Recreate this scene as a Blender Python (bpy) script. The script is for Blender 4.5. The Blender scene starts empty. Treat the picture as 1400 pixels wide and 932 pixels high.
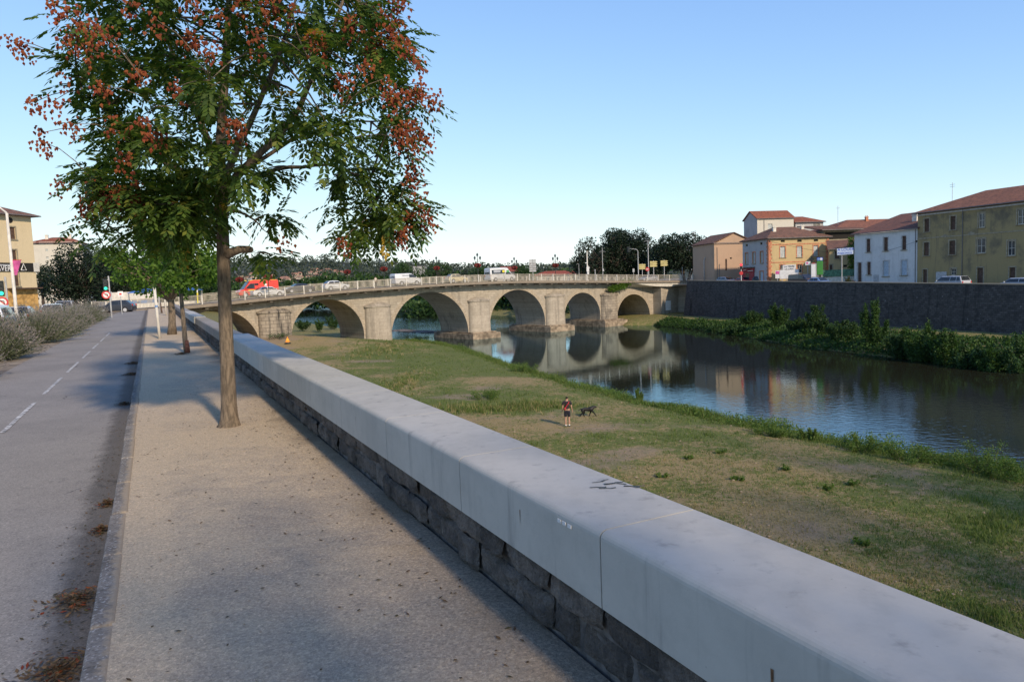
import bpy, math, random
import numpy as np
from mathutils import Vector, Matrix, noise
R = math.radians
random.seed(11)
SC = bpy.context.scene
COL = SC.collection
V = Vector

# ------------------------------------------------------------------ camera geometry
FPX = 972.0; ROLL = R(2.2); EYE = 1.7
PIT = math.atan((81.0/FPX)*math.cos(ROLL))
cr, sr, cp, sp = math.cos(ROLL), math.sin(ROLL), math.cos(PIT), math.sin(PIT)
def ray(px, py):
    u = (px-700)/FPX; v = -(py-466)/FPX
    a = u*cr+v*sr; b = -u*sr+v*cr
    return V((a, cp+b*sp, -sp+b*cp))
def atz(px, py, z):
    d = ray(px, py); t = (z-EYE)/d.z
    return V((0, 0, EYE))+d*t
def atY(px, py, Y):
    d = ray(px, py); t = Y/d.y
    return V((0, 0, EYE))+d*t
def onplane(px, py, O, e):
    d = ray(px, py)
    det = d.x*(-e[1])+e[0]*d.y
    k = (O[0]*(-e[1])+e[0]*O[1])/det
    t = (d.x*O[1]-d.y*O[0])/det
    return t, EYE+k*d.z
cam_d = bpy.data.cameras.new('camera'); cam = bpy.data.objects.new('camera', cam_d); COL.objects.link(cam)
cam_d.sensor_width = 36; cam_d.lens = FPX/1400*36; cam_d.clip_start = 0.05; cam_d.clip_end = 6000
Rr, Uu, Ff = V((1, 0, 0)), V((0, sp, cp)), V((0, cp, -sp))
ix = Rr*cr-Uu*sr; iy = Rr*sr+Uu*cr
m = Matrix((ix, iy, -Ff)).transposed().to_4x4(); m.translation = (0, 0, EYE)
cam.matrix_world = m
SC.camera = cam

# promenade frame: s along the path, a to the right of it
TH = R(26.78); DX, DY = -math.sin(TH), math.cos(TH); NX, NY = math.cos(TH), math.sin(TH)
def P(s, a, z=0.0): return V((s*DX+a*NX, s*DY+a*NY, z))
def wall_a(s): return 0.0065*max(0.0, s-12)

# ------------------------------------------------------------------ materials
class NT:
    def __init__(s, name):
        s.m = bpy.data.materials.new(name); s.m.use_nodes = True
        s.t = s.m.node_tree; s.n = s.t.nodes; s.l = s.t.links
        s.b = s.n['Principled BSDF']
    def node(s, typ, **kw):
        n = s.n.new(typ)
        for k, v in kw.items():
            if k in n.inputs: n.inputs[k].default_value = v
            else: setattr(n, k, v)
        return n
    def link(s, a, b): s.l.new(a, b)
    def pos(s):
        return s.node('ShaderNodeNewGeometry').outputs['Position']
    def obj(s):
        return s.node('ShaderNodeTexCoord').outputs['Object']
    def noise(s, vec, scale, detail=4, rough=.55, dist=0.0):
        n = s.node('ShaderNodeTexNoise'); n.inputs['Scale'].default_value = scale
        n.inputs['Detail'].default_value = detail; n.inputs['Roughness'].default_value = rough
        n.inputs['Distortion'].default_value = dist
        s.link(vec, n.inputs['Vector']); return n.outputs['Fac']
    def ramp(s, fac, lo, hi, a=0.0, b=1.0):
        n = s.node('ShaderNodeMapRange'); n.inputs[1].default_value = lo; n.inputs[2].default_value = hi
        n.inputs[3].default_value = a; n.inputs[4].default_value = b; n.interpolation_type = 'SMOOTHSTEP'
        s.link(fac, n.inputs[0]); return n.outputs[0]
    def mix(s, fac, a, b, mode='MIX'):
        n = s.node('ShaderNodeMix', data_type='RGBA', blend_type=mode)
        for sock, val in ((n.inputs[0], fac), (n.inputs[6], a), (n.inputs[7], b)):
            if hasattr(val, 'is_output'): s.link(val, sock)
            elif isinstance(val, (int, float)): sock.default_value = val
            else: sock.default_value = (*val[:3], 1)
        return n.outputs[2]
    def math(s, op, a, b=0.0, c=0.0):
        n = s.node('ShaderNodeMath', operation=op)
        for i, val in enumerate((a, b, c)):
            if hasattr(val, 'is_output'): s.link(val, n.inputs[i])
            else: n.inputs[i].default_value = val
        return n.outputs[0]
    def bump(s, h, strength, dist=.02, prev=None):
        n = s.node('ShaderNodeBump'); n.inputs['Strength'].default_value = strength; n.inputs['Distance'].default_value = dist
        s.link(h, n.inputs['Height'])
        if prev is not None: s.link(prev, n.inputs['Normal'])
        return n.outputs[0]
    def fin(s, col, rough=.85, normal=None, spec=.3):
        if hasattr(col, 'is_output'): s.link(col, s.b.inputs['Base Color'])
        else: s.b.inputs['Base Color'].default_value = (*col[:3], 1)
        if hasattr(rough, 'is_output'): s.link(rough, s.b.inputs['Roughness'])
        else: s.b.inputs['Roughness'].default_value = rough
        s.b.inputs['Specular IOR Level'].default_value = spec
        if normal is not None: s.link(normal, s.b.inputs['Normal'])
        return s.m
    def dotv(s, vec, d):
        n = s.node('ShaderNodeVectorMath', operation='DOT_PRODUCT'); s.link(vec, n.inputs[0]); n.inputs[1].default_value = d
        return n.outputs['Value']
    def wallvec(s, e):
        p = s.pos(); c = s.node('ShaderNodeCombineXYZ')
        s.link(s.dotv(p, (e[0], e[1], 0)), c.inputs[0]); s.link(s.dotv(p, (0, 0, 1)), c.inputs[1]); return c.outputs[0]

def plain(name, c, rough=.7, var=.12, scale=3.0, spec=.3, bump=.0, metal=0):
    t = NT(name); o = t.obj()
    f = t.noise(o, scale, 5)
    c2 = tuple(max(0, x*(1-var*1.6)) for x in c); c1 = tuple(x*(1+var*.6) for x in c)
    col = t.mix(t.ramp(f, .3, .7), c1, c2)
    nm = t.bump(t.noise(o, scale*8, 4), bump, .02) if bump else None
    t.b.inputs['Metallic'].default_value = metal
    return t.fin(col, rough, nm, spec)

def leafmat(name, cols, trans=.35, rough=.55):
    t = NT(name); g = t.node('ShaderNodeNewGeometry')
    r = t.node('ShaderNodeValToRGB'); cr_ = r.color_ramp
    while len(cr_.elements) < len(cols): cr_.elements.new(.5)
    for i, c in enumerate(cols):
        cr_.elements[i].position = i/(len(cols)-1); cr_.elements[i].color = (*c, 1)
    t.link(g.outputs['Random Per Island'], r.inputs[0])
    big = t.noise(g.outputs['Position'], .9, 2)
    col = t.mix(t.ramp(big, .35, .65, 0, .55), r.outputs[0], t.mix(1.0, r.outputs[0], (.62, .68, .6), 'MULTIPLY'))
    t.fin(col, rough, None, .25)
    tr = t.node('ShaderNodeBsdfTranslucent'); mx = t.node('ShaderNodeMixShader'); mx.inputs[0].default_value = trans
    t.link(t.mix(1.0, col, (1.2, 1.3, .55), 'MULTIPLY'), tr.inputs[0])
    t.link(t.b.outputs[0], mx.inputs[1]); t.link(tr.outputs[0], mx.inputs[2])
    t.link(mx.outputs[0], t.n['Material Output'].inputs[0])
    return t.m

def stucco(name, c, stain=.35, scale=.35, e=None, stain_c=(.10, .09, .075)):
    t = NT(name); p = t.pos()
    big = t.noise(p, scale, 6, .65); fine = t.noise(p, 6, 5, .6)
    mp = t.node('ShaderNodeMapping'); mp.inputs['Scale'].default_value = (1.2, 1.2, .12); t.link(p, mp.inputs[0])
    streak = t.noise(mp.outputs[0], 1.6, 5, .65)
    col = t.mix(t.ramp(fine, .3, .75, 0, .25), c, tuple(x*.7 for x in c))
    col = t.mix(t.math('MULTIPLY', t.ramp(big, .48, .72), stain), col, stain_c)
    col = t.mix(t.math('MULTIPLY', t.ramp(streak, .52, .75), stain*.8), col, stain_c)
    return t.fin(col, .9, t.bump(fine, .3, .03), .15)

def masonry(name, c1, c2, mortar, e, bw, bh, msize=.02, stain=(.05, .045, .04), stain_amt=.6, bump=.6, lights=None):
    t = NT(name); vec = t.wallvec(e)
    b = t.node('ShaderNodeTexBrick'); t.link(vec, b.inputs['Vector'])
    b.inputs['Color1'].default_value = (*c1, 1); b.inputs['Color2'].default_value = (*c2, 1); b.inputs['Mortar'].default_value = (*mortar, 1)
    b.inputs['Scale'].default_value = 1; b.inputs['Mortar Size'].default_value = msize; b.inputs['Mortar Smooth'].default_value = .4
    b.inputs['Brick Width'].default_value = bw; b.inputs['Row Height'].default_value = bh; b.inputs['Bias'].default_value = 0
    p = t.pos(); n1 = t.noise(p, .35, 6, .65); n2 = t.noise(p, 3, 6, .6)
    mp = t.node('ShaderNodeMapping'); mp.inputs['Scale'].default_value = (.9, .9, .08); t.link(p, mp.inputs[0])
    st = t.noise(mp.outputs[0], 1.2, 5, .65)
    col = t.mix(t.ramp(n2, .3, .75, 0, .5), b.outputs['Color'], t.mix(1.0, b.outputs['Color'], (.62, .6, .58), 'MULTIPLY'))
    col = t.mix(t.math('MULTIPLY', t.ramp(n1, .5, .75), stain_amt*.6), col, stain)
    col = t.mix(t.math('MULTIPLY', t.ramp(st, .5, .72), stain_amt), col, stain)
    if lights is not None:
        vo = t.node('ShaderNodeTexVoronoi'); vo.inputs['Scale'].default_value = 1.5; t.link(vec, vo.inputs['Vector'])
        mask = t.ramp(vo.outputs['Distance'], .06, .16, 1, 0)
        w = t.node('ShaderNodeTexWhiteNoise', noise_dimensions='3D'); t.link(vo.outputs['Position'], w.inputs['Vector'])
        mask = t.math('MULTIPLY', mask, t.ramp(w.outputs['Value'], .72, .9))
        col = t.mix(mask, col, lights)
    h = t.math('ADD', t.math('MULTIPLY', b.outputs['Fac'], -1.0), n2)
    return t.fin(col, .92, t.bump(h, bump, .05), .15)

def tilemat(name, c1, c2, e):
    # e: horizontal direction along the eaves
    t = NT(name); p = t.pos()
    u = t.dotv(p, (e[0], e[1], 0))
    w = t.math('SINE', t.math('MULTIPLY', u, 2*math.pi/.28))
    n1 = t.noise(p, 1.1, 6, .75); n2 = t.noise(p, 2.6, 6, .8)
    z = t.dotv(p, (0, 0, 1)); row = t.math('FRACT', t.math('MULTIPLY', z, 6.0))
    col = t.mix(t.ramp(n1, .35, .65), c1, c2)
    col = t.mix(t.ramp(n2, .48, .66, 0, .8), col, (.06, .042, .035))
    col = t.mix(t.ramp(n2, .28, .42, .4, 0), col, (.42, .24, .16))
    h = t.math('ADD', t.math('MULTIPLY', w, .6), t.math('MULTIPLY', row, .5))
    return t.fin(col, .9, t.bump(h, .9, .08), .15)

# ------------------------------------------------------------------ mesh builder
class MB:
    def __init__(s): s.v = []; s.f = []; s.mi = []
    def add(s, vs, fs, mi=0):
        o = len(s.v); s.v.extend([tuple(x) for x in vs])
        for f in fs: s.f.append(tuple(i+o for i in f)); s.mi.append(mi)
    def poly(s, pts, mi=0): s.add(pts, [tuple(range(len(pts)))], mi)
    def box(s, c, d, rz=0.0, mi=0, mtx=None):
        hx, hy, hz = d[0]/2, d[1]/2, d[2]/2
        vs = [V((x, y, z)) for z in (-hz, hz) for x, y in ((-hx, -hy), (hx, -hy), (hx, hy), (-hx, hy))]
        M = mtx if mtx is not None else Matrix.Rotation(rz, 3, 'Z')
        c = V(c); s.add([M @ v+c for v in vs], [(0, 3, 2, 1), (4, 5, 6, 7), (0, 1, 5, 4), (1, 2, 6, 5), (2, 3, 7, 6), (3, 0, 4, 7)], mi)
    def tube(s, pts, rad, n=8, mi=0, cap=True):
        pts = [V(p) for p in pts]
        if not hasattr(rad, '__len__'): rad = [rad]*len(pts)
        rings = []; prev = None
        for i, p in enumerate(pts):
            d = (pts[min(i+1, len(pts)-1)]-pts[max(i-1, 0)])
            if d.length < 1e-9: d = V((0, 0, 1))
            d.normalize()
            if prev is None:
                up = V((0, 0, 1)) if abs(d.z) < .9 else V((1, 0, 0)); x = d.cross(up).normalized()
            else:
                x = prev-d*prev.dot(d)
                x = x.normalized() if x.length > 1e-6 else d.orthogonal().normalized()
            prev = x; y = d.cross(x)
            rings.append([p+x*(rad[i]*math.cos(2*math.pi*k/n))+y*(rad[i]*math.sin(2*math.pi*k/n)) for k in range(n)])
        o = len(s.v)
        for r in rings: s.v.extend([tuple(q) for q in r])
        for i in range(len(rings)-1):
            for k in range(n):
                a = o+i*n+k; b = o+i*n+(k+1) % n
                s.f.append((a, b, b+n, a+n)); s.mi.append(mi)
        if cap:
            s.f.append(tuple(o+k for k in range(n))[::-1]); s.mi.append(mi)
            s.f.append(tuple(o+(len(rings)-1)*n+k for k in range(n))); s.mi.append(mi)
    def lathe(s, prof, c=(0, 0, 0), n=12, mi=0, axis='Z'):
        c = V(c); o = len(s.v)
        for r, z in prof:
            for k in range(n):
                a = 2*math.pi*k/n
                q = V((r*math.cos(a), r*math.sin(a), z))
                if axis == 'Y': q = V((q.x, q.z, q.y))
                s.v.append(tuple(c+q))
        for i in range(len(prof)-1):
            for k in range(n):
                a = o+i*n+k; b = o+i*n+(k+1) % n
                s.f.append((a, b, b+n, a+n)); s.mi.append(mi)
    def ball(s, c, r, n=8, m=6, mi=0, jit=0):
        c = V(c); rx, ry, rz = r if hasattr(r, '__len__') else (r, r, r)
        pr = []; o = len(s.v)
        for i in range(m+1):
            th = math.pi*i/m
            for k in range(n):
                a = 2*math.pi*k/n; j = 1+random.uniform(-jit, jit)
                s.v.append((c.x+rx*math.sin(th)*math.cos(a)*j, c.y+ry*math.sin(th)*math.sin(a)*j, c.z+rz*math.cos(th)*j))
        for i in range(m):
            for k in range(n):
                a = o+i*n+k; b = o+i*n+(k+1) % n
                s.f.append((a, a+n, b+n, b)); s.mi.append(mi)
    def build(s, name, mats, parent=None, smooth=False, sub=None, bevel=0, bseg=2):
        me = bpy.data.meshes.new(name)
        vs = s.v
        if sub is not None:
            vs = [(a-sub[0], b-sub[1], c-sub[2]) for a, b, c in vs]
        me.from_pydata(vs, [], s.f)
        if not hasattr(mats, '__len__'): mats = [mats]
        for mm in mats: me.materials.append(mm)
        if len(mats) > 1: me.polygons.foreach_set('material_index', s.mi)
        if smooth: me.polygons.foreach_set('use_smooth', [True]*len(me.polygons))
        me.update()
        o = bpy.data.objects.new(name, me); COL.objects.link(o)
        if parent is not None: o.parent = parent
        if bevel:
            b = o.modifiers.new('bevel', 'BEVEL'); b.width = bevel; b.segments = bseg; b.limit_method = 'ANGLE'; b.angle_limit = R(35)
        return o

def tag(o, label=None, cat=None, group=None, kind=None):
    if label: o['label'] = label
    if cat: o['category'] = cat
    if group: o['group'] = group
    if kind: o['kind'] = kind
    return o
def thing(name, label, cat, loc=(0, 0, 0), rz=0.0, group=None):
    o = bpy.data.objects.new(name, None); COL.objects.link(o); o.empty_display_size = .2
    o.location = loc; o.rotation_euler = (0, 0, rz)
    return tag(o, label, cat, group)
def copy_tree(o, parent=None):
    c = o.copy(); COL.objects.link(c)
    if parent is not None: c.parent = parent
    for ch in list(o.children): copy_tree(ch, c)
    return c
def struct(o): o['kind'] = 'structure'; return o
def text(body, size, mat_, parent, M, name='lettering', ext=.01, align='CENTER', sx=1.0):
    cu = bpy.data.curves.new(name, 'FONT'); cu.body = body; cu.size = size; cu.extrude = ext; cu.align_x = align; cu.align_y = 'CENTER'
    cu.materials.append(mat_)
    tmp = bpy.data.objects.new('tmp_text', cu); COL.objects.link(tmp); bpy.context.view_layer.update()
    me = bpy.data.meshes.new_from_object(tmp.evaluated_get(bpy.context.evaluated_depsgraph_get()))
    bpy.data.objects.remove(tmp); bpy.data.curves.remove(cu)
    o = bpy.data.objects.new(name, me); COL.objects.link(o); o.parent = parent
    o.matrix_local = M @ Matrix.Diagonal((sx, 1, 1, 1)); return o
# local frame for text on a facade whose local x runs right and local y runs inward
def TXT(x, y, z): return Matrix.Translation((x, y, z)) @ Matrix.Rotation(R(90), 4, 'X')

# ------------------------------------------------------------------ light
SUNDIR = V((.514, -.858, 0)).normalized(); EL = R(30)
w = bpy.data.worlds.new('World'); SC.world = w; w.use_nodes = True
wn = w.node_tree.nodes; wl = w.node_tree.links
sky = wn.new('ShaderNodeTexSky'); sky.sky_type = 'NISHITA'; sky.sun_disc = False
sky.sun_elevation = EL; sky.sun_rotation = math.atan2(SUNDIR.x, SUNDIR.y); sky.altitude = 120
sky.air_density = .7; sky.dust_density = 0; sky.ozone_density = 3.0
bg = wn['Background']; bg.inputs[1].default_value = .15
sep = wn.new('ShaderNodeSeparateColor'); cmb = wn.new('ShaderNodeCombineColor'); wl.new(sky.outputs[0], sep.inputs[0])
for i, (k, g) in enumerate(((.265, 8.5), (.30, 8.4), (.52, 7.6))):
    m1 = wn.new('ShaderNodeMath'); m1.operation = 'MULTIPLY'; m1.inputs[1].default_value = -k; wl.new(sep.outputs[i], m1.inputs[0])
    m2 = wn.new('ShaderNodeMath'); m2.operation = 'EXPONENT'; wl.new(m1.outputs[0], m2.inputs[0])
    m3 = wn.new('ShaderNodeMath'); m3.operation = 'SUBTRACT'; m3.inputs[0].default_value = 1; wl.new(m2.outputs[0], m3.inputs[1])
    m4 = wn.new('ShaderNodeMath'); m4.operation = 'MULTIPLY'; m4.inputs[1].default_value = g; wl.new(m3.outputs[0], m4.inputs[0])
    wl.new(m4.outputs[0], cmb.inputs[i])
wl.new(cmb.outputs[0], bg.inputs[0])
sl = bpy.data.lights.new('sun', 'SUN'); sun = bpy.data.objects.new('sun', sl); COL.objects.link(sun)
sl.energy = 4.6; sl.angle = R(3.0); sl.color = (1.0, .82, .62)
sdir = V((SUNDIR.x*math.cos(EL), SUNDIR.y*math.cos(EL), math.sin(EL)))
sun.rotation_euler = (-sdir).to_track_quat('-Z', 'Y').to_euler()
SC.view_settings.view_transform = 'Standard'; SC.view_settings.look = 'None'; SC.view_settings.exposure = 0
SC.cycles.max_bounces = 6; SC.cycles.transparent_max_bounces = 6

WZ = -7.9   # river level

# ================================================================== MATERIALS
def asphalt():
    t = NT('cycle_path_asphalt'); p = t.pos()
    n1 = t.noise(p, .5, 5, .6); n2 = t.noise(p, 60, 3, .7); n3 = t.noise(p, 6, 5, .65)
    col = t.mix(t.ramp(n1, .35, .7), (.27, .242, .205), (.205, .184, .157))
    col = t.mix(t.ramp(n3, .5, .75, 0, .45), col, (.13, .118, .105))
    col = t.mix(t.ramp(n2, .3, .7, 0, .5), col, (.31, .28, .25))
    a = t.dotv(p, (NX, NY, 0))
    edge = t.math('ADD', a, t.math('MULTIPLY', t.math('SUBTRACT', n3, .5), .25))
    col = t.mix(t.ramp(edge, -.72, -.55, 0, .75), col, (.085, .075, .065))
    vg = t.node('ShaderNodeTexVoronoi'); vg.inputs['Scale'].default_value = 110; t.link(p, vg.inputs['Vector']); sc_ = t.node('ShaderNodeSeparateColor'); t.link(vg.outputs['Color'], sc_.inputs[0])
    col = t.mix(t.ramp(sc_.outputs[0], .0, .5, .55, 0), col, t.mix(1.0, col, (.5, .5, .5), 'MULTIPLY')); col = t.mix(t.ramp(sc_.outputs[1], .75, .95, 0, .5), col, t.mix(1.0, col, (1.6, 1.6, 1.55), 'MULTIPLY'))
    cv = t.node('ShaderNodeTexVoronoi', feature='DISTANCE_TO_EDGE'); cv.inputs['Scale'].default_value = .45; wv = t.node('ShaderNodeVectorMath', operation='ADD'); nz = t.node('ShaderNodeTexNoise'); nz.inputs['Scale'].default_value = 1.5; nz.inputs['Detail'].default_value = 6; t.link(p, nz.inputs['Vector'])
    t.link(p, wv.inputs[0]); t.link(nz.outputs['Color'], wv.inputs[1]); t.link(wv.outputs[0], cv.inputs['Vector'])
    crack = t.math('MULTIPLY', t.ramp(cv.outputs['Distance'], .002, .008, 1, 0), t.ramp(n1, .52, .62, 0, .8))
    col = t.mix(crack, col, (.05, .048, .045))
    return t.fin(col, .9, t.bump(n2, .35, .006), .2)
def sidewalk():
    t = NT('sandy_sidewalk'); p = t.pos()
    n1 = t.noise(p, .75, 6, .62, .6); n2 = t.noise(p, 5, 6, .7); n3 = t.noise(p, 45, 4, .75); n4 = t.noise(p, 160, 2, .6)
    sand = t.mix(t.ramp(n3, .3, .7), (.55, .44, .305), (.47, .37, .25))
    grav = t.mix(t.ramp(n3, .32, .68), (.47, .385, .285), (.31, .253, .187))
    s_ = t.dotv(p, (DX, DY, 0)); a = t.dotv(p, (NX, NY, 0))
    sandy = t.math('ADD', t.math('MULTIPLY', t.ramp(n1, .38, .64), .75), t.ramp(s_, 3.5, 9, -.12, .62))
    ed = t.ramp(a, -.12, .12, .6, 0.0)
    sandy = t.math('ADD', sandy, ed)
    sandy = t.math('ADD', sandy, t.math('MULTIPLY', t.math('SUBTRACT', n2, .5), 1.9))
    mpx = t.node('ShaderNodeMapping'); mpx.inputs['Rotation'].default_value = (0, 0, -TH); mpx.inputs['Scale'].default_value = (.7, 3.2, 1); t.link(p, mpx.inputs[0]); n6 = t.noise(mpx.outputs[0], 1.6, 6, .7, .8)
    sandy = t.math('ADD', sandy, t.math('MULTIPLY', t.math('SUBTRACT', n6, .5), 1.5))
    n = t.node('ShaderNodeClamp'); t.link(sandy, n.inputs[0])
    col = t.mix(n.outputs[0], grav, sand)
    def grains(scale, amt, col):
        vg = t.node('ShaderNodeTexVoronoi'); vg.inputs['Scale'].default_value = scale; t.link(p, vg.inputs['Vector'])
        sc_ = t.node('ShaderNodeSeparateColor'); t.link(vg.outputs['Color'], sc_.inputs[0])
        c1 = t.mix(t.ramp(sc_.outputs[0], .0, .45, amt, 0), col, t.mix(1.0, col, (.42, .42, .44), 'MULTIPLY'))
        return t.mix(t.ramp(sc_.outputs[1], .72, .95, 0, amt), c1, t.mix(1.0, c1, (1.75, 1.7, 1.6), 'MULTIPLY'))
    col = grains(75, .30, col); col = grains(190, .32, col)
    sp_ = t.node('ShaderNodeTexVoronoi'); sp_.inputs['Scale'].default_value = 28; t.link(p, sp_.inputs['Vector'])
    col = t.mix(t.ramp(sp_.outputs['Distance'], .10, .25, .3, 0), col, (.12, .11, .10))
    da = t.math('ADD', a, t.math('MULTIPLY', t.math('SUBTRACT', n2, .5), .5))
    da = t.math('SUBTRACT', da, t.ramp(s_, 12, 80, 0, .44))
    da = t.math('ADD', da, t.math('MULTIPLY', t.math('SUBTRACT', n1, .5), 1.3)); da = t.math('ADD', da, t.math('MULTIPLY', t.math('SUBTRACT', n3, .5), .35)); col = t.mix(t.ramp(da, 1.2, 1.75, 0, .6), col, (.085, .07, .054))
    h = t.math('ADD', t.math('MULTIPLY', n3, .7), t.math('MULTIPLY', n4, .4))
    return t.fin(col, .95, t.bump(h, .55, .02, t.bump(n2, .3, .05)), .12)
def concrete(name, c, e=(DX, DY), dark=.5, rough=.8, tint=(.13, .125, .12)):
    t = NT(name); p = t.pos()
    n1 = t.noise(p, 1.1, 6, .65); n2 = t.noise(p, 9, 6, .65); n3 = t.noise(p, 90, 3, .6)
    mp = t.node('ShaderNodeMapping'); mp.inputs['Scale'].default_value = (6, 6, .5); t.link(p, mp.inputs[0])
    st = t.noise(mp.outputs[0], 1.5, 4, .6)
    col = t.mix(t.ramp(n1, .35, .7), c, tuple(x*.84 for x in c))
    col = t.mix(t.ramp(n2, .45, .75, 0, dark*.6), col, tuple(x*.62 for x in c))
    col = t.mix(t.ramp(st, .55, .8, 0, min(.9, dark*1.1)), col, tint)
    spot = t.node('ShaderNodeTexVoronoi'); spot.inputs['Scale'].default_value = 14; t.link(p, spot.inputs['Vector'])
    col = t.mix(t.ramp(spot.outputs['Distance'], .03, .07, .6*dark, 0), col, (.1, .095, .09))
    return t.fin(col, rough, t.bump(n3, .15, .006, t.bump(n2, .12, .02)), .25)
def stonebase():
    t = NT('rubble_stone'); g = t.node('ShaderNodeNewGeometry'); p = g.outputs['Position']
    n1 = t.noise(p, 4, 6, .7); n2 = t.noise(p, 22, 5, .7)
    mp = t.node('ShaderNodeMapping'); mp.inputs['Scale'].default_value = (9, 9, 1.2); t.link(p, mp.inputs[0])
    st = t.noise(mp.outputs[0], 1, 4, .6)
    r = g.outputs['Random Per Island']
    col = t.mix(r, (.14, .122, .105), (.27, .235, .20))
    col = t.mix(t.ramp(n1, .38, .62, 0, .8), col, (.075, .07, .065))
    col = t.mix(t.ramp(st, .58, .74, 0, .5), col, (.38, .345, .30))
    n3 = t.noise(p, 70, 4, .7); return t.fin(t.mix(t.ramp(n3, .35, .7, 0, .45), col, (.05, .045, .04)), .95, t.bump(n3, .5, .01, t.bump(n2, 1.0, .04, t.bump(n1, .8, .06))), .12)
M = {}
M['asphalt'] = asphalt(); M['side'] = sidewalk()
M['coping'] = concrete('pale_concrete', (.48, .455, .397), dark=.45)
M['oldcoping'] = concrete('weathered_concrete', (.31, .275, .235), dark=.9)
def kerbmat():
    t = NT('granite_kerb'); p = t.pos(); n1 = t.noise(p, 2.5, 6, .7); n2 = t.noise(p, 14, 6, .7)
    vg = t.node('ShaderNodeTexVoronoi'); vg.inputs['Scale'].default_value = 95; t.link(p, vg.inputs['Vector']); sc_ = t.node('ShaderNodeSeparateColor'); t.link(vg.outputs['Color'], sc_.inputs[0])
    g_ = t.node('ShaderNodeNewGeometry'); col = t.mix(g_.outputs['Random Per Island'], (.19, .17, .145), (.27, .24, .205))
    col = t.mix(t.ramp(n1, .4, .65, 0, .75), col, (.10, .088, .076))
    col = t.mix(t.ramp(sc_.outputs[0], 0, .5, .6, 0), col, t.mix(1.0, col, (.5, .5, .5), 'MULTIPLY')); col = t.mix(t.ramp(sc_.outputs[1], .8, .97, 0, .7), col, (.42, .40, .37))
    a = t.math('ADD', t.dotv(p, (NX, NY, 0)), t.math('MULTIPLY', t.math('SUBTRACT', n2, .5), .16)); a = t.math('ADD', a, t.math('MULTIPLY', t.math('SUBTRACT', n1, .5), .12))
    col = t.mix(t.ramp(a, -.345, -.30, 0, .8), col, (.36, .285, .195))
    return t.fin(col, .93, t.bump(n2, .6, .02, t.bump(sc_.outputs[0], .2, .006)), .15)
M['curb'] = kerbmat()
concrete('spare_kerb', (.26, .232, .20), dark=1.0)
M['mortar'] = plain('mortar', (.14, .13, .12), .95, .4, 8, bump=.4)
M['rubble'] = stonebase()
M['roadmark'] = plain('worn_white_paint', (.50, .48, .44), .85, .45, 14)
M['soil'] = plain('verge_soil', (.27, .22, .16), .95, .3, 2, bump=.5)
M['town'] = plain('town_asphalt', (.14, .135, .13), .92, .25, .6)
BE = (.795, .608)
M['bridge'] = masonry('bridge_stone', (.42, .365, .29), (.35, .305, .24), (.27, .23, .185), BE, 1.1, .42, .02, stain_amt=.45, bump=.35)
M['pier'] = masonry('pier_stone', (.43, .37, .29), (.37, .32, .25), (.29, .245, .19), BE, 1.5, .55, .012, stain_amt=.35, bump=.3)
M['pierdark'] = masonry('weathered_pier_stone', (.37, .315, .24), (.29, .245, .19), (.16, .135, .11), BE, 1.0, .5, .025, stain=(.05, .047, .043), stain_amt=1.25, bump=.7)
M['deck'] = concrete('deck_concrete', (.25, .205, .155), dark=1.0, tint=(.1, .085, .07))
M['railpaint'] = plain('cream_rail_paint', (.40, .355, .275), .6, .15, 2)
M['footing'] = plain('footing_stone', (.29, .225, .155), .95, .35, 1.2, bump=.6)
def glassmat(name, c=(.02, .025, .03), rough=.08):
    t = NT(name); f = t.noise(t.obj(), 1.3, 3)
    return t.fin(t.mix(t.ramp(f, .3, .7), c, tuple(x*2.2 for x in c)), rough, None, .5)
M['glass'] = glassmat('window_glass'); M['carglass'] = glassmat('car_glass', (.015, .018, .022), .04)
M['rubber'] = plain('black_rubber', (.025, .025, .025), .85); M['rim'] = plain('alloy_rim', (.45, .45, .46), .35, .1, 5, .5)
M['black'] = plain('black_metal', (.025, .03, .03), .5, .2); M['galv'] = plain('galvanised_steel', (.42, .42, .41), .5, .15, 4, .4)
M['white'] = plain('white_paint', (.72, .71, .68), .5, .08, 3); M['offwhite'] = plain('cream_paint', (.62, .58, .50), .6, .12, 3)
def carpaint(name, c): 
    t = NT(name); f = t.noise(t.obj(), 1.5, 4)
    t.b.inputs['Coat Weight'].default_value = .6; t.b.inputs['Coat Roughness'].default_value = .08
    return t.fin(t.mix(t.ramp(f, .3, .75), c, tuple(x*.82 for x in c)), .35, None, .4)
M['p_white'] = carpaint('white_car_paint', (.68, .68, .67)); M['p_red'] = carpaint('red_car_paint', (.70, .045, .02)); M['p_dark'] = carpaint('dark_blue_car_paint', (.03, .035, .05))
M['p_silver'] = carpaint('silver_car_paint', (.42, .44, .47)); M['p_green'] = carpaint('dark_green_car_paint', (.02, .05, .05)); M['p_blue'] = carpaint('blue_car_paint', (.16, .27, .48))
M['p_brown'] = carpaint('brown_car_paint', (.075, .055, .05)); M['p_yellow'] = carpaint('pale_yellow_car_paint', (.66, .55, .33)); M['p_redcar'] = carpaint('crimson_car_paint', (.55, .03, .035))
M['taillight'] = plain('red_lens', (.5, .02, .02), .2); M['headlight'] = plain('clear_lens', (.7, .7, .68), .15)
M['yel'] = plain('yellow_stripe', (.75, .62, .06), .5)
M['bark'] = None
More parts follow.
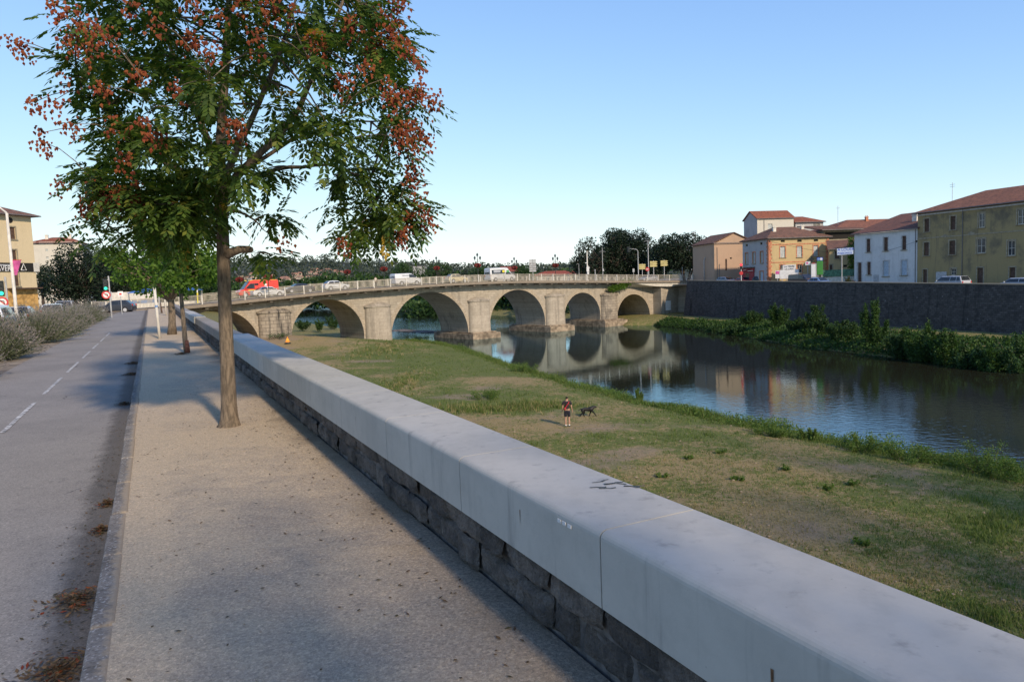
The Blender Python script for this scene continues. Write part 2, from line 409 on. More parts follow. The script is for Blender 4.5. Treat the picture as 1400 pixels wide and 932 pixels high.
def bark(name, c1, c2):
    t = NT(name); p = t.pos(); mp = t.node('ShaderNodeMapping'); mp.inputs['Scale'].default_value = (1, 1, .22); t.link(p, mp.inputs[0])
    n1 = t.noise(mp.outputs[0], 30, 5, .65); n2 = t.noise(p, 3, 4)
    col = t.mix(t.ramp(n1, .35, .65), c1, c2); col = t.mix(t.ramp(n2, .5, .75, 0, .35), col, (.30, .22, .15))
    return t.fin(col, .95, t.bump(n1, .9, .015), .1)
M['bark'] = bark('tree_bark', (.21, .165, .12), (.10, .08, .06)); M['barkdark'] = bark('dark_bark', (.10, .08, .065), (.05, .04, .035))
M['leaf'] = leafmat('golden_rain_leaf', [(.038, .074, .018), (.068, .124, .026), (.115, .18, .034), (.076, .128, .03), (.19, .21, .037)], .45)
M['pod'] = leafmat('rust_red_seed_pod', [(.16, .036, .020), (.27, .058, .026), (.32, .105, .034), (.20, .044, .022)], .3, .8)
M['yleaf'] = leafmat('yellow_leaf', [(.42, .28, .03), (.34, .2, .03)], .35)
M['leaf2'] = leafmat('young_lime_leaf', [(.045, .10, .014), (.10, .19, .025), (.16, .26, .04), (.065, .13, .02)], .45)
M['leafdark'] = leafmat('dark_evergreen_leaf', [(.008, .016, .009), (.014, .027, .013), (.022, .04, .018)], .12)
M['leafmid'] = leafmat('mid_green_leaf', [(.02, .045, .012), (.035, .075, .02), (.055, .10, .025)], .25)
M['leafbank'] = leafmat('bank_shrub_leaf', [(.02, .048, .012), (.04, .085, .018), (.075, .14, .028), (.03, .06, .018)], .3)
M['sage'] = leafmat('sage_stem', [(.15, .16, .105), (.21, .205, .155), (.12, .145, .075), (.08, .11, .045)], .2, .8)
M['sagebloom'] = leafmat('faded_lavender_bloom', [(.235, .20, .205), (.29, .25, .24), (.19, .165, .17)], .25, .8)
M['grassblade'] = leafmat('green_grass_blade', [(.07, .115, .022), (.11, .17, .033), (.15, .19, .05), (.18, .19, .065)], .3, .7)
M['drygrass'] = leafmat('dry_grass_blade', [(.34, .265, .13), (.27, .225, .10), (.40, .32, .165), (.22, .20, .08)], .25, .8)
M['litter'] = leafmat('dry_leaf_litter', [(.15, .085, .045), (.095, .06, .035), (.20, .125, .065), (.065, .05, .033), (.10, .085, .035)], .1, .9)

# ================================================================== LEAF HELPERS
def leafquad(mb, c, d, up, L, W, mi=0):
    """one leaf blade as a rhombic quad starting at c along d"""
    x = d.cross(up)
    if x.length < 1e-4: x = d.orthogonal()
    x.normalize(); o = len(mb.v)
    m_ = c+d*(L*.5)
    mb.v.extend((tuple(c), tuple(m_+x*(W*.5)), tuple(c+d*L), tuple(m_-x*(W*.5))))
    mb.f.append((o, o+1, o+2, o+3)); mb.mi.append(mi)
def rdir():
    while True:
        v = V((random.uniform(-1, 1), random.uniform(-1, 1), random.uniform(-1, 1)))
        if .05 < v.length < 1: return v.normalized()
def pinnate(mb, c, d, L, mi=0, n=5, lw=.045, ll=.10):
    """compound leaf: pairs of drooping leaflets along a rachis"""
    d = d.normalized(); side = d.cross(V((0, 0, 1)))
    if side.length < .05: side = V((1, 0, 0))
    side.normalize(); up = side.cross(d)
    for i in range(n):
        f = (i+.6)/n; q = c+d*(L*f)-V((0, 0, 1))*(L*.25*f*f)
        for sg in (-1, 1):
            dd = (side*sg*.85+d*.55-V((0, 0, .35))+rdir()*.22).normalized()
            leafquad(mb, q, dd, up+rdir()*.3, ll*random.uniform(.75, 1.2), lw*random.uniform(.8, 1.2), mi)
    leafquad(mb, c+d*L-V((0, 0, L*.25)), (d-V((0, 0, .4))).normalized(), up, ll, lw, mi)
def inpoly(x, y, poly):
    c = False; n = len(poly); j = n-1
    for i in range(n):
        xi, yi = poly[i]; xj, yj = poly[j]
        if (yi > y) != (yj > y) and x < (xj-xi)*(y-yi)/(yj-yi)+xi: c = not c
        j = i
    return c
def curve(a, b, sag=.0, n=6, wob=.04):
    L = (b-a).length; out = []
    w1 = rdir()*wob*L
    for i in range(n+1):
        f = i/n; p = a.lerp(b, f)
        p = p+w1*math.sin(math.pi*f)+V((0, 0, sag*L*math.sin(math.pi*f)))
        out.append(p)
    return out

def clump_tree(name, label, cat, base, trunk_h, trunk_r, clumps, leaf, leafL, per, group=None, barkm=None, limbs=True, round_=False, stems=1, lean=0.0, mats2=None):
    """trunk plus crown of leaf clumps; clumps = [(offset Vector, radius)]"""
    base = V(base); t = thing(name, label, cat, base, group=group)
    tr = MB(); top = V((lean, 0, trunk_h))
    for k in range(stems):
        off = V((random.uniform(-1, 1), random.uniform(-.5, .5), 0))*(trunk_r*3*(stems > 1))
        tpt = top+off*4
        pts = curve(off, tpt, 0, 5, .03); tr.tube(pts, [trunk_r*(1-.35*i/5)*(1.25 if i == 0 else 1) for i in range(6)], 8)
        if limbs:
            for c, r in clumps:
                if stems > 1 and random.random() > .6: continue
                a = pts[random.choice((3, 4, 5))]
                tr.tube(curve(a, c, .06, 4, .06), [trunk_r*.42, trunk_r*.34, trunk_r*.25, trunk_r*.17, trunk_r*.08], 5)
    tr.build('trunk', barkm or M['bark'], t, True)
    mb = MB()
    for c, r in clumps:
        rr = r if hasattr(r, '__len__') else (r, r, r)
        n = int(per*(rr[0]*rr[1]*rr[2])**(2/3)/leafL**2)
        for _ in range(n):
            d = rdir(); f = random.uniform(.45, 1.0)**.6
            q = c+V((d.x*rr[0], d.y*rr[1], d.z*rr[2]))*f
            dd = (d+rdir()*.9+V((0, 0, -.25))).normalized()
            leafquad(mb, q, dd, rdir(), leafL*random.uniform(.7, 1.3), leafL*(.75 if round_ else .5)*random.uniform(.8, 1.2), random.random() < .25 and mats2 is not None and 1 or 0)
    mb.build('crown', [leaf]+([mats2] if mats2 else []), t)
    return t
def ball_clumps(rx, ry, rz, cz, n, rmin, rmax, fill=.75):
    out = []
    for _ in range(n):
        d = rdir(); f = random.uniform(.3, 1)**.5*fill
        out.append((V((d.x*rx*f, d.y*ry*f, cz+d.z*rz*f)), random.uniform(rmin, rmax)))
    return out

# ================================================================== SETTING: left bank town level
def sheet(name, pts, m, sub=None):
    mb = MB(); mb.poly(pts); return struct(mb.build(name, m))
S0, S1 = -14, 103
# broad ground of the town side, one sheet up to the river wall and along the upstream edge
tg = [P(-60, 1.7, -.18), P(S1, 1.7, -.18), V((-56, 128, -.18)), V((-118, 215, -.18)), V((-240, 560, -.18)), V((-700, 1500, -.18)),
      V((-2500, 1500, -.18)), V((-2500, -60, -.18)), V((-80, -60, -.18))]
sheet('town_ground', tg, M['town'])
# cycle path
def strip(name, a0, a1, z, m, s0=S0, s1=S1, n=60, f=None):
    mb = MB()
    for i in range(n):
        sa, sb = s0+(s1-s0)*i/n, s0+(s1-s0)*(i+1)/n
        k0 = wall_a(sa) if f else 0; k1 = wall_a(sb) if f else 0
        mb.poly([P(sa, a0, z), P(sa, a1+k0, z), P(sb, a1+k1, z), P(sb, a0, z)])
    return struct(mb.build(name, m))
strip('cycle_path', -3.45, -.36, -.11, M['asphalt'])
strip('verge', -6.3, -3.45, -.14, M['soil'], s0=10)
strip('road', -13.2, -6.3, -.165, M['asphalt'], s0=6, s1=112)
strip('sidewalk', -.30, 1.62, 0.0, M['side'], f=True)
# dashed centre line: dashes worn thin
mb = MB()
s = -5.55
while s < 42:
    if s > 4:
        mb.poly([P(s, -1.985, -.104), P(s, -1.92, -.104), P(s+3.1, -1.92, -.104), P(s+3.1, -1.985, -.104)])
    s += 4.35
struct(mb.build('road_marking', M['roadmark']))
# kerb of separate stones
mb = MB(); s = -6.0
random.seed(3)
while s < S1:
    L = random.uniform(.85, 1.15) if s < 30 else 3.0
    c = P(s+L/2, -.342+random.uniform(-.006, .006), -.105+random.uniform(-.005, .005))
    mb.box(c, (.118, L-.012, .225), rz=TH+random.uniform(-.004, .004))
    s += L
struct(mb.build('kerb', M['curb'], bevel=.018))

# ------------------------------------------------------------------ parapet wall
WALL_LABEL = 'long low river parapet of rubble stone capped with smooth pale concrete coping'
wl_ = thing('parapet_wall', WALL_LABEL, 'wall', P(0, 1.8, 0))
wb = P(0, 1.8, 0)
random.seed(5)
mb = MB()
# core and river face
for i in range(40):
    sa, sb = -8+(S1+8)*i/40, -8+(S1+8)*(i+1)/40
    k = wall_a((sa+sb)/2)
    mb.box(P((sa+sb)/2, 1.82+k, -3.4), (.36, sb-sa+.05, 7.36), rz=TH)
mb.build('river_face', M['mortar'], wl_, sub=wb)
mb = MB()
s = -3.0
rows = [(.012, .185), (.195, .352)]
while s < 48:
    for z0, z1 in rows:
        ss = s+random.uniform(-.1, .1); end = s+1.2
        while ss < end:
            L = random.uniform(.17, .52); k = wall_a(ss)
            h = (z1-z0)*random.uniform(.88, 1.0); pr = random.uniform(-.02, .03)
            c = P(ss+L/2, 1.615+k-pr, (z0+z1)/2+random.uniform(-.008, .008))
            nu, nv = 11, 8; o = len(mb.v); hl, hh_ = (L-.012)/2, h/2; sd_ = random.uniform(0, 99); skew = random.uniform(-.07, .07)
            for jv in range(nv+1):
                for iu in range(nu+1):
                    u, v_ = -1+2*iu/nu, -1+2*jv/nv
                    edge = max(abs(u), abs(v_))**15
                    uu = u*hl*(1-.03*v_*v_)+skew*v_*hh_; vv = v_*hh_*(1-.03*u*u)
                    dep = -.008*(1-edge)+.022*edge
                    nn_ = noise.noise(V((u*1.3+sd_, v_*1.1, sd_)))*.016+noise.noise(V((u*3.3+sd_, v_*3.3, 3)))*.013
                    q_ = c+V((DX*uu+NX*(dep+nn_), DY*uu+NY*(dep+nn_), vv+nn_*.3)); mb.v.append(tuple(q_))
            for jv in range(nv):
                for iu in range(nu):
                    a_ = o+jv*(nu+1)+iu; mb.f.append((a_, a_+nu+1, a_+nu+2, a_+1)); mb.mi.append(0)
            ss += L
    s += 1.2
ob = mb.build('stone_base', M['rubble'], wl_, True, sub=wb)
mb = MB()
for i in range(12):
    sa = 48+(S1-48)*i/12; sb = 48+(S1-48)*(i+1)/12
    mb.box(P((sa+sb)/2, 1.615+wall_a((sa+sb)/2), .17), (.1, sb-sa, .36), rz=TH)
mb.build('stone_base', M['rubble'], wl_, sub=wb)
def coping(s0, s1, a0, a1, zt, zb, m, rad=.035):
    k0, k1 = wall_a(s0), wall_a(s1); prof = [(a0, zb), (a0, zt-rad)]
    for q in range(1, 5):
        th = math.pi/2*q/5; prof.append((a0+rad-rad*math.cos(th), zt-rad+rad*math.sin(th)))
    prof += [(a0+rad, zt), (a1-.02, zt), (a1, zt-.02), (a1, zb)]
    mb = MB(); n = len(prof)
    pts = [P(s0, a+k0, z) for a, z in prof]+[P(s1, a+k1, z) for a, z in prof]
    mb.add(pts, [(i, (i+1) % n, n+(i+1) % n, n+i) for i in range(n)]+[tuple(range(n))[::-1], tuple(range(n, 2*n))])
    return mb.build('coping', m, wl_, sub=wb)
s = 2.35-1.47*5; g = .004
while s < 18.4:
    coping(s+g, s+1.47-g if s+1.47 < 18 else 18.5, 1.55, 2.06, .685, .36, M['coping']); s += 1.47
s = 18.6
while s < S1-2:
    L = 2.05
    new = 33 < s < 46
    coping(s+g, min(s+L, S1)-g, 1.55 if new else 1.59, 2.04, .67 if new else .635, .36, M['coping'] if new else M['oldcoping'], .03 if new else .05); s += L
# marks on the coping: a dark scribble, rust runs, a small white sticker scrap
random.seed(8)
mb = MB(); c = atz(818, 663, .687)
for k in range(7):
    q = c+V((random.uniform(-.06, .14), random.uniform(-.05, .06), 0)); d = V((random.uniform(.4, 1), random.uniform(-.3, .5), 0)).normalized()
    pts = [q+d*(.03*i)+V((random.uniform(-.012, .012), random.uniform(-.012, .012), 0)) for i in range(4)]
    for i in range(3):
        nrm_ = V((-d.y, d.x, 0))*random.uniform(.003, .009)
        mb.poly([pts[i]-nrm_, pts[i]+nrm_, pts[i+1]+nrm_, pts[i+1]-nrm_])
mb.build('graffiti_mark', M['black'], wl_, sub=wb)
M['rust'] = plain('rust_stain', (.22, .12, .06), .9, .5, 20)
mb = MB()
for s_, z0, z1, w_ in ((1.45, .44, .54, .012), (3.05, .5, .58, .006), (6.2, .42, .56, .006)):
    mb.poly([P(s_, 1.5475, z1), P(s_+w_, 1.5475, z1), P(s_+w_*.8, 1.5475, z0), P(s_+.003, 1.5475, z0+.02)])
mb.build('rust_stain', M['rust'], wl_, sub=wb)
mb = MB()
for ds in (0, .045, .085):
    mb.box(P(2.58+ds, 1.5455, .637), (.004, .028, .016), rz=TH)
mb.build('paper_scrap', M['white'], wl_, sub=wb)

# ================================================================== RIVER AND BANKS
def polydist(x, y, line):
    """signed distance to polyline, positive on its left"""
    best = 1e9; sg = 1
    for i in range(len(line)-1):
        ax, ay = line[i]; bx, by = line[i+1]
        dx, dy = bx-ax, by-ay; L2 = dx*dx+dy*dy
        t = max(0, min(1, ((x-ax)*dx+(y-ay)*dy)/L2))
        qx, qy = ax+dx*t, ay+dy*t; d = math.hypot(x-qx, y-qy)
        if d < best-1e-6:
            best = d; sg = 1 if dx*(y-ay)-dy*(x-ax) > 0 else -1
    return best*sg
NEAR = [(60, -45), (43, -8), (29.3, 18), (22.1, 30.4), (20.1, 33.2), (16.2, 39.4), (10.6, 50.4), (6.2, 60.8), (.2, 78.5), (-6.0, 99), (-10.5, 109.5), (-15.5, 116),
        (-21, 122), (-25, 136), (-36, 160), (-52, 190), (-82, 222), (-118, 290), (-150, 400), (-200, 560), (-330, 900), (-600, 1500)]
FAR = [(100, 5), (75, 32), (60, 50), (47.6, 65.5), (41.4, 72.6), (36.7, 88.4), (34.6, 112), (33.2, 124), (28, 138.5), (22.5, 141.5), (21, 147), (12, 175), (-2, 203), (-30, 245), (-62, 335), (-112, 560), (-230, 900), (-500, 1500)]
FARR = FAR[::-1]
def zleft(x, y):
    d = polydist(x, y, NEAR)
    if d < 0: return WZ-.05+max(-1.2, d*.4)
    z = WZ-.05+.75*(1-math.exp(-d/1.3))+.75*(1-math.exp(-d/9))
    z += 1.75*math.exp(-(((x+36)/13)**2+((y-103)/9)**2)) * min(1, d/8)
    z += .35*math.exp(-(((x+22)/9)**2+((y-100)/7)**2))
    z += .10*noise.noise(V((x*.25, y*.25, 0)))+.05*noise.noise(V((x*.9, y*.9, 4)))
    return z
def zright(x, y):
    d = polydist(x, y, FARR)
    if d < 0: return WZ-.05+max(-1.2, d*.4)
    return WZ-.05+.9*(1-math.exp(-d/1.4))+1.0*(1-math.exp(-d/8))+.12*noise.noise(V((x*.2, y*.2, 7)))
def gr(x, y):   # how green the turf is, 0 bare or dry .. 1 lush
    n = noise.fractal(V((x*.11+3, y*.11, 0)), .9, 2.1, 4)*.9+.5*noise.noise(V((x*.5, y*.5, 2)))
    d = polydist(x, y, NEAR)
    v = .46+.75*n+.5*math.exp(-max(d, 0)/4.5)
    v -= .7*math.exp(-(((x+34)/9)**2+((y-100)/7)**2))
    for cx, cy, rx, ry, am in ((-3, 46, 2.6, 4.2, .35), (1.0, 47, 3.4, 2.0, .55), (9.5, 41, 6, 2.5, -.32), (12.5, 30, 7, 2.2, -.34), (-1.5, 62, 4, 3, -.3), (6, 26, 5, 4, -.15), (-14, 85, 6, 14, .35), (-7, 66, 4, 12, .25)    , (14, 21, 7, 7, -.36), (19, 24, 3, 4, .2)):
        v += am*math.exp(-(((x-cx)/rx)**2+((y-cy)/ry)**2))
    return max(0, min(1, v))
def bare(x, y):
    n = noise.fractal(V((x*.16, y*.22+9, 5)), .9, 2.1, 4)
    v = .20+.8*n
    for cx, cy, rx, ry, am in ((9.5, 41, 6, 2.2, .5), (13, 30, 7, 2.0, .3), (-1.5, 62, 4, 2.5, .6), (-35, 100, 10, 8, .9), (5, 33, 4, 2, .25), (9, 22, 4, 2, .2)):
        v += am*math.exp(-(((x-cx)/rx)**2+((y-cy)/ry)**2))
    d = polydist(x, y, NEAR)
    return max(0, min(1, v-.9*math.exp(-max(d, 0)/2.5)))
def bankmat():
    t = NT('river_bank_turf'); p = t.pos()
    at = t.node('ShaderNodeAttribute', attribute_name='turf'); s = t.node('ShaderNodeSeparateColor'); t.link(at.outputs['Color'], s.inputs[0])
    n1 = t.noise(p, 1.6, 6, .7); n2 = t.noise(p, 9, 5, .7); n3 = t.noise(p, 40, 3, .7)
    green = t.mix(t.ramp(n2, .3, .7), (.165, .18, .052), (.095, .118, .034))
    dry = t.mix(t.ramp(n2, .3, .7), (.34, .255, .125), (.23, .175, .08))
    soil = t.mix(t.ramp(n3, .3, .7), (.32, .24, .165), (.235, .175, .12))
    n4 = t.noise(p, 3.2, 6, .75); g = t.math('ADD', t.math('ADD', s.outputs[0], .08), t.math('MULTIPLY', t.math('SUBTRACT', n1, .5), 1.2)); g = t.math('ADD', g, t.math('MULTIPLY', t.math('SUBTRACT', n4, .5), 1.9))
    col = t.mix(t.ramp(g, .3, .7), dry, green)
    b = t.math('ADD', s.outputs[1], t.math('MULTIPLY', t.math('SUBTRACT', n1, .5), -1.1))
    b = t.math('ADD', b, t.math('MULTIPLY', t.math('SUBTRACT', n4, .5), 1.2))
    col = t.mix(t.ramp(b, .5, .95, 0, .7), col, soil)
    col = t.mix(t.ramp(n2, .5, .7, 0, .5), col, t.mix(1.0, col, (.5, .52, .45), 'MULTIPLY'))
    return t.fin(col, .97, t.bump(n2, .7, .06, t.bump(n3, .4, .02)), .08)
M['turf'] = bankmat()
def grid(name, xs, ys, zf, m, attr=True):
    nx, ny = len(xs), len(ys); vs = [(x, y, zf(x, y)) for y in ys for x in xs]
    fs = [(j*nx+i, j*nx+i+1, (j+1)*nx+i+1, (j+1)*nx+i) for j in range(ny-1) for i in range(nx-1)]
    keep = [f for f in fs if max(vs[i][2] for i in f) > WZ-.9]
    me = bpy.data.meshes.new(name); me.from_pydata(vs, [], keep); me.materials.append(m)
    me.polygons.foreach_set('use_smooth', [True]*len(me.polygons))
    ca = me.color_attributes.new('turf', 'FLOAT_COLOR', 'POINT')
    buf = []
    for x, y, z in vs:
        buf.extend((gr(x, y), bare(x, y), 0, 1) if attr else (.45, .25, 0, 1))
    ca.data.foreach_set('color', buf)
    o = bpy.data.objects.new(name, me); COL.objects.link(o); return struct(o)
def frange(a, b, st): return [a+i*st for i in range(int(round((b-a)/st))+1)]
grid('river_bank', frange(-53, 32, .5), frange(0, 131, .5), zleft, M['turf'])
grid('upstream_bank', frange(-300, -12, 4), frange(130.5, 560, 5), zleft, M['turf'], False)
grid('far_bank', frange(18, 96, 1.0), frange(20, 150, 1.0), zright, M['turf'], False)
grid('flood_meadow', frange(-150, 130, 4), frange(150, 620, 5), zright, M['turf'], False)
def watermat():
    t = NT('river_water'); p = t.pos()
    mp = t.node('ShaderNodeMapping'); mp.inputs['Rotation'].default_value = (0, 0, R(20)); mp.inputs['Scale'].default_value = (1.0, 1.8, 1); t.link(p, mp.inputs[0])
    n1 = t.noise(mp.outputs[0], 1.8, 3, .5); n2 = t.noise(mp.outputs[0], .35, 3, .5)
    big = t.noise(p, .06, 3, .5)
    y = t.dotv(p, (.30, -.95, 0))
    calm = t.ramp(y, -70, -12, .036, .13)
    up = t.ramp(y, -150, -125, .35, 0)
    st = t.math('MULTIPLY', t.math('ADD', calm, up), t.ramp(big, .35, .65, .55, 1.3))
    bn = t.node('ShaderNodeBump'); bn.inputs['Distance'].default_value = .12; t.link(n1, bn.inputs['Height']); t.link(st, bn.inputs['Strength'])
    b2 = t.node('ShaderNodeBump'); b2.inputs['Distance'].default_value = .25; b2.inputs['Strength'].default_value = .012; t.link(n2, b2.inputs['Height']); t.link(bn.outputs[0], b2.inputs['Normal'])
    fr = t.node('ShaderNodeFresnel'); fr.inputs['IOR'].default_value = 2.35; t.link(b2.outputs[0], fr.inputs['Normal'])
    gl = t.node('ShaderNodeBsdfGlossy'); gl.inputs['Roughness'].default_value = .02; gl.inputs['Color'].default_value = (.70, .89, 1.0, 1); t.link(b2.outputs[0], gl.inputs['Normal'])
    t.fin((.022, .021, .012), .6, None, .0)
    mx = t.node('ShaderNodeMixShader'); t.link(fr.outputs[0], mx.inputs[0]); t.link(t.b.outputs[0], mx.inputs[1]); t.link(gl.outputs[0], mx.inputs[2])
    t.link(mx.outputs[0], t.n['Material Output'].inputs[0])
    return t.m
M['water'] = watermat()
sheet('river', [V((-60, -60, WZ)), V((140, -60, WZ)), V((140, 60, WZ)), V((60, 150, WZ)), V((130, 620, WZ)), V((-700, 1500, WZ)), V((-900, 1500, WZ)), V((-330, 560, WZ)), V((-60, 150, WZ))], M['water'])
# right-bank street level behind the quay
Q0 = atY(943, 383, 143); Q1 = atY(1400, 388, 78)
qe = (Q1-Q0); qlen = math.hypot(qe.x, qe.y); qd = V((qe.x/qlen, qe.y/qlen, 0)); qn = V((-qd.y, qd.x, 0))   # qn points away from the river
def Q(t, off, z): return V((Q0.x+qd.x*t+qn.x*off, Q0.y+qd.y*t+qn.y*off, z))
def qz(t): return Q0.z+(Q1.z-Q0.z)*t/qlen
def street(t): return qz(t)-.95
mb = MB()
ts = [-60, -30, 0, 20, 40, qlen, 110, 150]
for i in range(len(ts)-1):
    a, b = ts[i], ts[i+1]
    mb.poly([Q(a, .4, street(a)), Q(b, .4, street(b)), Q(b, 140, street(b)), Q(a, 140, street(a))])
struct(mb.build('quay_street', M['town']))
mb = MB(); mb.poly([Q(-60, -12, -.7), Q(-60, 140, -.9), Q(-700, 500, -1), Q(-500, -60, -5)]); 
struct(mb.build('upper_ground', M['town']))
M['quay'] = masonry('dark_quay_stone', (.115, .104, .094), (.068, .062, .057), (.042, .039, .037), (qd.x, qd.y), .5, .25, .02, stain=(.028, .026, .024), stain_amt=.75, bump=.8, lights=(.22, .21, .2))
qw = thing('quay_wall', 'tall dark masonry quay wall rising from the far bank', 'wall', Q(0, 0, -7))
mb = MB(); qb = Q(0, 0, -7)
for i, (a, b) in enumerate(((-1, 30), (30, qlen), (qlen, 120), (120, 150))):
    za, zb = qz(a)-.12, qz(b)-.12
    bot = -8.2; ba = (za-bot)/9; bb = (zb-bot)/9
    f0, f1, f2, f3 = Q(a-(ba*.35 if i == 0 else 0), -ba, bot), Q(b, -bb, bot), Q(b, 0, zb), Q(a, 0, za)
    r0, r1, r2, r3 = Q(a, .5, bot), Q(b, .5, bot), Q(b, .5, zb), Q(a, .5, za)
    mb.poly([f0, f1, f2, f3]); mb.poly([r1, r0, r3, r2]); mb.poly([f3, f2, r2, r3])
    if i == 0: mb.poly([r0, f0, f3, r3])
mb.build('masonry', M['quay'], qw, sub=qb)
mb = MB()
for a, b in ((-1, 30), (30, qlen), (qlen, 120), (120, 150)):
    p0, p1, p2, p3 = Q(a, -.06, qz(a)-.117), Q(b, -.06, qz(b)-.117), Q(b, .56, qz(b)-.117), Q(a, .56, qz(a)-.117)
    up = V((0, 0, .12))
    mb.add([p0, p1, p2, p3, p0+up, p1+up, p2+up, p3+up], [(0, 3, 2, 1), (4, 5, 6, 7), (0, 1, 5, 4), (1, 2, 6, 5), (2, 3, 7, 6), (3, 0, 4, 7)])
mb.build('cap_stone', M['curb'], qw, sub=qb)

# ================================================================== BRIDGE
BN = (-.608, .795); BO = (-3.7+1.8*BN[0], 123.1+1.8*BN[1])
def B(t, off, z): return V((BO[0]+BE[0]*t+BN[0]*off, BO[1]+BE[1]*t+BN[1]*off, z))
_tt = np.array([-60, -47.4, -44, -36, -25.85, -11.7, -3, 6.5, 17, 30.6, 46, 55.7, 64]); _zz = np.array([-.1, .2, .45, .92, 1.44, 1.80, 1.90, 1.83, 1.55, 1.12, .66, .3, .0])
_fine = np.arange(-64, 68.01, .5); _fz = np.interp(_fine, _tt, _zz); _k = np.ones(17)/17
_fs = np.convolve(np.pad(_fz, 8, mode='edge'), _k, mode='valid')
def zdeck(t): return float(np.interp(t, _fine, _fs))
BW = 8.9
br = thing('stone_bridge', 'old stone road bridge with six round arches across the river', 'bridge', B(0, 0, WZ)); bb_ = B(0, 0, WZ)
ARCH = [(-50.3, -39.0, -.55), (-34.5, -22.9, .12), (-18.25, -3.35, .55), (1.25, 14.0, .22), (18.8, 28.45, -.95), (33.1, 43.1, -1.85)]
def intr(t):
    for a, b, c in ARCH:
        if a < t < b:
            h = (b-a)/2; x = (t-(a+b)/2)/h
            return c-h+h*math.sqrt(max(0, 1-x*x))
    return None
TS = set()
for a, b, c in ARCH:
    for i in range(33):
        TS.add(round((a+b)/2-(b-a)/2*math.cos(math.pi*i/32), 4))
for t in range(-54, 54, 3):
    if intr(t) is None: TS.add(float(t))
TS |= {-54.0, 52.5}
TS = sorted(TS)
BOT = -9.0
mb = MB()
edge_a = {round(a, 4) for a, b, c in ARCH}; edge_b = {round(b, 4) for a, b, c in ARCH}
def low(t0, t1):
    mid = (t0+t1)/2
    if intr(mid) is None: return BOT, BOT
    g0 = intr(t0); g1 = intr(t1)
    ar = [q for q in ARCH if q[0] < mid < q[1]][0]; spring = ar[2]-(ar[1]-ar[0])/2
    return (g0 if g0 is not None else spring), (g1 if g1 is not None else spring)
for i in range(len(TS)-1):
    t0, t1 = TS[i], TS[i+1]; l0, l1 = low(t0, t1); u0, u1 = zdeck(t0)-.42, zdeck(t1)-.42
    mb.poly([B(t0, 0, l0), B(t1, 0, l1), B(t1, 0, u1), B(t0, 0, u0)])
    mb.poly([B(t1, BW, l1), B(t0, BW, l0), B(t0, BW, u0), B(t1, BW, u1)])
    if l0 > BOT: mb.poly([B(t0, 0, l0), B(t0, BW, l0), B(t1, BW, l1), B(t1, 0, l1)])
for a, b, c in ARCH:
    sp_ = c-(b-a)/2
    for t in (a, b):
        mb.poly([B(t, 0, BOT), B(t, BW, BOT), B(t, BW, sp_), B(t, 0, sp_)])
mb.poly([B(52.5, 0, BOT), B(52.5, BW, BOT), B(52.5, BW, zdeck(52.5)-.42), B(52.5, 0, zdeck(52.5)-.42)])
mb.build('arch_wall', M['bridge'], br, sub=bb_)
M['ring'] = masonry('arch_ring_stone', (.43, .36, .27), (.37, .31, .23), (.24, .2, .15), BE, .6, .4, .02, stain_amt=.3, bump=.3)
for a, b, c in ARCH:
    mb = MB(); h = (b-a)/2; m_ = (a+b)/2; z0 = c-h; n = 32
    for i in range(n):
        t0, t1 = math.pi*i/n, math.pi*(i+1)/n
        q = [(m_-h*math.cos(t0), z0+h*math.sin(t0)), (m_-h*math.cos(t1), z0+h*math.sin(t1)), (m_-(h+.62)*math.cos(t1), z0+(h+.62)*math.sin(t1)), (m_-(h+.62)*math.cos(t0), z0+(h+.62)*math.sin(t0))]
        mb.poly([B(x, -.05, z) for x, z in q]); mb.poly([B(q[2][0], -.05, q[2][1]), B(q[2][0], 0.0, q[2][1]), B(q[3][0], 0, q[3][1]), B(q[3][0], -.05, q[3][1])])
        mb.poly([B(q[0][0], 0, q[0][1]), B(q[1][0], 0, q[1][1]), B(q[1][0], -.05, q[1][1]), B(q[0][0], -.05, q[0][1])])
    mb.build('arch_ring', M['ring'], br, sub=bb_)
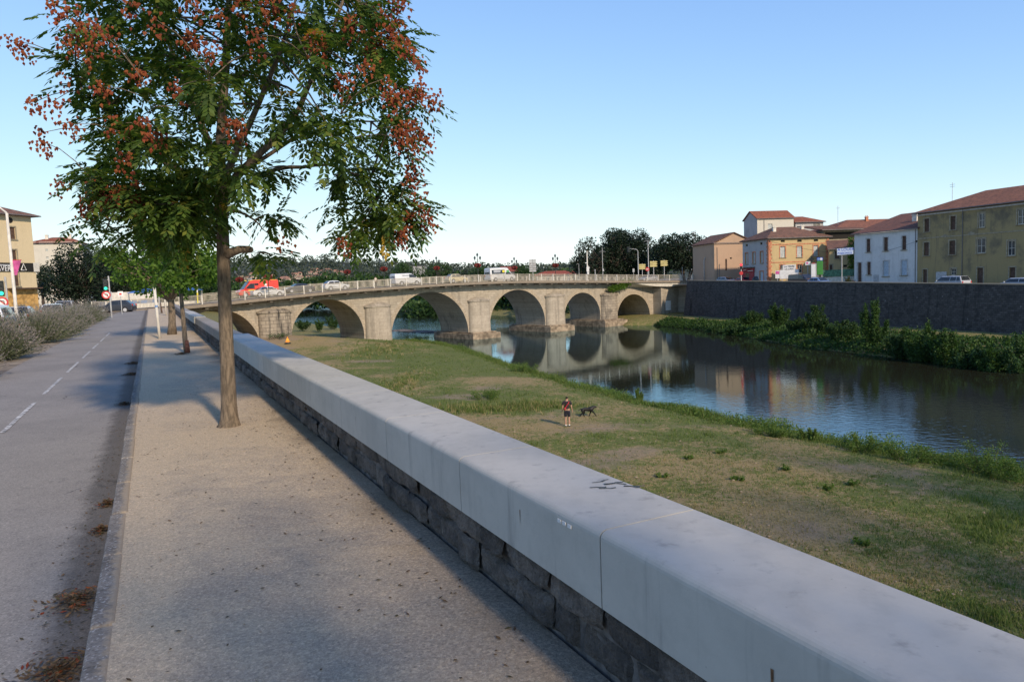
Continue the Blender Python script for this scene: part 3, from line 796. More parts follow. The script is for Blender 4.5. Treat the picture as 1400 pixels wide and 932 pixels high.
# piers: a flat pilaster with a low pedimented cap and a stone footing
def obox(t0, t1, o0, o1, z0, z1, mb, mi=0, tap=0.0):
    lo = [B(t0-tap, o0-tap, z0), B(t1+tap, o0-tap, z0), B(t1+tap, o1, z0), B(t0-tap, o1, z0)]; hi = [B(t0, o0, z1), B(t1, o0, z1), B(t1, o1, z1), B(t0, o1, z1)]
    mb.add(lo+hi, [(0, 3, 2, 1), (4, 5, 6, 7), (0, 1, 5, 4), (1, 2, 6, 5), (2, 3, 7, 6), (3, 0, 4, 7)], mi)
PIERS = [(-39.2, -34.3, -1.45, 'pierdark'), (-22.7, -18.15, -1.45, 'pier'), (-3.25, 1.2, -1.5, 'pier'), (14.1, 18.75, -1.4, 'pier'), (28.5, 33.05, -1.75, 'pierdark')]
for i, (t0, t1, zc, mm) in enumerate(PIERS):
    tm = (t0+t1)/2; hw = (t1-t0)/2-.12; pr_ = 1.25; N_ = 20
    def ringp(sc_, z): return [B(tm-hw*sc_*math.cos(math.pi*k/N_), -.004-pr_*sc_*math.sin(math.pi*k/N_)**.8, z) for k in range(N_+1)]
    def shell(levels, name, mat_, par, apex=None):
        mb = MB(); rs = [ringp(a_, z) for a_, z in levels]; n_ = N_+1
        mb.add([q for r in rs for q in r], [(i_*n_+k, i_*n_+k+1, (i_+1)*n_+k+1, (i_+1)*n_+k) for i_ in range(len(rs)-1) for k in range(N_)])
        if apex is not None:
            o = len(mb.v); mb.add(rs[-1]+[apex], [(k, k+1, n_) for k in range(N_)])
        return mb.build(name, mat_, par, sub=bb_, smooth=(name == 'pier'))
    p_ = shell([(1.07 if mm == 'pier' else 1.02, BOT), (1.0, zc)], 'pier', M[mm], br)
    shell([(1.0, zc), (1.09, zc+.02), (1.09, zc+.24)], 'pier_cap', M['bridge'] if mm == 'pier' else M['pierdark'], p_, B(tm, -.05, zc+1.0))
for t0, t1, zt in ((-3.9, 1.9, -6.95), (13.4, 19.4, -6.9), (27.6, 33.9, -6.75)):
    mb = MB(); obox(t0, t1, -2.2, BW+1.6, BOT, zt, mb, tap=.1)
    obox(t0+.3, t1-.5, -1.7, BW+1.2, zt, zt+.22, mb)
    mb.build('footing', M['footing'], br, sub=bb_, bevel=.06)
# deck slab with overhanging edge, road surface on it
def dstrip(name, o0, o1, zt, th, m, t0=-60, t1=60, par=br, flare=False):
    mb = MB(); n = 48
    for i in range(n):
        a, b = t0+(t1-t0)*i/n, t0+(t1-t0)*(i+1)/n
        fa = -max(0, a-33)**2*.010 if flare else 0; fb = -max(0, b-33)**2*.010 if flare else 0
        za, zb = zdeck(a)+zt, zdeck(b)+zt
        lo = [B(a, o0+fa, za-th), B(b, o0+fb, zb-th), B(b, o1, zb-th), B(a, o1, za-th)]; hi = [q+V((0, 0, th)) for q in lo]
        fs = [(0, 3, 2, 1), (4, 5, 6, 7), (0, 1, 5, 4), (2, 3, 7, 6)]
        if i == 0: fs.append((3, 0, 4, 7))
        if i == n-1: fs.append((1, 2, 6, 5))
        mb.add(lo+hi, fs)
    return mb.build(name, m, par, sub=bb_ if par is br else None)
dstrip('deck_slab', -1.9, BW+1.9, 0, .42, M['deck'], flare=True)
struct(dstrip('bridge_road', .1, BW-.1, .03, .03-.004, M['asphalt'], par=None))
# corbel beams beneath the overhang
t = -52
while t < 36:
    z = zdeck(t)-.42; mb = MB(); obox(t-.2, t+.2, -1.55, -.002, z-.28, z-.003, mb); mb.build('corbel', M['deck'], br, sub=bb_); t += 2.9
# curved soffit fascia and abutment at the far end
mb = MB(); n = 20
for i in range(n):
    a, b = 36+18*i/n, 36+18*(i+1)/n
    d = [-.5-1.2*math.sin(math.pi*min(1, (x-36)/24)) for x in (a, b)]
    za, zb = zdeck(a)-.42, zdeck(b)-.42
    mb.poly([B(a, -1.5-max(0, a-33)**2*.010, za-.8*math.sin(math.pi*(a-36)/18)-.02), B(b, -1.5-max(0, b-33)**2*.010, zb-.8*math.sin(math.pi*(b-36)/18)-.02), B(b, -1.65-max(0, b-33)**2*.010, zb), B(a, -1.65-max(0, a-33)**2*.010, za)])
    mb.poly([B(a, -1.5-max(0, a-33)**2*.010, za-.8*math.sin(math.pi*(a-36)/18)-.02), B(a, 0, za-.9), B(b, 0, zb-.9), B(b, -1.5-max(0, b-33)**2*.010, zb-.8*math.sin(math.pi*(b-36)/18)-.02)])
mb.build('soffit', M['offwhite'], br, sub=bb_)
mb = MB(); obox(44.2, 50, -2.2, -.004, BOT, zdeck(47)-1.4, mb); obox(50.0, 60, -7.5, BW, BOT, zdeck(55)-.45, mb, tap=.5)
mb.build('abutment', M['bridge'], br, sub=bb_)
mb = MB(); obox(33.0, 43.2, BW-.6, BW-.2, BOT, -1.7, mb); mb.build('blind_arch_wall', M['pierdark'], br, sub=bb_)
mb = MB(); obox(45.6, 47.2, -2.26, -2.2, -5.6, -3.6, mb); mb.build('pale_panel', M['white'], br, sub=bb_)
# left approach: solid ramp between promenade and first arch
mb = MB()
obox(-75, -54, -1.2, BW+1.9, -1, -.15, mb); obox(-60, -54, 0, BW, -9, -.2, mb)
mb.build('approach', M['bridge'], br, sub=bb_)
# railings
def railing(label, off, flare, t0, t1):
    r = thing('bridge_railing', label, 'railing', B(0, off, 1.9)); rb = B(0, off, 1.9)
    def oo(t): return off-(max(0, t-33)**2*.010 if flare else 0)
    n = int((t1-t0)/2.8); 
    for zz, nm, th in ((1.16, 'top_rail', .045), (.16, 'bottom_rail', .03)):
        mb = MB(); mb.tube([B(t0+(t1-t0)*i/n, oo(t0+(t1-t0)*i/n), zdeck(t0+(t1-t0)*i/n)+zz) for i in range(n+1)], th, 6); mb.build(nm, M['railpaint'], r, sub=rb)
    for i in range(n+1):
        t = t0+(t1-t0)*i/n; mb = MB(); z = zdeck(t); mb.box(B(t, oo(t), z+.6), (.13, .13, 1.26), rz=math.atan2(BE[1], BE[0]))
        mb.build('post', M['offwhite'], r, sub=rb)
    mb = MB(); t = t0; k = 0
    while t < t1:
        z = zdeck(t); mb.box(B(t, oo(t), z+.66), (.05, .03, 1.0), rz=math.atan2(BE[1], BE[0])); t += .16
    mb.build('balusters', M['railpaint'], r, sub=rb)
railing('cream railing along the near side of the bridge', -1.75, True, -58, 54)
railing('cream railing along the far side of the bridge', BW+1.75, False, -58, 58)

# ================================================================== VEHICLES
def vehicle(name, label, cat, loc, rz, paint, kind='hatch', group=None, extra=None):
    """local frame: x forward, z up, wheels on z=0"""
    t = thing(name, label, cat, loc, rz, group)
    if kind in ('hatch', 'sedan', 'estate', 'mpv'):
        L = {'hatch': 4.0, 'sedan': 4.6, 'estate': 4.6, 'mpv': 4.6}[kind]; h = L/2; W = .86
        roof = {'hatch': 1.48, 'sedan': 1.44, 'estate': 1.48, 'mpv': 1.68}[kind]; belt = .92 if kind != 'mpv' else 1.0
        xh = h-1.05 if kind != 'mpv' else h-.75; xr0 = xh-.75                         # bonnet end, roof front
        xr1 = {'hatch': -h+.75, 'sedan': -h+1.35, 'estate': -h+.45, 'mpv': -h+.4}[kind]
        xb = {'hatch': -h+.18, 'sedan': -h+.75, 'estate': -h+.15, 'mpv': -h+.12}[kind]
        secs = [(h, .38, .62, .66, .70), (h-.12, .26, .70, .76, .80), (h-.5, .2, .80, .84, W), (xh, .2, belt-.02, belt+.02, W), (xr0, .2, belt, roof-.03, W),
                ((xr0+xr1)/2, .2, belt, roof, W), (xr1, .2, belt, roof-.05, W), (xb, .2, belt, belt+.05, W), (-h+.06, .28, belt-.06, belt-.01, .82), (-h, .4, .7, .74, .76)]
        WR = .66; wx = (h-.82, -h+.85); wr = .31
    else:
        L = {'van': 4.9, 'minibus': 5.7, 'ambulance': 5.9}[kind]; h = L/2; W = .97
        roof = {'van': 1.95, 'minibus': 2.45, 'ambulance': 2.55}[kind]; belt = 1.2
        xh = h-.75; xr0 = xh-1.0; xr1 = -h+.12; xb = -h+.04
        secs = [(h, .4, .7, .78, .80), (h-.15, .3, .92, 1.0, .9), (xh, .26, belt-.08, belt, W), (xr0, .26, belt, roof-.06, W), (xr0-.5, .26, belt, roof, W), (0, .26, belt, roof, W),
                (xr1, .26, belt, roof-.03, W), (xb, .3, belt, roof-.1, W), (-h, .42, belt, roof-.2, .94)]
        WR = .86; wx = (h-.95, -h+1.15); wr = .34
    mb = MB(); rings = []
    for x, zb, zbelt, zr, w_ in secs:
        glass_ = zr-zbelt > .2; wt = WR if glass_ else w_*.93
        half = [(w_*.9, zb), (w_, zb+.14), (w_, zbelt), (wt+.02, zr-.06 if glass_ else zr-.02), (wt*.86, zr)]
        ring = [V((x, -y, z)) for y, z in half]+[V((x, y, z)) for y, z in half[::-1]]
        rings.append(ring)
    n = 10
    allv = [q for r in rings for q in r]; fs = []
    for i in range(len(rings)-1):
        for k in range(n):
            fs.append((i*n+k, i*n+(k+1) % n, (i+1)*n+(k+1) % n, (i+1)*n+k))
    fs.append(tuple(range(n))[::-1]); fs.append(tuple(range((len(rings)-1)*n, len(rings)*n)))
    mb.add(allv, fs); body = mb.build('body', paint, t, False, bevel=.05, bseg=2)
    # glass
    def sidey(z): 
        f = max(0, min(1, (z-belt)/(roof-.06-belt))); return W+(WR+.02-W)*f+.014
    def sidewin(x0, x1, x2, x3, z0, z1):
        for sg in (-1, 1):
            mb = MB(); pts = [(x0, z0), (x1, z0), (x2, z1), (x3, z1)]
            mb.poly([V((x, sg*sidey(z), z)) for x, z in (pts if sg > 0 else pts[::-1])]); mb.build('side_window', M['carglass'], t)
    z0, z1 = belt+.05, roof-.13
    if kind in ('hatch', 'sedan', 'estate', 'mpv'):
        mid = (xr0+xr1)/2
        sidewin(mid+.05, xh-.14, xr0-.04, mid+.05, z0, z1)
        if kind in ('estate', 'mpv'):
            sidewin(mid-.85, mid-.03, mid-.03, mid-.85, z0, z1); sidewin(xb+.18, mid-.93, mid-.93, xr1+.06, z0, z1)
        else:
            sidewin(xb+.28, mid-.03, mid-.03, xr1+.04, z0, z1)
        rear = True
    else:
        sidewin(xr0-.55, xh-.12, xr0+.02, xr0-.55, z0, roof-.55 if kind != 'van' else z1-.05)
        if kind == 'minibus':
            sidewin(-h+.35, xr0-.7, xr0-.7, -h+.35, belt+.12, roof-.4)
    # windscreen and rear window follow the slopes
    def slope(xa, za, xb_, zb_, wa, wb_, nm, mat_):
        d = V((xb_-xa, 0, zb_-za)).normalized(); nn = V((d.z, 0, -d.x))*.014
        if (xa < 0): nn = -nn if nn.x > 0 else nn
        elif nn.x < 0: nn = -nn
        mb = MB(); p = [V((xa, -wa, za))+nn, V((xa, wa, za))+nn, V((xb_, wb_, zb_))+nn, V((xb_, -wb_, zb_))+nn]
        mb.poly(p); mb.build(nm, mat_, t)
    slope(xh-.02, belt+.03, xr0+.03, roof-.05, W*.86, WR*.9, 'windscreen', M['carglass'])
    if kind in ('hatch', 'sedan', 'estate', 'mpv'): slope(xb+.03, belt+.08, xr1-.02, roof-.08, W*.84, WR*.88, 'rear_window', M['carglass'])
    else: slope(-h-.002, belt+.1, -h+.03, roof-.35, W*.78, W*.78, 'rear_window', M['carglass'])
    for x in wx:
        for sg in (-1, 1):
            mb = MB(); mb.lathe([(.02, -.11), (wr*.9, -.11), (wr, -.08), (wr, .08), (wr*.9, .11), (wr*.62, .11)], (x, sg*(W-.08), wr), 18, axis='Y')
            wh = mb.build('wheel', M['rubber'], t, True)
            mb = MB(); yy = .115*sg; mb.lathe([(0.01, yy*1.05), (wr*.3, yy*1.02), (wr*.66, yy)], (x, sg*(W-.08), wr), 14, axis='Y'); mb.build('rim', M['rim'], wh)
            mb = MB(); mb.lathe([(wr*1.02, sg*(W+.004)), (wr*1.18, sg*(W+.004))], (x, 0, wr), 18, axis='Y')
            mb.build('wheel_arch', M['rubber'], t)
    for sg in (-1, 1):
        mb = MB(); mb.box((h-.1, sg*(secs[1][4]-.14), .68 if W < .9 else .86), (.16, .3, .14)); mb.build('headlight', M['headlight'], t, bevel=.03)
        mb = MB(); mb.box((-h+.06, sg*(W-.17), .86 if W < .9 else 1.05), (.14, .16, .22 if W < .9 else .4)); mb.build('tail_light', M['taillight'], t, bevel=.02)
        mb = MB(); mb.box((xh-.28, sg*(W+.10), belt+.1), (.12, .18, .13)); mb.build('mirror', paint, t, bevel=.03)
    mb = MB(); mb.box((h-.02, 0, .42), (.1, 1.3, .16)); mb.build('bumper_grille', M['black'], t)
    for sg in (-1, 1):
        mb = MB(); mb.box(((xr0+xr1)/2, sg*(W+.004), .5), (.9 if W < .9 else 1.4, .012, .05)); mb.build('door_trim', M['black'], t)
    if extra: extra(t, h, W, roof, belt)
    return t
BANG = math.atan2(BE[1], BE[0])
def on_bridge(px, py, off):
    O = (BO[0]+BN[0]*off, BO[1]+BN[1]*off); t, z = onplane(px, py, O, BE)
    return B(t, off, zdeck(t)+.032)
def amb_extra(t, h, W, roof, belt):
    for sg in (-1, 1):
        mb = MB(); mb.box((-.5, sg*(W+.006), 1.02), (4.2, .01, .12)); mb.build('yellow_stripe', M['yel'], t)
        mb = MB(); mb.box((-1.0, sg*(W-.02), 1.75), (.35, .02, .35), mtx=Matrix.Rotation(sg*-.09, 3, 'X')); mb.build('white_emblem', M['white'], t)
        mb = MB(); mb.box((.35, sg*(W-.03), 1.86), (.55, .02, .3), mtx=Matrix.Rotation(sg*-.09, 3, 'X')); mb.build('side_window', M['carglass'], t)
        mb = MB(); mb.box((-.6, sg*(W*.86), roof-.08), (4.2, .06, .1)); mb.build('roof_trim', M['yel'], t)
    mb = MB(); mb.box((h-1.95, 0, roof+.06), (.3, 1.3, .14)); mb.build('light_bar', M['p_blue'], t, bevel=.03)
    mb = MB(); mb.box((h-.35, 0, .93), (.5, 1.5, .1), mtx=Matrix.Rotation(.3, 3, 'Y')); mb.build('white_bonnet', M['white'], t)
def bus_extra(t, h, W, roof, belt):
    for x, w_, m_ in ((-1.35, 1.5, M['p_silver']), (.1, .5, M['yel']), (.6, .35, M['white']), (1.05, .6, M['p_greenad'])):
        for sg in (-1, 1):
            mb = MB(); mb.box((x, sg*(W-.01), 1.72), (w_, .02, .5), mtx=Matrix.Rotation(sg*-.085, 3, 'X')); mb.build('side_advert', m_, t)
def van_extra(t, h, W, roof, belt):
    for sg in (-1, 1):
        mb = MB(); mb.box((.0, sg*(W+.007), 1.16), (1.6, .01, .02)); mb.build('side_groove', M['black'], t)
        mb = MB(); mb.box((-.5, sg*(W-.035), 1.5), (1.2, .012, .4), mtx=Matrix.Rotation(sg*-.14, 3, 'X')); mb.build('side_panel', M['p_silver'], t)
M['p_greenad'] = carpaint('green_advert', (.1, .35, .12))
G = 'vehicles crossing the bridge'
vehicle('ambulance', 'red rescue ambulance with yellow trim driving across the bridge', 'ambulance', on_bridge(352, 402, 6.3), BANG+math.pi, M['p_red'], 'ambulance', G, amb_extra)
vehicle('passing_car', 'white saloon car on the bridge directly in front of the red ambulance', 'car', on_bridge(366, 403, 2.4), BANG, M['p_white'], 'sedan', G)
vehicle('passing_car', 'dark saloon car on the bridge between the white saloon and the small white hatchback', 'car', on_bridge(409, 398, 6.3), BANG+math.pi, M['p_dark'], 'sedan', G)
vehicle('passing_car', 'small white hatchback on the bridge behind the dark saloon car', 'car', on_bridge(459, 396, 2.4), BANG, M['p_white'], 'hatch', G)
vehicle('delivery_van', 'plain white delivery van on the left half of the bridge', 'van', on_bridge(555, 388, 2.4), BANG, M['p_white'], 'van', G, van_extra)
vehicle('passing_car', 'low pale yellow car half hidden by the railing ahead of the white van', 'car', on_bridge(624, 387, 2.4), BANG, M['p_yellow'], 'hatch', G)
vehicle('minibus', 'tall white minibus with coloured adverts along its side on the bridge', 'minibus', on_bridge(684, 386, 2.4), BANG, M['p_white'], 'minibus', G, bus_extra)
vehicle('passing_car', 'white estate car at the right end of the bridge under the yellow signs', 'car', on_bridge(886, 381, 5.5), BANG+math.pi, M['p_silver'], 'estate', G)
# left road: cars behind the lavender
LG = 'cars on the road left of the cycle path'
RD = math.atan2(DY, DX)
for s_, a_, lab, pm, kd, nm, ct in ((46.5, -7.6, 'white estate car on the left road behind the nearest lavender', 'p_white', 'mpv', 'road_car', 'car'),
        (58, -7.9, 'silver blue car roof showing above the lavender on the left road', 'p_silver', 'hatch', 'road_car', 'car'),
        (72, -7.4, 'white hatchback on the left road behind the red and green shrub', 'p_white', 'hatch', 'road_car', 'car'),
        (84, -7.6, 'farthest pale car queueing on the left road before the dark tree', 'p_silver', 'mpv', 'road_car', 'car')):
    vehicle(nm, lab, ct, P(s_, a_, -.16), RD, M[pm], kd, LG)
# right quay street: parked vehicles, seen above the quay wall
def quay_spot(px, t_off):
    O = Q(0, t_off, 0); t, z = onplane(px, 380, (O.x, O.y), (qd.x, qd.y)); return Q(t, t_off, street(t)), t
QA = math.atan2(qd.y, qd.x)
QG = 'vehicles on the far quay'
for px, off, rz, lab, pm, kd, nm, ct in ((1300, 4.2, QA+math.pi, 'silver people carrier parked below the ochre building', 'p_silver', 'mpv', 'quay_car', 'car'),
        (1392, 4.4, QA+math.pi, 'light blue grey car parked at the right edge of the far quay', 'p_silver', 'estate', 'quay_car', 'car'),
        (1046, 5, QA+.3, 'dark green estate car before the grey shop wall', 'p_green', 'mpv', 'quay_car', 'car'),
        (993, 5, QA, 'light blue car on the quay beside the salmon house', 'p_silver', 'estate', 'quay_car', 'car'),
        (1018, 4.2, QA, 'crimson car beside the red traffic light on the quay', 'p_redcar', 'hatch', 'quay_car', 'car'),
        (1097, 5.2, QA, 'brown van parked right of the white billboard', 'p_brown', 'van', 'quay_van', 'van'),
        (1121, 3.4, QA, 'low blue car before the green pharmacy sign', 'p_blue', 'hatch', 'quay_car', 'car')):
    loc, _t = quay_spot(px, off); vehicle(nm, lab, ct, loc, rz, M[pm], kd, QG)

# ================================================================== STREET LAMPS WITH FLOWER BASKETS ON THE BRIDGE
M['lanternglass'] = plain('lantern_glass', (.12, .15, .17), .2)
M['geranium'] = leafmat('red_geranium', [(.28, .03, .035), (.36, .055, .05), (.20, .02, .025), (.05, .07, .02)], .2)
def lamp_proto():
    t = thing('bridge_lamp', 'x', 'street lamp', (0, 0, 0))
    mb = MB(); mb.lathe([(.13, 0), (.13, .25), (.075, .35), (.06, 1.0), (.05, 3.9), (.03, 4.25)], n=8); mb.build('pole', M['black'], t, True)
    for sg in (-1, 1):
        mb = MB(); mb.tube([V((0, 0, 3.45)), V((sg*.3, 0, 3.35)), V((sg*.55, 0, 3.5)), V((sg*.56, 0, 3.72))], .025, 6)
        mb.tube([V((0, 0, 3.75)), V((sg*.25, 0, 3.66)), V((sg*.4, 0, 3.45))], .016, 5); mb.build('arm', M['black'], t, True)
    for x, z in ((-.56, 3.72), (.56, 3.72), (0, 4.25)):
        mb = MB(); mb.lathe([(.06, z), (.12, z+.05), (.19, z+.36)], (x, 0, 0), 6); ln = mb.build('lantern', M['lanternglass'], t)
        mb = MB(); mb.lathe([(.23, z+.36), (.15, z+.5), (.05, z+.58), (.02, z+.7), (0, z+.72)], (x, 0, 0), 6); mb.build('lantern_cap', M['black'], ln)
    return t
def basket_proto():
    t = thing('flower_basket', 'x', 'flower basket', (0, 0, 0)); random.seed(21)
    mb = MB(); mb.lathe([(.1, -.25), (.4, 0), (.45, .03), (.4, .05)], n=10); mb.build('bowl', M['black'], t)
    mb = MB()
    for _ in range(420):
        d = rdir(); q = V((d.x*.5, d.y*.5, d.z*.28+.03)); leafquad(mb, q, (d+rdir()).normalized(), rdir(), .16, .15)
    mb.build('flowers', M['geranium'], t); return t
LP = lamp_proto(); BP = basket_proto(); first = True
for px, py, off, lab, bask in ((368, 404, -1.35, 'three headed black lamp on the near railing above the ambulance', 1), (526, 392, -1.35, 'three headed black lamp on the near railing left of the white van', 1),
        (654, 385, -1.35, 'three headed black lamp on the near railing left of the minibus', 1), (760, 384, -1.35, 'three headed black lamp on the near railing, rightmost on the bridge', 1),
        (329, 404, BW+1.3, 'three headed black lamp on the far railing, leftmost by the big trunk', 1), (476, 395, BW+1.3, 'three headed black lamp on the far railing just right of the small white hatchback', 1),
        (598, 388, BW+1.3, 'three headed black lamp on the far railing right of the white van', 1), (704, 384, BW+1.3, 'three headed black lamp on the far railing right of the minibus', 1)):
    L_ = LP if first else copy_tree(LP); B_ = BP if first else copy_tree(BP); first = False
    loc = on_bridge(px, py, off); L_.location = loc; L_.rotation_euler.z = BANG; L_['label'] = lab; L_['group'] = 'lamps along the bridge'
    B_.location = loc+V((0, 0, 2.75)); B_['label'] = 'round basket of red geraniums on the '+lab[19:] if False else 'red geranium basket on the lamp '+{368: 'above the ambulance', 526: 'left of the white van', 654: 'left of the minibus', 760: 'nearest the right end of the bridge', 329: 'beside the big trunk', 476: 'right of the small white hatchback', 598: 'right of the white van', 704: 'right of the minibus'}[px]
    B_['group'] = 'flower baskets along the bridge'

# ================================================================== BUILDINGS
M['wood'] = plain('brown_shutter', (.11, .065, .045), .75, .25, 4); M['greyshut'] = plain('pale_grey_shutter', (.44, .46, .44), .7, .15, 4); M['blueshut'] = plain('pale_blue_shutter', (.42, .50, .57), .7, .12, 4)
M['trimorange'] = plain('orange_brick_trim', (.50, .20, .11), .85, .25, 3); M['stonetrim'] = plain('stone_trim', (.33, .28, .19), .85, .2, 3)
M['plastertrim'] = plain('plaster_trim', (.52, .50, .47), .85, .15, 3)
M['darkvoid'] = plain('opening_shade_and_sign', (.02, .018, .016), .95)  # dark tone for shade inside openings and for the black sign band
M['gutter'] = plain('zinc_gutter', (.16, .15, .145), .6)
class Bld:
    def __init__(s, name, label, Oxy, e, L, D, z0, H, wall, group=None):
        s.O = Oxy; s.e = e; s.z0 = z0; s.L = L; s.D = D; s.H = H; s.wall = wall
        s.rz = math.atan2(e[1], e[0]); s.t = thing(name, label, 'building', (Oxy[0], Oxy[1], z0), s.rz, group)
        s.holes = []; s.side = []
    def px(s, x, y):
        t, z = onplane(x, y, s.O, s.e); return t, z-s.z0
    def hole(s, x0, x1, y0, y1, typ):           # in pixels of the photo, measured on the facade plane
        xm = (x0+x1)/2; ym = (y0+y1)/2
        a, _ = s.px(x0, ym); b, _ = s.px(x1, ym); _, zt = s.px(xm, y0); _, zb = s.px(xm, y1)
        s.holes.append((a, b, max(zb, .02), zt, typ))
    def build(s, sideholes=(), back=True, trim='stonetrim'):
        H, L, D = s.H, s.L, s.D
        def facade(hs, W, M4):
            xs = sorted({0.0, W, *[h[0] for h in hs], *[h[1] for h in hs]}); zs = sorted({0.0, H, *[h[2] for h in hs], *[h[3] for h in hs]})
            mb_.v; dp = .22
            for i in range(len(xs)-1):
                for j in range(len(zs)-1):
                    xm, zm = (xs[i]+xs[i+1])/2, (zs[j]+zs[j+1])/2
                    if any(h[0] < xm < h[1] and h[2] < zm < h[3] for h in hs): continue
                    mb_.poly([M4 @ V((xs[i], 0, zs[j])), M4 @ V((xs[i+1], 0, zs[j])), M4 @ V((xs[i+1], 0, zs[j+1])), M4 @ V((xs[i], 0, zs[j+1]))])
            for x0, x1, z0, z1, ty in hs:
                for a, b in (((x0, z0), (x0, z1)), ((x0, z1), (x1, z1)), ((x1, z1), (x1, z0)), ((x1, z0), (x0, z0))):
                    mb_.poly([M4 @ V((a[0], 0, a[1])), M4 @ V((b[0], 0, b[1])), M4 @ V((b[0], dp, b[1])), M4 @ V((a[0], dp, a[1]))])
        mb_ = MB()
        I = Matrix.Identity(4)
        facade(s.holes, L, I)
        ML = Matrix.Translation((0, D, 0)) @ Matrix.Rotation(R(-90), 4, 'Z')
        MR = Matrix.Translation((L, 0, 0)) @ Matrix.Rotation(R(90), 4, 'Z')
        facade(sideholes, D, ML); facade([], D, MR)
        mb_.poly([V((L, D, 0)), V((0, D, 0)), V((0, D, H)), V((L, D, H))]); mb_.poly([V((0, 0, H-.02)), V((L, 0, H-.02)), V((L, D, H-.02)), V((0, D, H-.02))])
        s.wallo = mb_.build('wall', s.wall, s.t)
        for hs, M4 in ((s.holes, I), (sideholes, ML)):
            for h in hs: s.window(h, M4, trim)
    def window(s, h, M4, trim):
        x0, x1, z0, z1, ty = h; xm, zm = (x0+x1)/2, (z0+z1)/2; w_, hh = x1-x0, z1-z0
        def bx(name, par, mat_, c, d, bv=0):
            mb = MB(); mb.box(c, d); mb.v = [tuple(M4 @ V(q)) for q in mb.v]; return mb.build(name, mat_, par, bevel=bv)
        door = ty == 'door'
        if ty == 'void':
            bx('shade_panel', s.t, M['darkvoid'], (xm, .19, zm), (w_-.004, .05, hh-.004)); return  # near-black panel stands in for the shade inside the hole
        pane = bx('door' if door else 'window', s.t, M['wood'] if door else (M['glass'] if ty in ('glass', 'open') else {'shut': M['wood'], 'grey': M['greyshut'], 'blue': M['blueshut']}[ty]), (xm, .17, zm), (w_-.004, .06, hh-.004))
        if ty in ('glass', 'open'):
            mb = MB()
            for c, d in (((xm, .13, zm), (.05, .03, hh-.02)), ((x0+.04, .13, zm), (.06, .03, hh-.02)), ((x1-.04, .13, zm), (.06, .03, hh-.02)), ((xm, .128, z1-.04), (w_-.02, .03, .06)), ((xm, .128, z0+.04), (w_-.02, .03, .06)), ((xm, .127, zm), (w_-.1, .03, .04))): mb.box(c, d)
            mb.v = [tuple(M4 @ V(q)) for q in mb.v]; mb.build('frame', M['offwhite'], pane)
        elif not door:
            mb = MB(); n = max(4, int(hh/.13))
            for k in range(n): mb.box((xm-w_*.25, .132, z0+(k+.5)*hh/n), (w_*.42, .02, hh/n*.55)); mb.box((xm+w_*.25, .132, z0+(k+.5)*hh/n), (w_*.42, .02, hh/n*.55))
            mb.v = [tuple(M4 @ V(q)) for q in mb.v]; mb.build('shutter_slats', {'shut': M['wood'], 'grey': M['greyshut'], 'blue': M['blueshut']}[ty], pane)
        if trim:
            tw = .16; mb = MB()
            mb.box((x0-tw/2, -.012, zm), (tw, .05, hh)); mb.box((x1+tw/2, -.012, zm), (tw, .05, hh)); mb.box((xm, -.014, z1+tw/2), (w_+2*tw, .054, tw))
            mb.v = [tuple(M4 @ V(q)) for q in mb.v]; mb.build('surround', M[trim], pane)
            if not door: bx('sill', pane, M['stonetrim'], (xm, -.06, z0-.06), (w_+.36, .22, .1))
    def roof(s, kind, rise, mat_, over=.45, ridge=None, th=.16, x0=None, x1=None, z=None):
        L, D = s.L, s.D; z = s.H if z is None else z; a, b = (-over if x0 is None else x0), (L+over if x1 is None else x1); f, k = -over, D+over
        mb = MB(); up = V((0, 0, th))
        if kind == 'hip':
            r0, r1 = ridge; ym = D/2
            bot = [V((a, f, z)), V((b, f, z)), V((b, k, z)), V((a, k, z))]; top = [q+up for q in bot]; R0, R1 = V((r0, ym, z+rise)), V((r1, ym, z+rise))
            mb.add(bot+top+[R0, R1], [(3, 2, 1, 0), (0, 1, 5, 4), (1, 2, 6, 5), (2, 3, 7, 6), (3, 0, 4, 7), (4, 5, 9, 8), (5, 6, 9), (6, 7, 8, 9), (7, 4, 8)])
        elif kind == 'gable':          # ridge along x
            ym = D/2; zr = z+rise
            pr = [(f, z), (ym, zr), (k, z), (k, z+th), (ym, zr+th), (f, z+th)]
            mb.add([V((a, y, zz)) for y, zz in pr]+[V((b, y, zz)) for y, zz in pr], [(i, (i+1) % 6, 6+(i+1) % 6, 6+i) for i in range(6)]+[(0, 5, 4, 1), (1, 4, 3, 2), (6, 7, 10, 11), (7, 8, 9, 10)])
            g = MB()
            for x in (0.0, L): g.poly([V((x, 0, z-.02)), V((x, D, z-.02)), V((x, ym, zr-.05))])
            g.build('gable', s.wall, s.t)
        elif kind == 'gabley':         # ridge along y
            xm = L/2 if ridge is None else ridge; zr = z+rise
            pr = [(a, z), (xm, zr), (b, z), (b, z+th), (xm, zr+th), (a, z+th)]
            mb.add([V((x, f, zz)) for x, zz in pr]+[V((x, k, zz)) for x, zz in pr], [(i, (i+1) % 6, 6+(i+1) % 6, 6+i) for i in range(6)]+[(0, 5, 4, 1), (1, 4, 3, 2), (6, 7, 10, 11), (7, 8, 9, 10)])
            g = MB(); 
            for y in (0.0, D): g.poly([V((0, y, z-.02)), V((L, y, z-.02)), V((xm, y, zr-.05))])
            g.build('gable', s.wall, s.t)
        elif kind == 'shed':
            pr = [(f, z), (k, z+rise), (k, z+rise+th), (f, z+th)]
            mb.add([V((a, y, zz)) for y, zz in pr]+[V((b, y, zz)) for y, zz in pr], [(0, 1, 5, 4), (1, 2, 6, 5), (2, 3, 7, 6), (3, 0, 4, 7), (0, 3, 2, 1), (4, 5, 6, 7)])
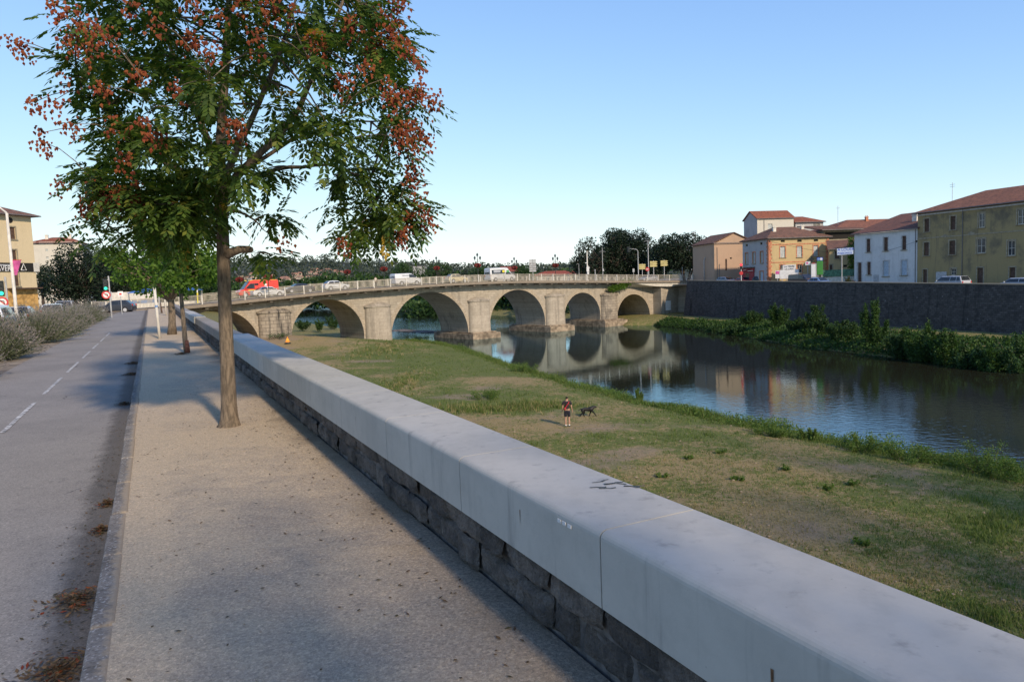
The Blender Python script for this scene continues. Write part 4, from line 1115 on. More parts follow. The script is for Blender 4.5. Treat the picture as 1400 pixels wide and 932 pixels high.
        s.ro = mb.build('roof', mat_, s.t)
        g = MB(); g.tube([V((a, f-.06, z+.06)), V((b, f-.06, z+.06))], .07, 6); g.build('gutter', M['gutter'], s.ro)
        return s.ro
    def chimney(s, x, y, z0, z1, w_=.6, m_='offwhite'):
        mb = MB(); mb.box((x, y, (z0+z1)/2), (w_, w_*.8, z1-z0)); mb.box((x, y, z1+.06), (w_+.15, w_*.8+.15, .12))
        for dx in (-.15, .15): mb.lathe([(.08, z1+.12), (.07, z1+.4)], (x+dx, y, 0), 6)
        mb.build('chimney', M[m_], s.ro)
    def band(s, z, th=.18, pr=.06, m_='stonetrim', x0=0, x1=None):
        x1 = s.L if x1 is None else x1
        mb = MB(); mb.box(((x0+x1)/2, -pr/2-.001, z), (x1-x0+.02, pr, th)); mb.build('string_course', M[m_], s.t)
    def pipe(s, x, z0=0, z1=None):
        mb = MB(); mb.tube([V((x, -.07, z0)), V((x, -.07, z1 or s.H))], .05, 6); mb.build('drainpipe', M['gutter'], s.t)

e7 = (.354, -.935); O7 = atY(1254, 388, 103); O7 = (O7.x, O7.y)
M['ochre'] = stucco('stained_ochre_render', (.33, .255, .125), .8, .3); M['roof7'] = tilemat('ochre_building_tiles', (.29, .135, .085), (.21, .10, .07), e7)
M['roofbrown'] = tilemat('brown_tiles', (.22, .11, .07), (.15, .085, .06), e7)
b = Bld('apartment_house', 'long three storey stained ochre building at the right edge', O7, e7, 34, 11, -1.35, 10.75, M['ochre'], 'houses on the far quay')
_, b.H = b.px(1255, 292.5)
for x0, x1, y0, y1, ty in ((1264, 1270.5, 299, 317, 'shut'), (1299.5, 1306.5, 295.5, 314, 'shut'), (1338, 1346, 291.5, 311, 'open'), (1391, 1403, 285.5, 306.5, 'open'),
        (1263, 1270, 331.5, 349.5, 'shut'), (1298, 1306, 329, 348, 'shut'), (1335.5, 1347, 326, 346, 'open'), (1377.5, 1387.5, 329, 349.5, 'open'),
        (1262, 1267.5, 368.5, 387, 'door'), (1300, 1307, 367, 376, 'glass'), (1336, 1344, 366, 387, 'door'), (1380, 1388, 365.5, 387, 'door')): b.hole(x0, x1, y0, y1, ty)
b.holes = [h if h[4] != 'door' else (h[0], h[1], .05, h[3], 'door') for h in b.holes]
for x in (23.2, 27.3, 31.0):
    for z in (.9, 4.4, 7.6): b.holes.append((x, x+1.0, z, z+1.75, 'shut'))
b.build(); b.roof('hip', 2.6, M['roof7'], .5, ridge=(6, 36)); b.band(b.px(1255, 326.5)[1], .14, .05, 'stonetrim'); b.pipe(b.px(1316, 340)[0]); b.band(b.H-.22, .2, .1, 'plastertrim')
mb = MB(); x_, z_ = b.px(1287, 375); mb.box((x_, -.02, z_-.6), (1.6, .05, 1.9)); mb.build('grey_panel', M['galv'], b.t)
for px, py in ((1292, 322.5), (1328, 319)):
    x_, z_ = b.px(px, py); mb = MB(); mb.poly([V((x_-.55, -.03, z_)), V((x_, -.03, z_-.25)), V((x_+.55, -.03, z_)), V((x_, -.03, z_+.25))]); mb.build('lozenge_vent', M['stonetrim'], b.t)
mb = MB(); x_, _ = b.px(1273, 290); mb.tube([V((2.2, 4, b.H+1.6)), V((2.2, 4, b.H+4.2))], .03, 5)
for z in (3.6, 3.9): mb.tube([V((1.8, 4, b.H+z)), V((2.6, 4, b.H+z))], .02, 4)
mb.build('tv_aerial', M['galv'], b.ro)
# white house
M['whitewall'] = stucco('pale_white_render', (.62, .61, .58), .28, .5); M['roof6'] = tilemat('russet_tiles', (.22, .105, .075), (.16, .08, .062), e7)
t0, _ = onplane(1168, 350, O7, e7); O6 = (O7[0]+e7[0]*t0, O7[1]+e7[1]*t0)
b = Bld('white_house', 'two storey white house with pale blue ground floor shutters', O6, e7, -t0-.05, 10, -1.2, 7, M['whitewall'], 'houses on the far quay')
_, b.H = b.px(1210, 317)
for x0, x1, y0, y1, ty in ((1184.5, 1190, 326.5, 344.5, 'shut'), (1208, 1214, 324.5, 343, 'shut'), (1233, 1239, 322.5, 341.5, 'shut'), (1172.5, 1178, 359, 386, 'door'), (1185.5, 1190.5, 358, 375.5, 'shut'),
        (1207.5, 1215, 356.5, 377.5, 'blue'), (1232, 1240, 355.5, 376, 'blue')): b.hole(x0, x1, y0, y1, ty)
b.holes = [h if h[4] != 'door' else (h[0], h[1], .05, h[3], 'door') for h in b.holes]
b.build(trim='plastertrim'); b.roof('shed', 3.1, M['roof6'], .35); b.chimney(b.px(1216, 300)[0]+1.0, 4.2, b.H+.6, b.H+2.3, .8)
mb = MB(); x_, z_ = b.px(1198, 379); mb.box((x_, -.03, z_-.3), (.9, .06, 1.4)); mb.build('grey_meter_box', M['galv'], b.t)
b.pipe(b.L-.25)
# red roofed block behind the white house
e5 = (.985, .17)
M['roofred'] = tilemat('red_tiles', (.29, .125, .08), (.22, .10, .07), e5)
O5 = atY(1142, 380, 131); 
b = Bld('tiled_block', 'block with broad red tiled roof standing behind the white house', (O5.x, O5.y), e5, 17, 9, -1, 8, M['whitewall'], 'houses on the far quay')
_, b.H = b.px(1190, 313); b.build(trim=None); b.roof('hip', 2.1, M['roofred'], .5, ridge=(5.5, 15)); b.chimney(9, 3.6, b.H+.7, b.H+2.4, .5, 'trimorange')
mb = MB(); mb.tube([V((2.6, 3, b.H)), V((2.6, 3, b.H+4.6))], .04, 5); mb.tube([V((2.2, 3, b.H+4.2)), V((3.0, 3, b.H+4.2))], .03, 4); mb.build('tv_aerial', M['galv'], b.ro)
# corner house with yellow front, side shade put into grey
OC = atY(1051, 384, 125); OC = (OC.x, OC.y)
M['cream'] = stucco('warm_yellow_render', (.47, .355, .185), .2, .6); M['greywall'] = stucco('grey_and_shaded_render', (.40, .39, .38), .3, .5); M['roof3'] = tilemat('mottled_brown_tiles', (.24, .125, .085), (.16, .095, .07), e5)
tR, _ = onplane(1133, 350, OC, e5)
b = Bld('corner_house', 'yellow corner house with orange brick quoins behind the white billboard', OC, e5, tR, 9.2, -.6, 8, M['cream'], 'houses on the far quay')
_, b.H = b.px(1090, 325.5)
for x0, x1, y0, y1, ty in ((1066.5, 1073.5, 337, 352, 'grey'), (1089.5, 1096.5, 336.5, 351.5, 'grey'), (1112, 1118.5, 335.5, 350.5, 'grey'), (1066.5, 1073, 362, 374, 'glass'), (1090, 1096.5, 361.5, 373, 'glass'),
        (1067.5, 1073, 328.5, 331, 'void'), (1090, 1096, 328, 330.7, 'void'), (1112.5, 1118.5, 327.3, 330, 'void')): b.hole(x0, x1, y0, y1, ty)
hB = b.H
side = []
for y in (1.5, 4.2, 6.9): side.append((y-.45, y+.45, 3.9, 5.9, 'grey')); 
for y in (1.6, 6.8): side.append((y-.35, y+.35, hB-.85, hB-.45, 'void'))
side += [(1.2, 2.2, .05, 2.2, 'door'), (6.2, 7.4, .05, 2.4, 'blue')]
b.build(sideholes=side, trim='trimorange'); b.roof('hip', 2.3, M['roof3'], .45, ridge=(3.6, tR-4)); b.chimney(2.6, 2.6, b.H+.8, b.H+2.1, .55); b.chimney(tR-3.0, 3.4, b.H+1.1, b.H+2.2, .5)
for zz in (b.px(1090, 333.5)[1], b.px(1090, 357.8)[1]): b.band(zz, .16, .05, 'trimorange')
mb = MB()
for k in range(int(b.H/.34)):
    w_ = .62 if k % 2 else .42
    mb.box((w_/2, -.03, .17+k*.34), (w_, .055, .31)); mb.box((b.L-w_/2, -.03, .17+k*.34), (w_, .055, .31)); mb.box((-.03, w_/2, .17+k*.34), (.055, w_, .31))
mb.build('quoins', M['trimorange'], b.t)
# red shopfront with awning on the grey side
MLs = Matrix.Translation((0, 9.2, 0)) @ Matrix.Rotation(R(-90), 4, 'Z')
M['crimson'] = plain('crimson_shop_paint', (.36, .04, .055), .6, .3, 2)
def sidebox(name, mat_, c, d, par, bv=0):
    mb = MB(); mb.box(c, d); mb.v = [tuple(MLs @ V(q)) for q in mb.v]; return mb.build(name, mat_, par, bevel=bv)
greyside = sidebox('shaded_side_render', M['greywall'], (2.6, -.012, hB/2+1.6), (5.15, .02, hB-3.25), b.t)
bpy.data.objects.remove(greyside)
sf = sidebox('shopfront', M['crimson'], (2.2, -.06, 1.35), (4.2, .1, 2.6), b.t); sidebox('shop_sign_board', M['crimson'], (2.25, -.16, 2.75), (4.4, .16, .65), sf); sidebox('awning', M['gutter'], (2.25, -.5, 3.25), (4.6, 1.0, .1), sf)
sidebox('shop_window', M['glass'], (1.9, -.12, 1.45), (1.3, .03, 1.5), sf); sidebox('sign_lettering', M['white'], (3.2, -.25, 2.62), (1.9, .012, .1), sf); sidebox('sign_lettering', M['white'], (1.2, -.25, 2.82), (1.2, .012, .08), sf)
# shade of that side put into a grey wall colour on its faces
for o in b.t.children:
    if o.name.startswith('wall'):
        o.data.materials.append(M['greywall'])
        for p_ in o.data.polygons:
            if p_.normal.x < -.9: p_.material_index = 1
# salmon house left of the corner house
M['salmon'] = stucco('salmon_render', (.43, .295, .20), .15, .5)
O1 = atY(977, 384, 142)
b = Bld('salmon_house', 'plain salmon gabled house at the left end of the far quay', (O1.x, O1.y), e5, 8.4, 10, -.4, 7.5, M['salmon'], 'houses on the far quay')
_, b.H = b.px(977, 333)
for x0, x1, y0, y1, ty in ((991.5, 994, 354, 370, 'shut'), (998, 1000.5, 352, 354, 'void'),): b.hole(x0, x1, y0, y1, ty)
b.build(trim=None); b.roof('gabley', 2.0, M['roof3'], .3); b.pipe(b.px(980.5, 360)[0], 0, b.H-.8); b.pipe(b.px(983.5, 370)[0], 0, 4)
# tall ivory house behind, its left gable greyed for shade
O2 = atY(1036, 384, 148)
M['white2'] = stucco('ivory_render', (.54, .50, .42), .12, .5); M['roofr2'] = tilemat('orange_red_tiles', (.33, .115, .065), (.26, .095, .06), e5)
b = Bld('tall_house', 'tall grey and ivory house rising behind the yellow corner house', (O2.x, O2.y), e5, 8.2, 5.6, -.4, 12, M['white2'], 'houses on the far quay')
_, b.H = b.px(1060, 299)
b.hole(1050, 1056, 306, 313, 'grey'); b.build(trim=None); b.roof('gable', 1.75, M['roofr2'], .25); b.pipe(1.5, 4)
for o in b.t.children:
    if o.name.startswith(('wall', 'gable')):
        o.data.materials.append(M['greywall'])
        for p_ in o.data.polygons:
            if p_.normal.x < -.9 or (o.name.startswith('gable') and p_.center.x < 1): p_.material_index = 1  # left faces greyed: gable shade is put into the wall colour
O2b = atY(1088, 384, 150)
b = Bld('gallery_house', 'upper house with hipped red roof and open gallery behind the corner house', (O2b.x, O2b.y), e5, 6.4, 6, -.4, 12, M['greywall'], 'houses on the far quay')
_, b.H = b.px(1110, 304)
b.hole(1112, 1122, 305.5, 312, 'void'); b.build(trim=None); b.roof('hip', 1.5, M['roofr2'], .4, ridge=(1.2, 3.5)); 
mb = MB()
for k in range(6): mb.box((b.px(1113+k*1.7, 309)[0], .02, b.px(1113, 309)[1]), (.08, .06, 1.0))
mb.build('gallery_posts', M['offwhite'], b.t)
# low cream house and dark barn between corner house and white house
O4 = atY(1134, 384, 121)
b = Bld('low_house', 'low cream house with sagging brown roof beside the yellow corner house', (O4.x, O4.y), (.93, -.37), 6.0, 5, -.8, 5.2, M['cream'], 'houses on the far quay')
_, b.H = b.px(1145, 341); b.hole(1141.5, 1147.5, 343, 353.5, 'shut'); b.hole(1134.5, 1138, 362, 375, 'shut'); b.hole(1153, 1158, 362, 365, 'void'); b.build(trim='stonetrim'); b.roof('shed', 1.6, M['roof3'], .3)
O4b = atY(1126, 384, 128)
b = Bld('open_barn', 'open fronted barn with deep dark loft under a brown roof', (O4b.x, O4b.y), e5, 7.4, 6, -.8, 9, M['roofbrown'], 'houses on the far quay')
b.wall = M['stonetrim']
_, b.H = b.px(1145, 315); _, zz = b.px(1145, 327); b.holes = [(.3, 7.1, zz, b.H-.3, 'void')]; b.build(trim=None); b.roof('shed', 1.2, M['roofbrown'], .9)
# ivy on the barn's corner
random.seed(31); O_ = atY(1164, 384, 118.5)
t = thing('wall_ivy', 'yellow green creeper climbing the stone corner left of the white house', 'plant', (O_.x, O_.y, -.8)); mb = MB()
for _ in range(700): leafquad(mb, V((random.uniform(-.6, .5), random.uniform(-.5, .2), random.uniform(2.5, 7.6))), rdir(), rdir(), .25, .2)
mb.build('leaves', M['leaf2'], t); mb = MB(); mb.tube([V((0, 0, 0)), V((.1, 0, 4)), V((-.1, .0, 7.4))], [.08, .06, .02], 6); mb.build('stem', M['barkdark'], t)

# ---------------------------------------------------------------- left bank town houses
eL = (.28, .96); OL = atY(53.5, 420, 97); OL0 = (OL.x-eL[0]*16, OL.y-eL[1]*16)
M['beige'] = stucco('warm_beige_render', (.60, .485, .30), .12, .6); M['roofL'] = tilemat('old_left_tiles', (.25, .13, .09), (.17, .10, .08), eL)
b = Bld('corner_block', 'tall beige corner block with dark shop sign band at the left edge', OL0, eL, 16, 10, -.16, 13, M['beige'], 'houses on the left bank')
_, b.H = b.px(45, 297)
for x0, x1, y0, y1, ty in ((13.5, 21, 310.5, 327, 'shut'), (16.5, 23, 341.5, 358, 'shut'), (18.5, 26, 372, 391, 'shut'), (24.5, 31, 407.5, 416.5, 'glass')): b.hole(x0, x1, y0, y1, ty)
mb = MB(); x_, z_ = b.px(13.5, 301); mb.lathe([(.01, -.03), (.38, -.03), (.4, 0)], (x_, 0, z_), 14, axis='Y'); mb.build('round_vent', M['darkvoid'], b.t)
b.build(trim='stonetrim'); b.roof('hip', 2.6, M['roofL'], .8, ridge=(3, 9)); b.chimney(8.6, 3.2, b.H+1.2, b.H+3.3, .8, 'trimorange')
xa, za = b.px(2, 385.5-14); xb_, zb_ = b.px(44, 359.5)
xa = b.px(-60, 372)[0]; zt_ = b.px(30, 359.5)[1]; zl_ = b.px(30, 371)[1]; xr = b.px(44.5, 365)[0]
mb = MB(); mb.box(((xr-6+xr)/2, -.09, (zt_+zl_)/2), (6.0, .16, zt_-zl_)); sg = mb.build('sign_band', M['darkvoid'], b.t)
text('TAVERNE', 1.02, M['white'], sg, TXT(xr-3.9, -.18, (zt_+zl_)/2-.2), sx=.8)
mb = MB(); mb.box((xr-3.9, -.18, zt_-.3), (2.9, .03, .16)); mb.build('sign_line', M['galv'], sg)
mb = MB(); xt = b.px(30, 366)[0]; zc = (zt_+zl_)/2
mb.tube([V((xt-.3, -.19, zc-.4)), V((xt+.1, -.19, zc+.45)), V((xt+.45, -.19, zc-.4)), V((xt-.3, -.19, zc-.4))], .05, 5); mb.build('sign_triangle', M['white'], sg)
mb = MB(); x2 = b.px(48.5, 366)[0]; mb.box((x2, -.1, zc), (.85, .18, zt_-zl_+.1)); mb.build('white_notice_panel', M['offwhite'], b.t)
mb = MB(); zz = b.px(40, 394)[1]; mb.box((13.8, -.5, zz), (4.4, 1.0, .14)); mb.build('shop_canopy', M['wood'], b.t)
mb = MB(); mb.box((13.8, -.03, zz/2-.05), (4.3, .06, zz-.2)); mb.build('ochre_shopfront', plain('ochre_shop', (.50, .30, .10), .8, .3, 2), b.t)
OW = atY(45, 420, 195)
b = Bld('white_apartments', 'distant white apartment block with red hipped roof beyond the beige block', (OW.x, OW.y), (.93, .36), 13, 11, -.16, 17, M['white2'], 'houses on the left bank')
_, b.H = b.px(75, 332.5)
for x0, x1, y0, y1, ty in ((49, 53, 330.8, 334, 'shut'), (73, 77.5, 330.8, 334, 'shut'), (62, 65.5, 340.5, 343.5, 'grey'), (63, 66.5, 351, 354, 'grey'), (81, 84, 331, 334.5, 'glass'), (86, 89, 331, 334.5, 'glass')): b.hole(x0, x1, y0, y1, ty)
b.build(trim=None); b.roof('hip', 2.0, M['roofr2'], .5, ridge=(5, 9)); b.chimney(4, 3.6, b.H+.6, b.H+2.4, .8); b.chimney(9.5, 4, b.H+1.2, b.H+2.6, .8)
# buildings glimpsed over the bridge
def over(name, label, px0, px1, ytop, yeave, Y, wall, roofm, kind='hip'):
    O = atY(px0, 395, Y); O2_ = atY(px1, 395, Y); L = (O2_-O).length
    b = Bld(name, label, (O.x, O.y), (1, 0), L, 9, -1, 5, wall, 'houses beyond the bridge'); _, b.H = b.px((px0+px1)/2, yeave); _, tp = b.px((px0+px1)/2, ytop)
    for k in range(max(2, int(L/4))): b.holes.append((1.2+k*4, 2.2+k*4, b.H-2.2, b.H-.8, 'glass'))
    b.holes = [h for h in b.holes if h[1] < L-.3]
    b.build(trim=None); b.roof(kind, max(.3, tp-b.H), roofm, .4, ridge=(L*.3, L*.7)); return b
M['roofbright'] = tilemat('bright_red_tiles', (.36, .095, .06), (.28, .08, .055), (1, 0))
over('roofed_house', 'house with red hipped roof beyond the bridge above the minibus', 676, 709, 364, 372, 230, M['white2'], M['roofbright'])
over('roofed_house', 'long red roofed house beyond the bridge left of the dark trees', 728, 792, 370, 376.5, 260, M['white2'], M['roofbright'])
over('roofed_house', 'small red roofed house at the foot of the large dark trees', 779, 800, 369, 375, 235, M['white2'], M['roofbright'])
over('flat_block', 'pale flat topped block between trees beyond the bridge', 566, 583, 362.6, 363.4, 420, M['greywall'], M['gutter'])

# ================================================================== HILLS, WOODS, HOUSES FAR OFF
M['hill'] = plain('wooded_hill_ground', (.045, .058, .04), .95, .4, .02)
def hillz(x, y):
    b = 42*math.exp(-((y-1050)/300)**2)*(math.exp(-((x+330)/330)**2)+.45*math.exp(-((x-250)/260)**2)+.8*math.exp(-((x+800)/300)**2))
    return -6+b+6*noise.noise(V((x*.008, y*.008, 1)))*(b/30)
mb_ = MB(); xs = frange(-1500, 1200, 25); ys = frange(640, 1500, 25); nx = len(xs)
mb_.add([(x, y, hillz(x, y)) for y in ys for x in xs], [(j*nx+i, j*nx+i+1, (j+1)*nx+i+1, (j+1)*nx+i) for j in range(len(ys)-1) for i in range(nx-1)])
struct(mb_.build('hills', M['hill'], smooth=True))
sheet('far_ground', [V((-1600, 560, -6.6)), V((1500, 560, -6.6)), V((1500, 3000, -6.6)), V((-1600, 3000, -6.6))], M['hill'])
M['hazeleaf'] = leafmat('distant_foliage', [(.040, .055, .043), (.055, .075, .05), (.075, .09, .062), (.035, .05, .045)], .1)  # distance haze is mixed into these leaf colours
random.seed(41)
def lumps(name, pts, per, leaf):
    mb = MB()
    for x, y, z, r in pts:
        for _ in range(per):
            d = rdir(); q = V((x, y, z+r*.7))+V((d.x*r, d.y*r, d.z*r*.9)); leafquad(mb, q, (d+rdir()).normalized(), rdir(), r*.42, r*.38)
    o = mb.build(name, leaf); o['kind'] = 'stuff'; return o
pts = []
for _ in range(1500):
    x = random.uniform(-620, 330); y = random.uniform(760, 1080); z = hillz(x, y)
    if z < -4 and random.random() < .3: continue
    pts.append((x, y, z, random.uniform(3.5, 7)))
lumps('hillside_wood', pts, 40, M['hazeleaf'])
pts = []
for px, y0 in [(p_, None) for p_ in range(150, 560, 3)]:
    top = {True: 384}[True]-3*math.sin(px*.09)-4*noise.noise(V((px*.05, 0, 0)))
    if px > 430: top -= 3+3*noise.noise(V((px*.07, 3, 0)))
    Y = 330+40*noise.noise(V((px*.03, 8, 0))); q = atY(px, top, Y)
    for k in range(3): pts.append((q.x+random.uniform(-3, 3), q.y+random.uniform(-12, 20), random.uniform(-6, q.z-4), random.uniform(2.5, 4.2)))
lumps('riverside_wood', pts, 80, M['leafmid'])
pts = []
for px in range(530, 900, 4):
    q = atY(px, 382, 280); 
    for k in range(2): pts.append((q.x+random.uniform(-3, 3), q.y+random.uniform(-10, 10), random.uniform(-6, 1.2), random.uniform(2, 3.2)))
lumps('meadow_hedge', pts, 80, M['leafmid'])
# bushes on the upstream banks seen through the arches
pts = []
for _ in range(110):
    f = random.random(); i = 11+int(f*2.99); a = FAR[i]; b2 = FAR[i+1]; g_ = random.random()
    x = a[0]+(b2[0]-a[0])*g_; y = a[1]+(b2[1]-a[1])*g_; pts.append((x+random.uniform(1, 9), y+random.uniform(0, 8), -7, random.uniform(1.2, 2.6)))
for _ in range(60): 
    px = random.uniform(560, 605); q = atY(px, 420, 215+random.uniform(0, 30)); pts.append((q.x, q.y, -7.4, random.uniform(1.6, 3.2)))
lumps('upstream_thicket', pts, 60, M['leafmid'])
# hillside houses
M['hw1'] = plain('pale_house_wall', (.50, .41, .32), .9, .15, .3); M['hr1'] = plain('terracotta_roof', (.34, .18, .12), .9, .2, .3)
ht = thing('hillside_house', 'x', 'house'); mb = MB(); mb.box((0, 0, 2.6), (11, 8, 5.2)); wallh = mb.build('wall', M['hw1'], ht)
mb = MB(); mb.add([(-6, -4.6, 5.2), (6, -4.6, 5.2), (6, 4.6, 5.2), (-6, 4.6, 5.2), (-4, 0, 7.4), (4, 0, 7.4)], [(0, 1, 5, 4), (1, 2, 5), (2, 3, 4, 5), (3, 0, 4), (3, 2, 1, 0)]); mb.build('roof', M['hr1'], ht)
for x in (-3.2, 0, 3.2):
    mb = MB(); mb.box((x, -4.02, 3.0), (1.2, .06, 1.6)); mb.build('window', M['glass'], ht)
random.seed(44); firsth = True
HP = [(318, 388), (325, 383), (342, 380), (349, 378), (357, 381), (386, 383), (391, 382), (395, 384), (404, 379), (410, 376), (412, 380), (418, 383), (425, 380), (428, 376), (432, 372), (436, 378), (441, 375), (449, 373), (454, 376), (463, 374), (468, 376), (400, 386), (372, 379), (338, 386), (447, 380), (474, 378), (331, 377)]
for px, py in HP:
    h = ht if firsth else copy_tree(ht); firsth = False
    d = ray(px, py); best = None
    for Y in range(700, 1060, 6):
        q = V((0, 0, EYE))+d*(Y/d.y)
        if q.z <= hillz(q.x, q.y)+3: best = q; break
    if best is None: q = V((0, 0, EYE))+d*(980/d.y); best = q
    h.location = (best.x, best.y-6, best.z-1.5); sc_ = random.uniform(.55, .95); h.scale = (sc_, sc_, sc_*random.uniform(.8, 1.1)); h.rotation_euler.z = random.uniform(-.5, .5)
    h['label'] = 'pale house with terracotta roof scattered on the wooded hillside'; h['group'] = 'houses on the wooded hillside'

# ================================================================== BIG DARK TREES AND TREES BEYOND
def px_clumps(base, Y, poly, n, rpx, depth, seed=1, dz=0):
    random.seed(seed); xs = [p[0] for p in poly]; ys = [p[1] for p in poly]; out = []; k = 0
    base = V(base)
    while len(out) < n and k < n*60:
        k += 1; x = random.uniform(min(xs), max(xs)); y = random.uniform(min(ys), max(ys))
        if not inpoly(x, y, poly): continue
        q = atY(x, y, Y+random.uniform(-1, 1)*depth); out.append((q-base, rpx*Y/972*random.uniform(.7, 1.25)))
    return out
def ptree(name, label, bx, by, Y, poly, n, rpx, depth, leaf, leafL, per, trunk_h, trunk_r, seed, group, stems=1, zbase=None, barkm=None, round_=True):
    base = atY(bx, by, Y)
    if zbase is not None: base.z = zbase
    return clump_tree(name, label, 'tree', base, trunk_h, trunk_r, px_clumps(base, Y, poly, n, rpx, depth, seed), leaf, leafL, per, group, barkm or M['barkdark'], True, round_, stems)
TG = 'large trees behind the far end of the bridge'
ptree('dark_tree', 'huge rounded dark evergreen behind the traffic mast on the far bank', 836, 384, 185, [(822, 372), (818, 345), (824, 330), (842, 319), (860, 318), (876, 324), (888, 335), (890, 358), (884, 376), (850, 380)], 120, 10.5, 5, M['leafdark'], .42, 10, 6, .5, 51, TG, 3, .3)
ptree('dark_tree', 'lower dark evergreen with sky gaps at the left of the huge one', 806, 384, 178, [(786, 378), (783, 358), (790, 340), (802, 330), (818, 327), (826, 345), (826, 370), (812, 379)], 60, 7.5, 4, M['leafdark'], .42, 6.5, 5, .35, 52, TG, 3, .3)
ptree('dark_tree', 'broad many stemmed dark tree beside the salmon house', 938, 384, 172, [(888, 352), (893, 338), (912, 331), (940, 325), (962, 329), (975, 340), (976, 362), (960, 361), (940, 358), (915, 366), (893, 374)], 100, 9.5, 4.5, M['leafdark'], .42, 10, 5.5, .22, 53, TG, 6, .3)
BG_ = 'trees beyond the bridge'
for px0, px1, top, Y, sd, lab, lf in ((538, 568, 361, 235, 61, 'leafy green tree beyond the bridge above the white van', 'leafmid'), (572, 616, 359, 225, 62, 'broad round green tree beyond the bridge right of the white van', 'leafmid'),
        (628, 645, 365, 260, 63, 'small pointed conifer beyond the bridge left of the minibus', 'leafdark'), (642, 668, 366, 230, 64, 'green tree beyond the bridge directly left of the minibus', 'leafmid'), (706, 727, 364, 225, 65, 'small round green tree beyond the bridge right of the minibus', 'leafmid')):
    c = (px0+px1)/2; h = (px1-px0)/2
    poly = [(c-h, 386), (c-h*.9, top+9), (c-h*.4, top+3), (c, top+1), (c+h*.5, top+3), (c+h*.95, top+10), (c+h, 386)] if sd != 63 else [(c-h, 386), (c, top), (c+h, 386)]
    ptree('leafy_tree', lab, c, 396, Y, poly, 44 if h > 9 else 20, 5.5 if sd != 63 else 2.5, 3, M[lf], .42, 9, 3, .3, sd, BG_)
# dark trees on the left bank behind the road
ptree('dark_tree', 'large dark round tree right of the beige corner block', 102, 424, 112, [(68, 405), (66, 380), (74, 358), (92, 343), (112, 339), (135, 345), (150, 360), (156, 385), (150, 408), (110, 412)], 100, 11, 3.5, M['leafdark'], .32, 8, 3, .35, 71, 'dark trees on the left bank', 1, -.16)
ptree('dark_tree', 'smaller dark tree squeezed between the beige block and the large dark tree', 60, 422, 125, [(52, 400), (52, 368), (60, 360), (70, 366), (72, 395)], 26, 7.5, 2, M['leafdark'], .32, 10, 3, .3, 72, 'dark trees on the left bank', 1, -.16)
ptree('dark_tree', 'dark tree behind the second traffic light on the left bank', 165, 418, 125, [(140, 405), (138, 360), (160, 340), (190, 350), (205, 375), (200, 400)], 60, 12, 3, M['leafdark'], .32, 8, 3, .3, 73, 'dark trees on the left bank', 1, -.16)

# ================================================================== PROMENADE TREES
# the big golden rain tree
random.seed(77)
hb = P(9.69, .79, 0); HT = thing('golden_rain_tree', 'large golden rain tree with rust red seed pods growing in the sandy sidewalk', 'tree', hb)
def hp(px, py, dy=0.0): return atY(px, py, hb.y+dy)-hb
tr = MB()
tp = [(314, 584), (314, 580), (313.5, 572), (313, 556), (311, 500), (308, 430), (306, 370), (304, 310), (302, 268)]; trr = [.165, .136, .114, .098, .088, .082, .079, .076, .073]
tr.tube([hp(x, y) if i else hp(313, 583)-V((0, 0, .03)) for i, (x, y) in enumerate(tp)], trr, 14)
leaders = [([(302, 268), (300, 200), (306, 120), (312, 30), (318, -80), (325, -180)], .075, 0), ([(303, 272), (330, 232), (372, 195), (408, 150), (440, 80), (470, 0), (490, -90)], .06, .4),
           ([(300, 270), (268, 248), (215, 215), (160, 170), (110, 120)], .055, -.5), ([(302, 262), (285, 190), (250, 110), (215, 20), (190, -70)], .055, .8), ([(303, 255), (340, 170), (380, 80), (410, -20)], .05, -1.1),
           ([(345, 240), (395, 228), (450, 226), (505, 245), (555, 290)], .03, .3), ([(302, 285), (270, 290), (230, 318), (190, 345)], .03, .7), ([(301, 275), (250, 268), (190, 275), (140, 290)], .035, -1.0), ([(310, 250), (400, 190), (480, 165), (560, 165)], .03, 1.0), ([(306, 287), (330, 290), (350, 302), (365, 318)], .022, -.2)]
skel = []
for pts, r0, dy in leaders:
    q = [hp(x, y, dy*i/(len(pts)-1)) for i, (x, y) in enumerate(pts)]
    q2 = []
    for i in range(len(q)-1):
        for k in range(3): q2.append(q[i].lerp(q[i+1], k/3)+rdir()*.012)
    q2.append(q[-1]); tr.tube(q2, [r0*(1-.8*i/(len(q2)-1)) for i in range(len(q2))], 7); skel += q2[3:]
tr.tube([hp(305, 352), hp(316, 345, -.03), hp(328, 341, -.06), hp(340, 341, -.09), hp(344, 342, -.1), hp(346, 343, -.1)], [.06, .056, .05, .046, .036, .012], 10)     # cut stub
skel += [hp(340, 342, -.1), hp(360, 345, 0)]
poly = [(55, 90), (90, 10), (60, -120), (200, -270), (350, -290), (500, -220), (560, -60), (572, 60), (590, 130), (585, 215), (585, 300), (560, 318), (510, 322), (478, 330), (462, 310), (455, 292), (400, 285), (345, 262), (300, 300), (285, 340), (215, 345), (160, 325), (125, 300), (118, 240), (70, 200), (45, 140)]
gaps = [(372, 262, 46, 36), (425, 250, 48, 36), (432, 288, 46, 34), (350, 300, 44, 34), (395, 212, 32, 24), (515, 75, 26, 20), (250, 48, 22, 18), (335, 205, 20, 18), (440, 10, 20, 16), (100, 195, 16, 20), (480, 140, 22, 14), (160, 100, 18, 14), (90, 60, 22, 24), (230, 170, 16, 12), (400, 110, 18, 12)]
cl = []; k = 0
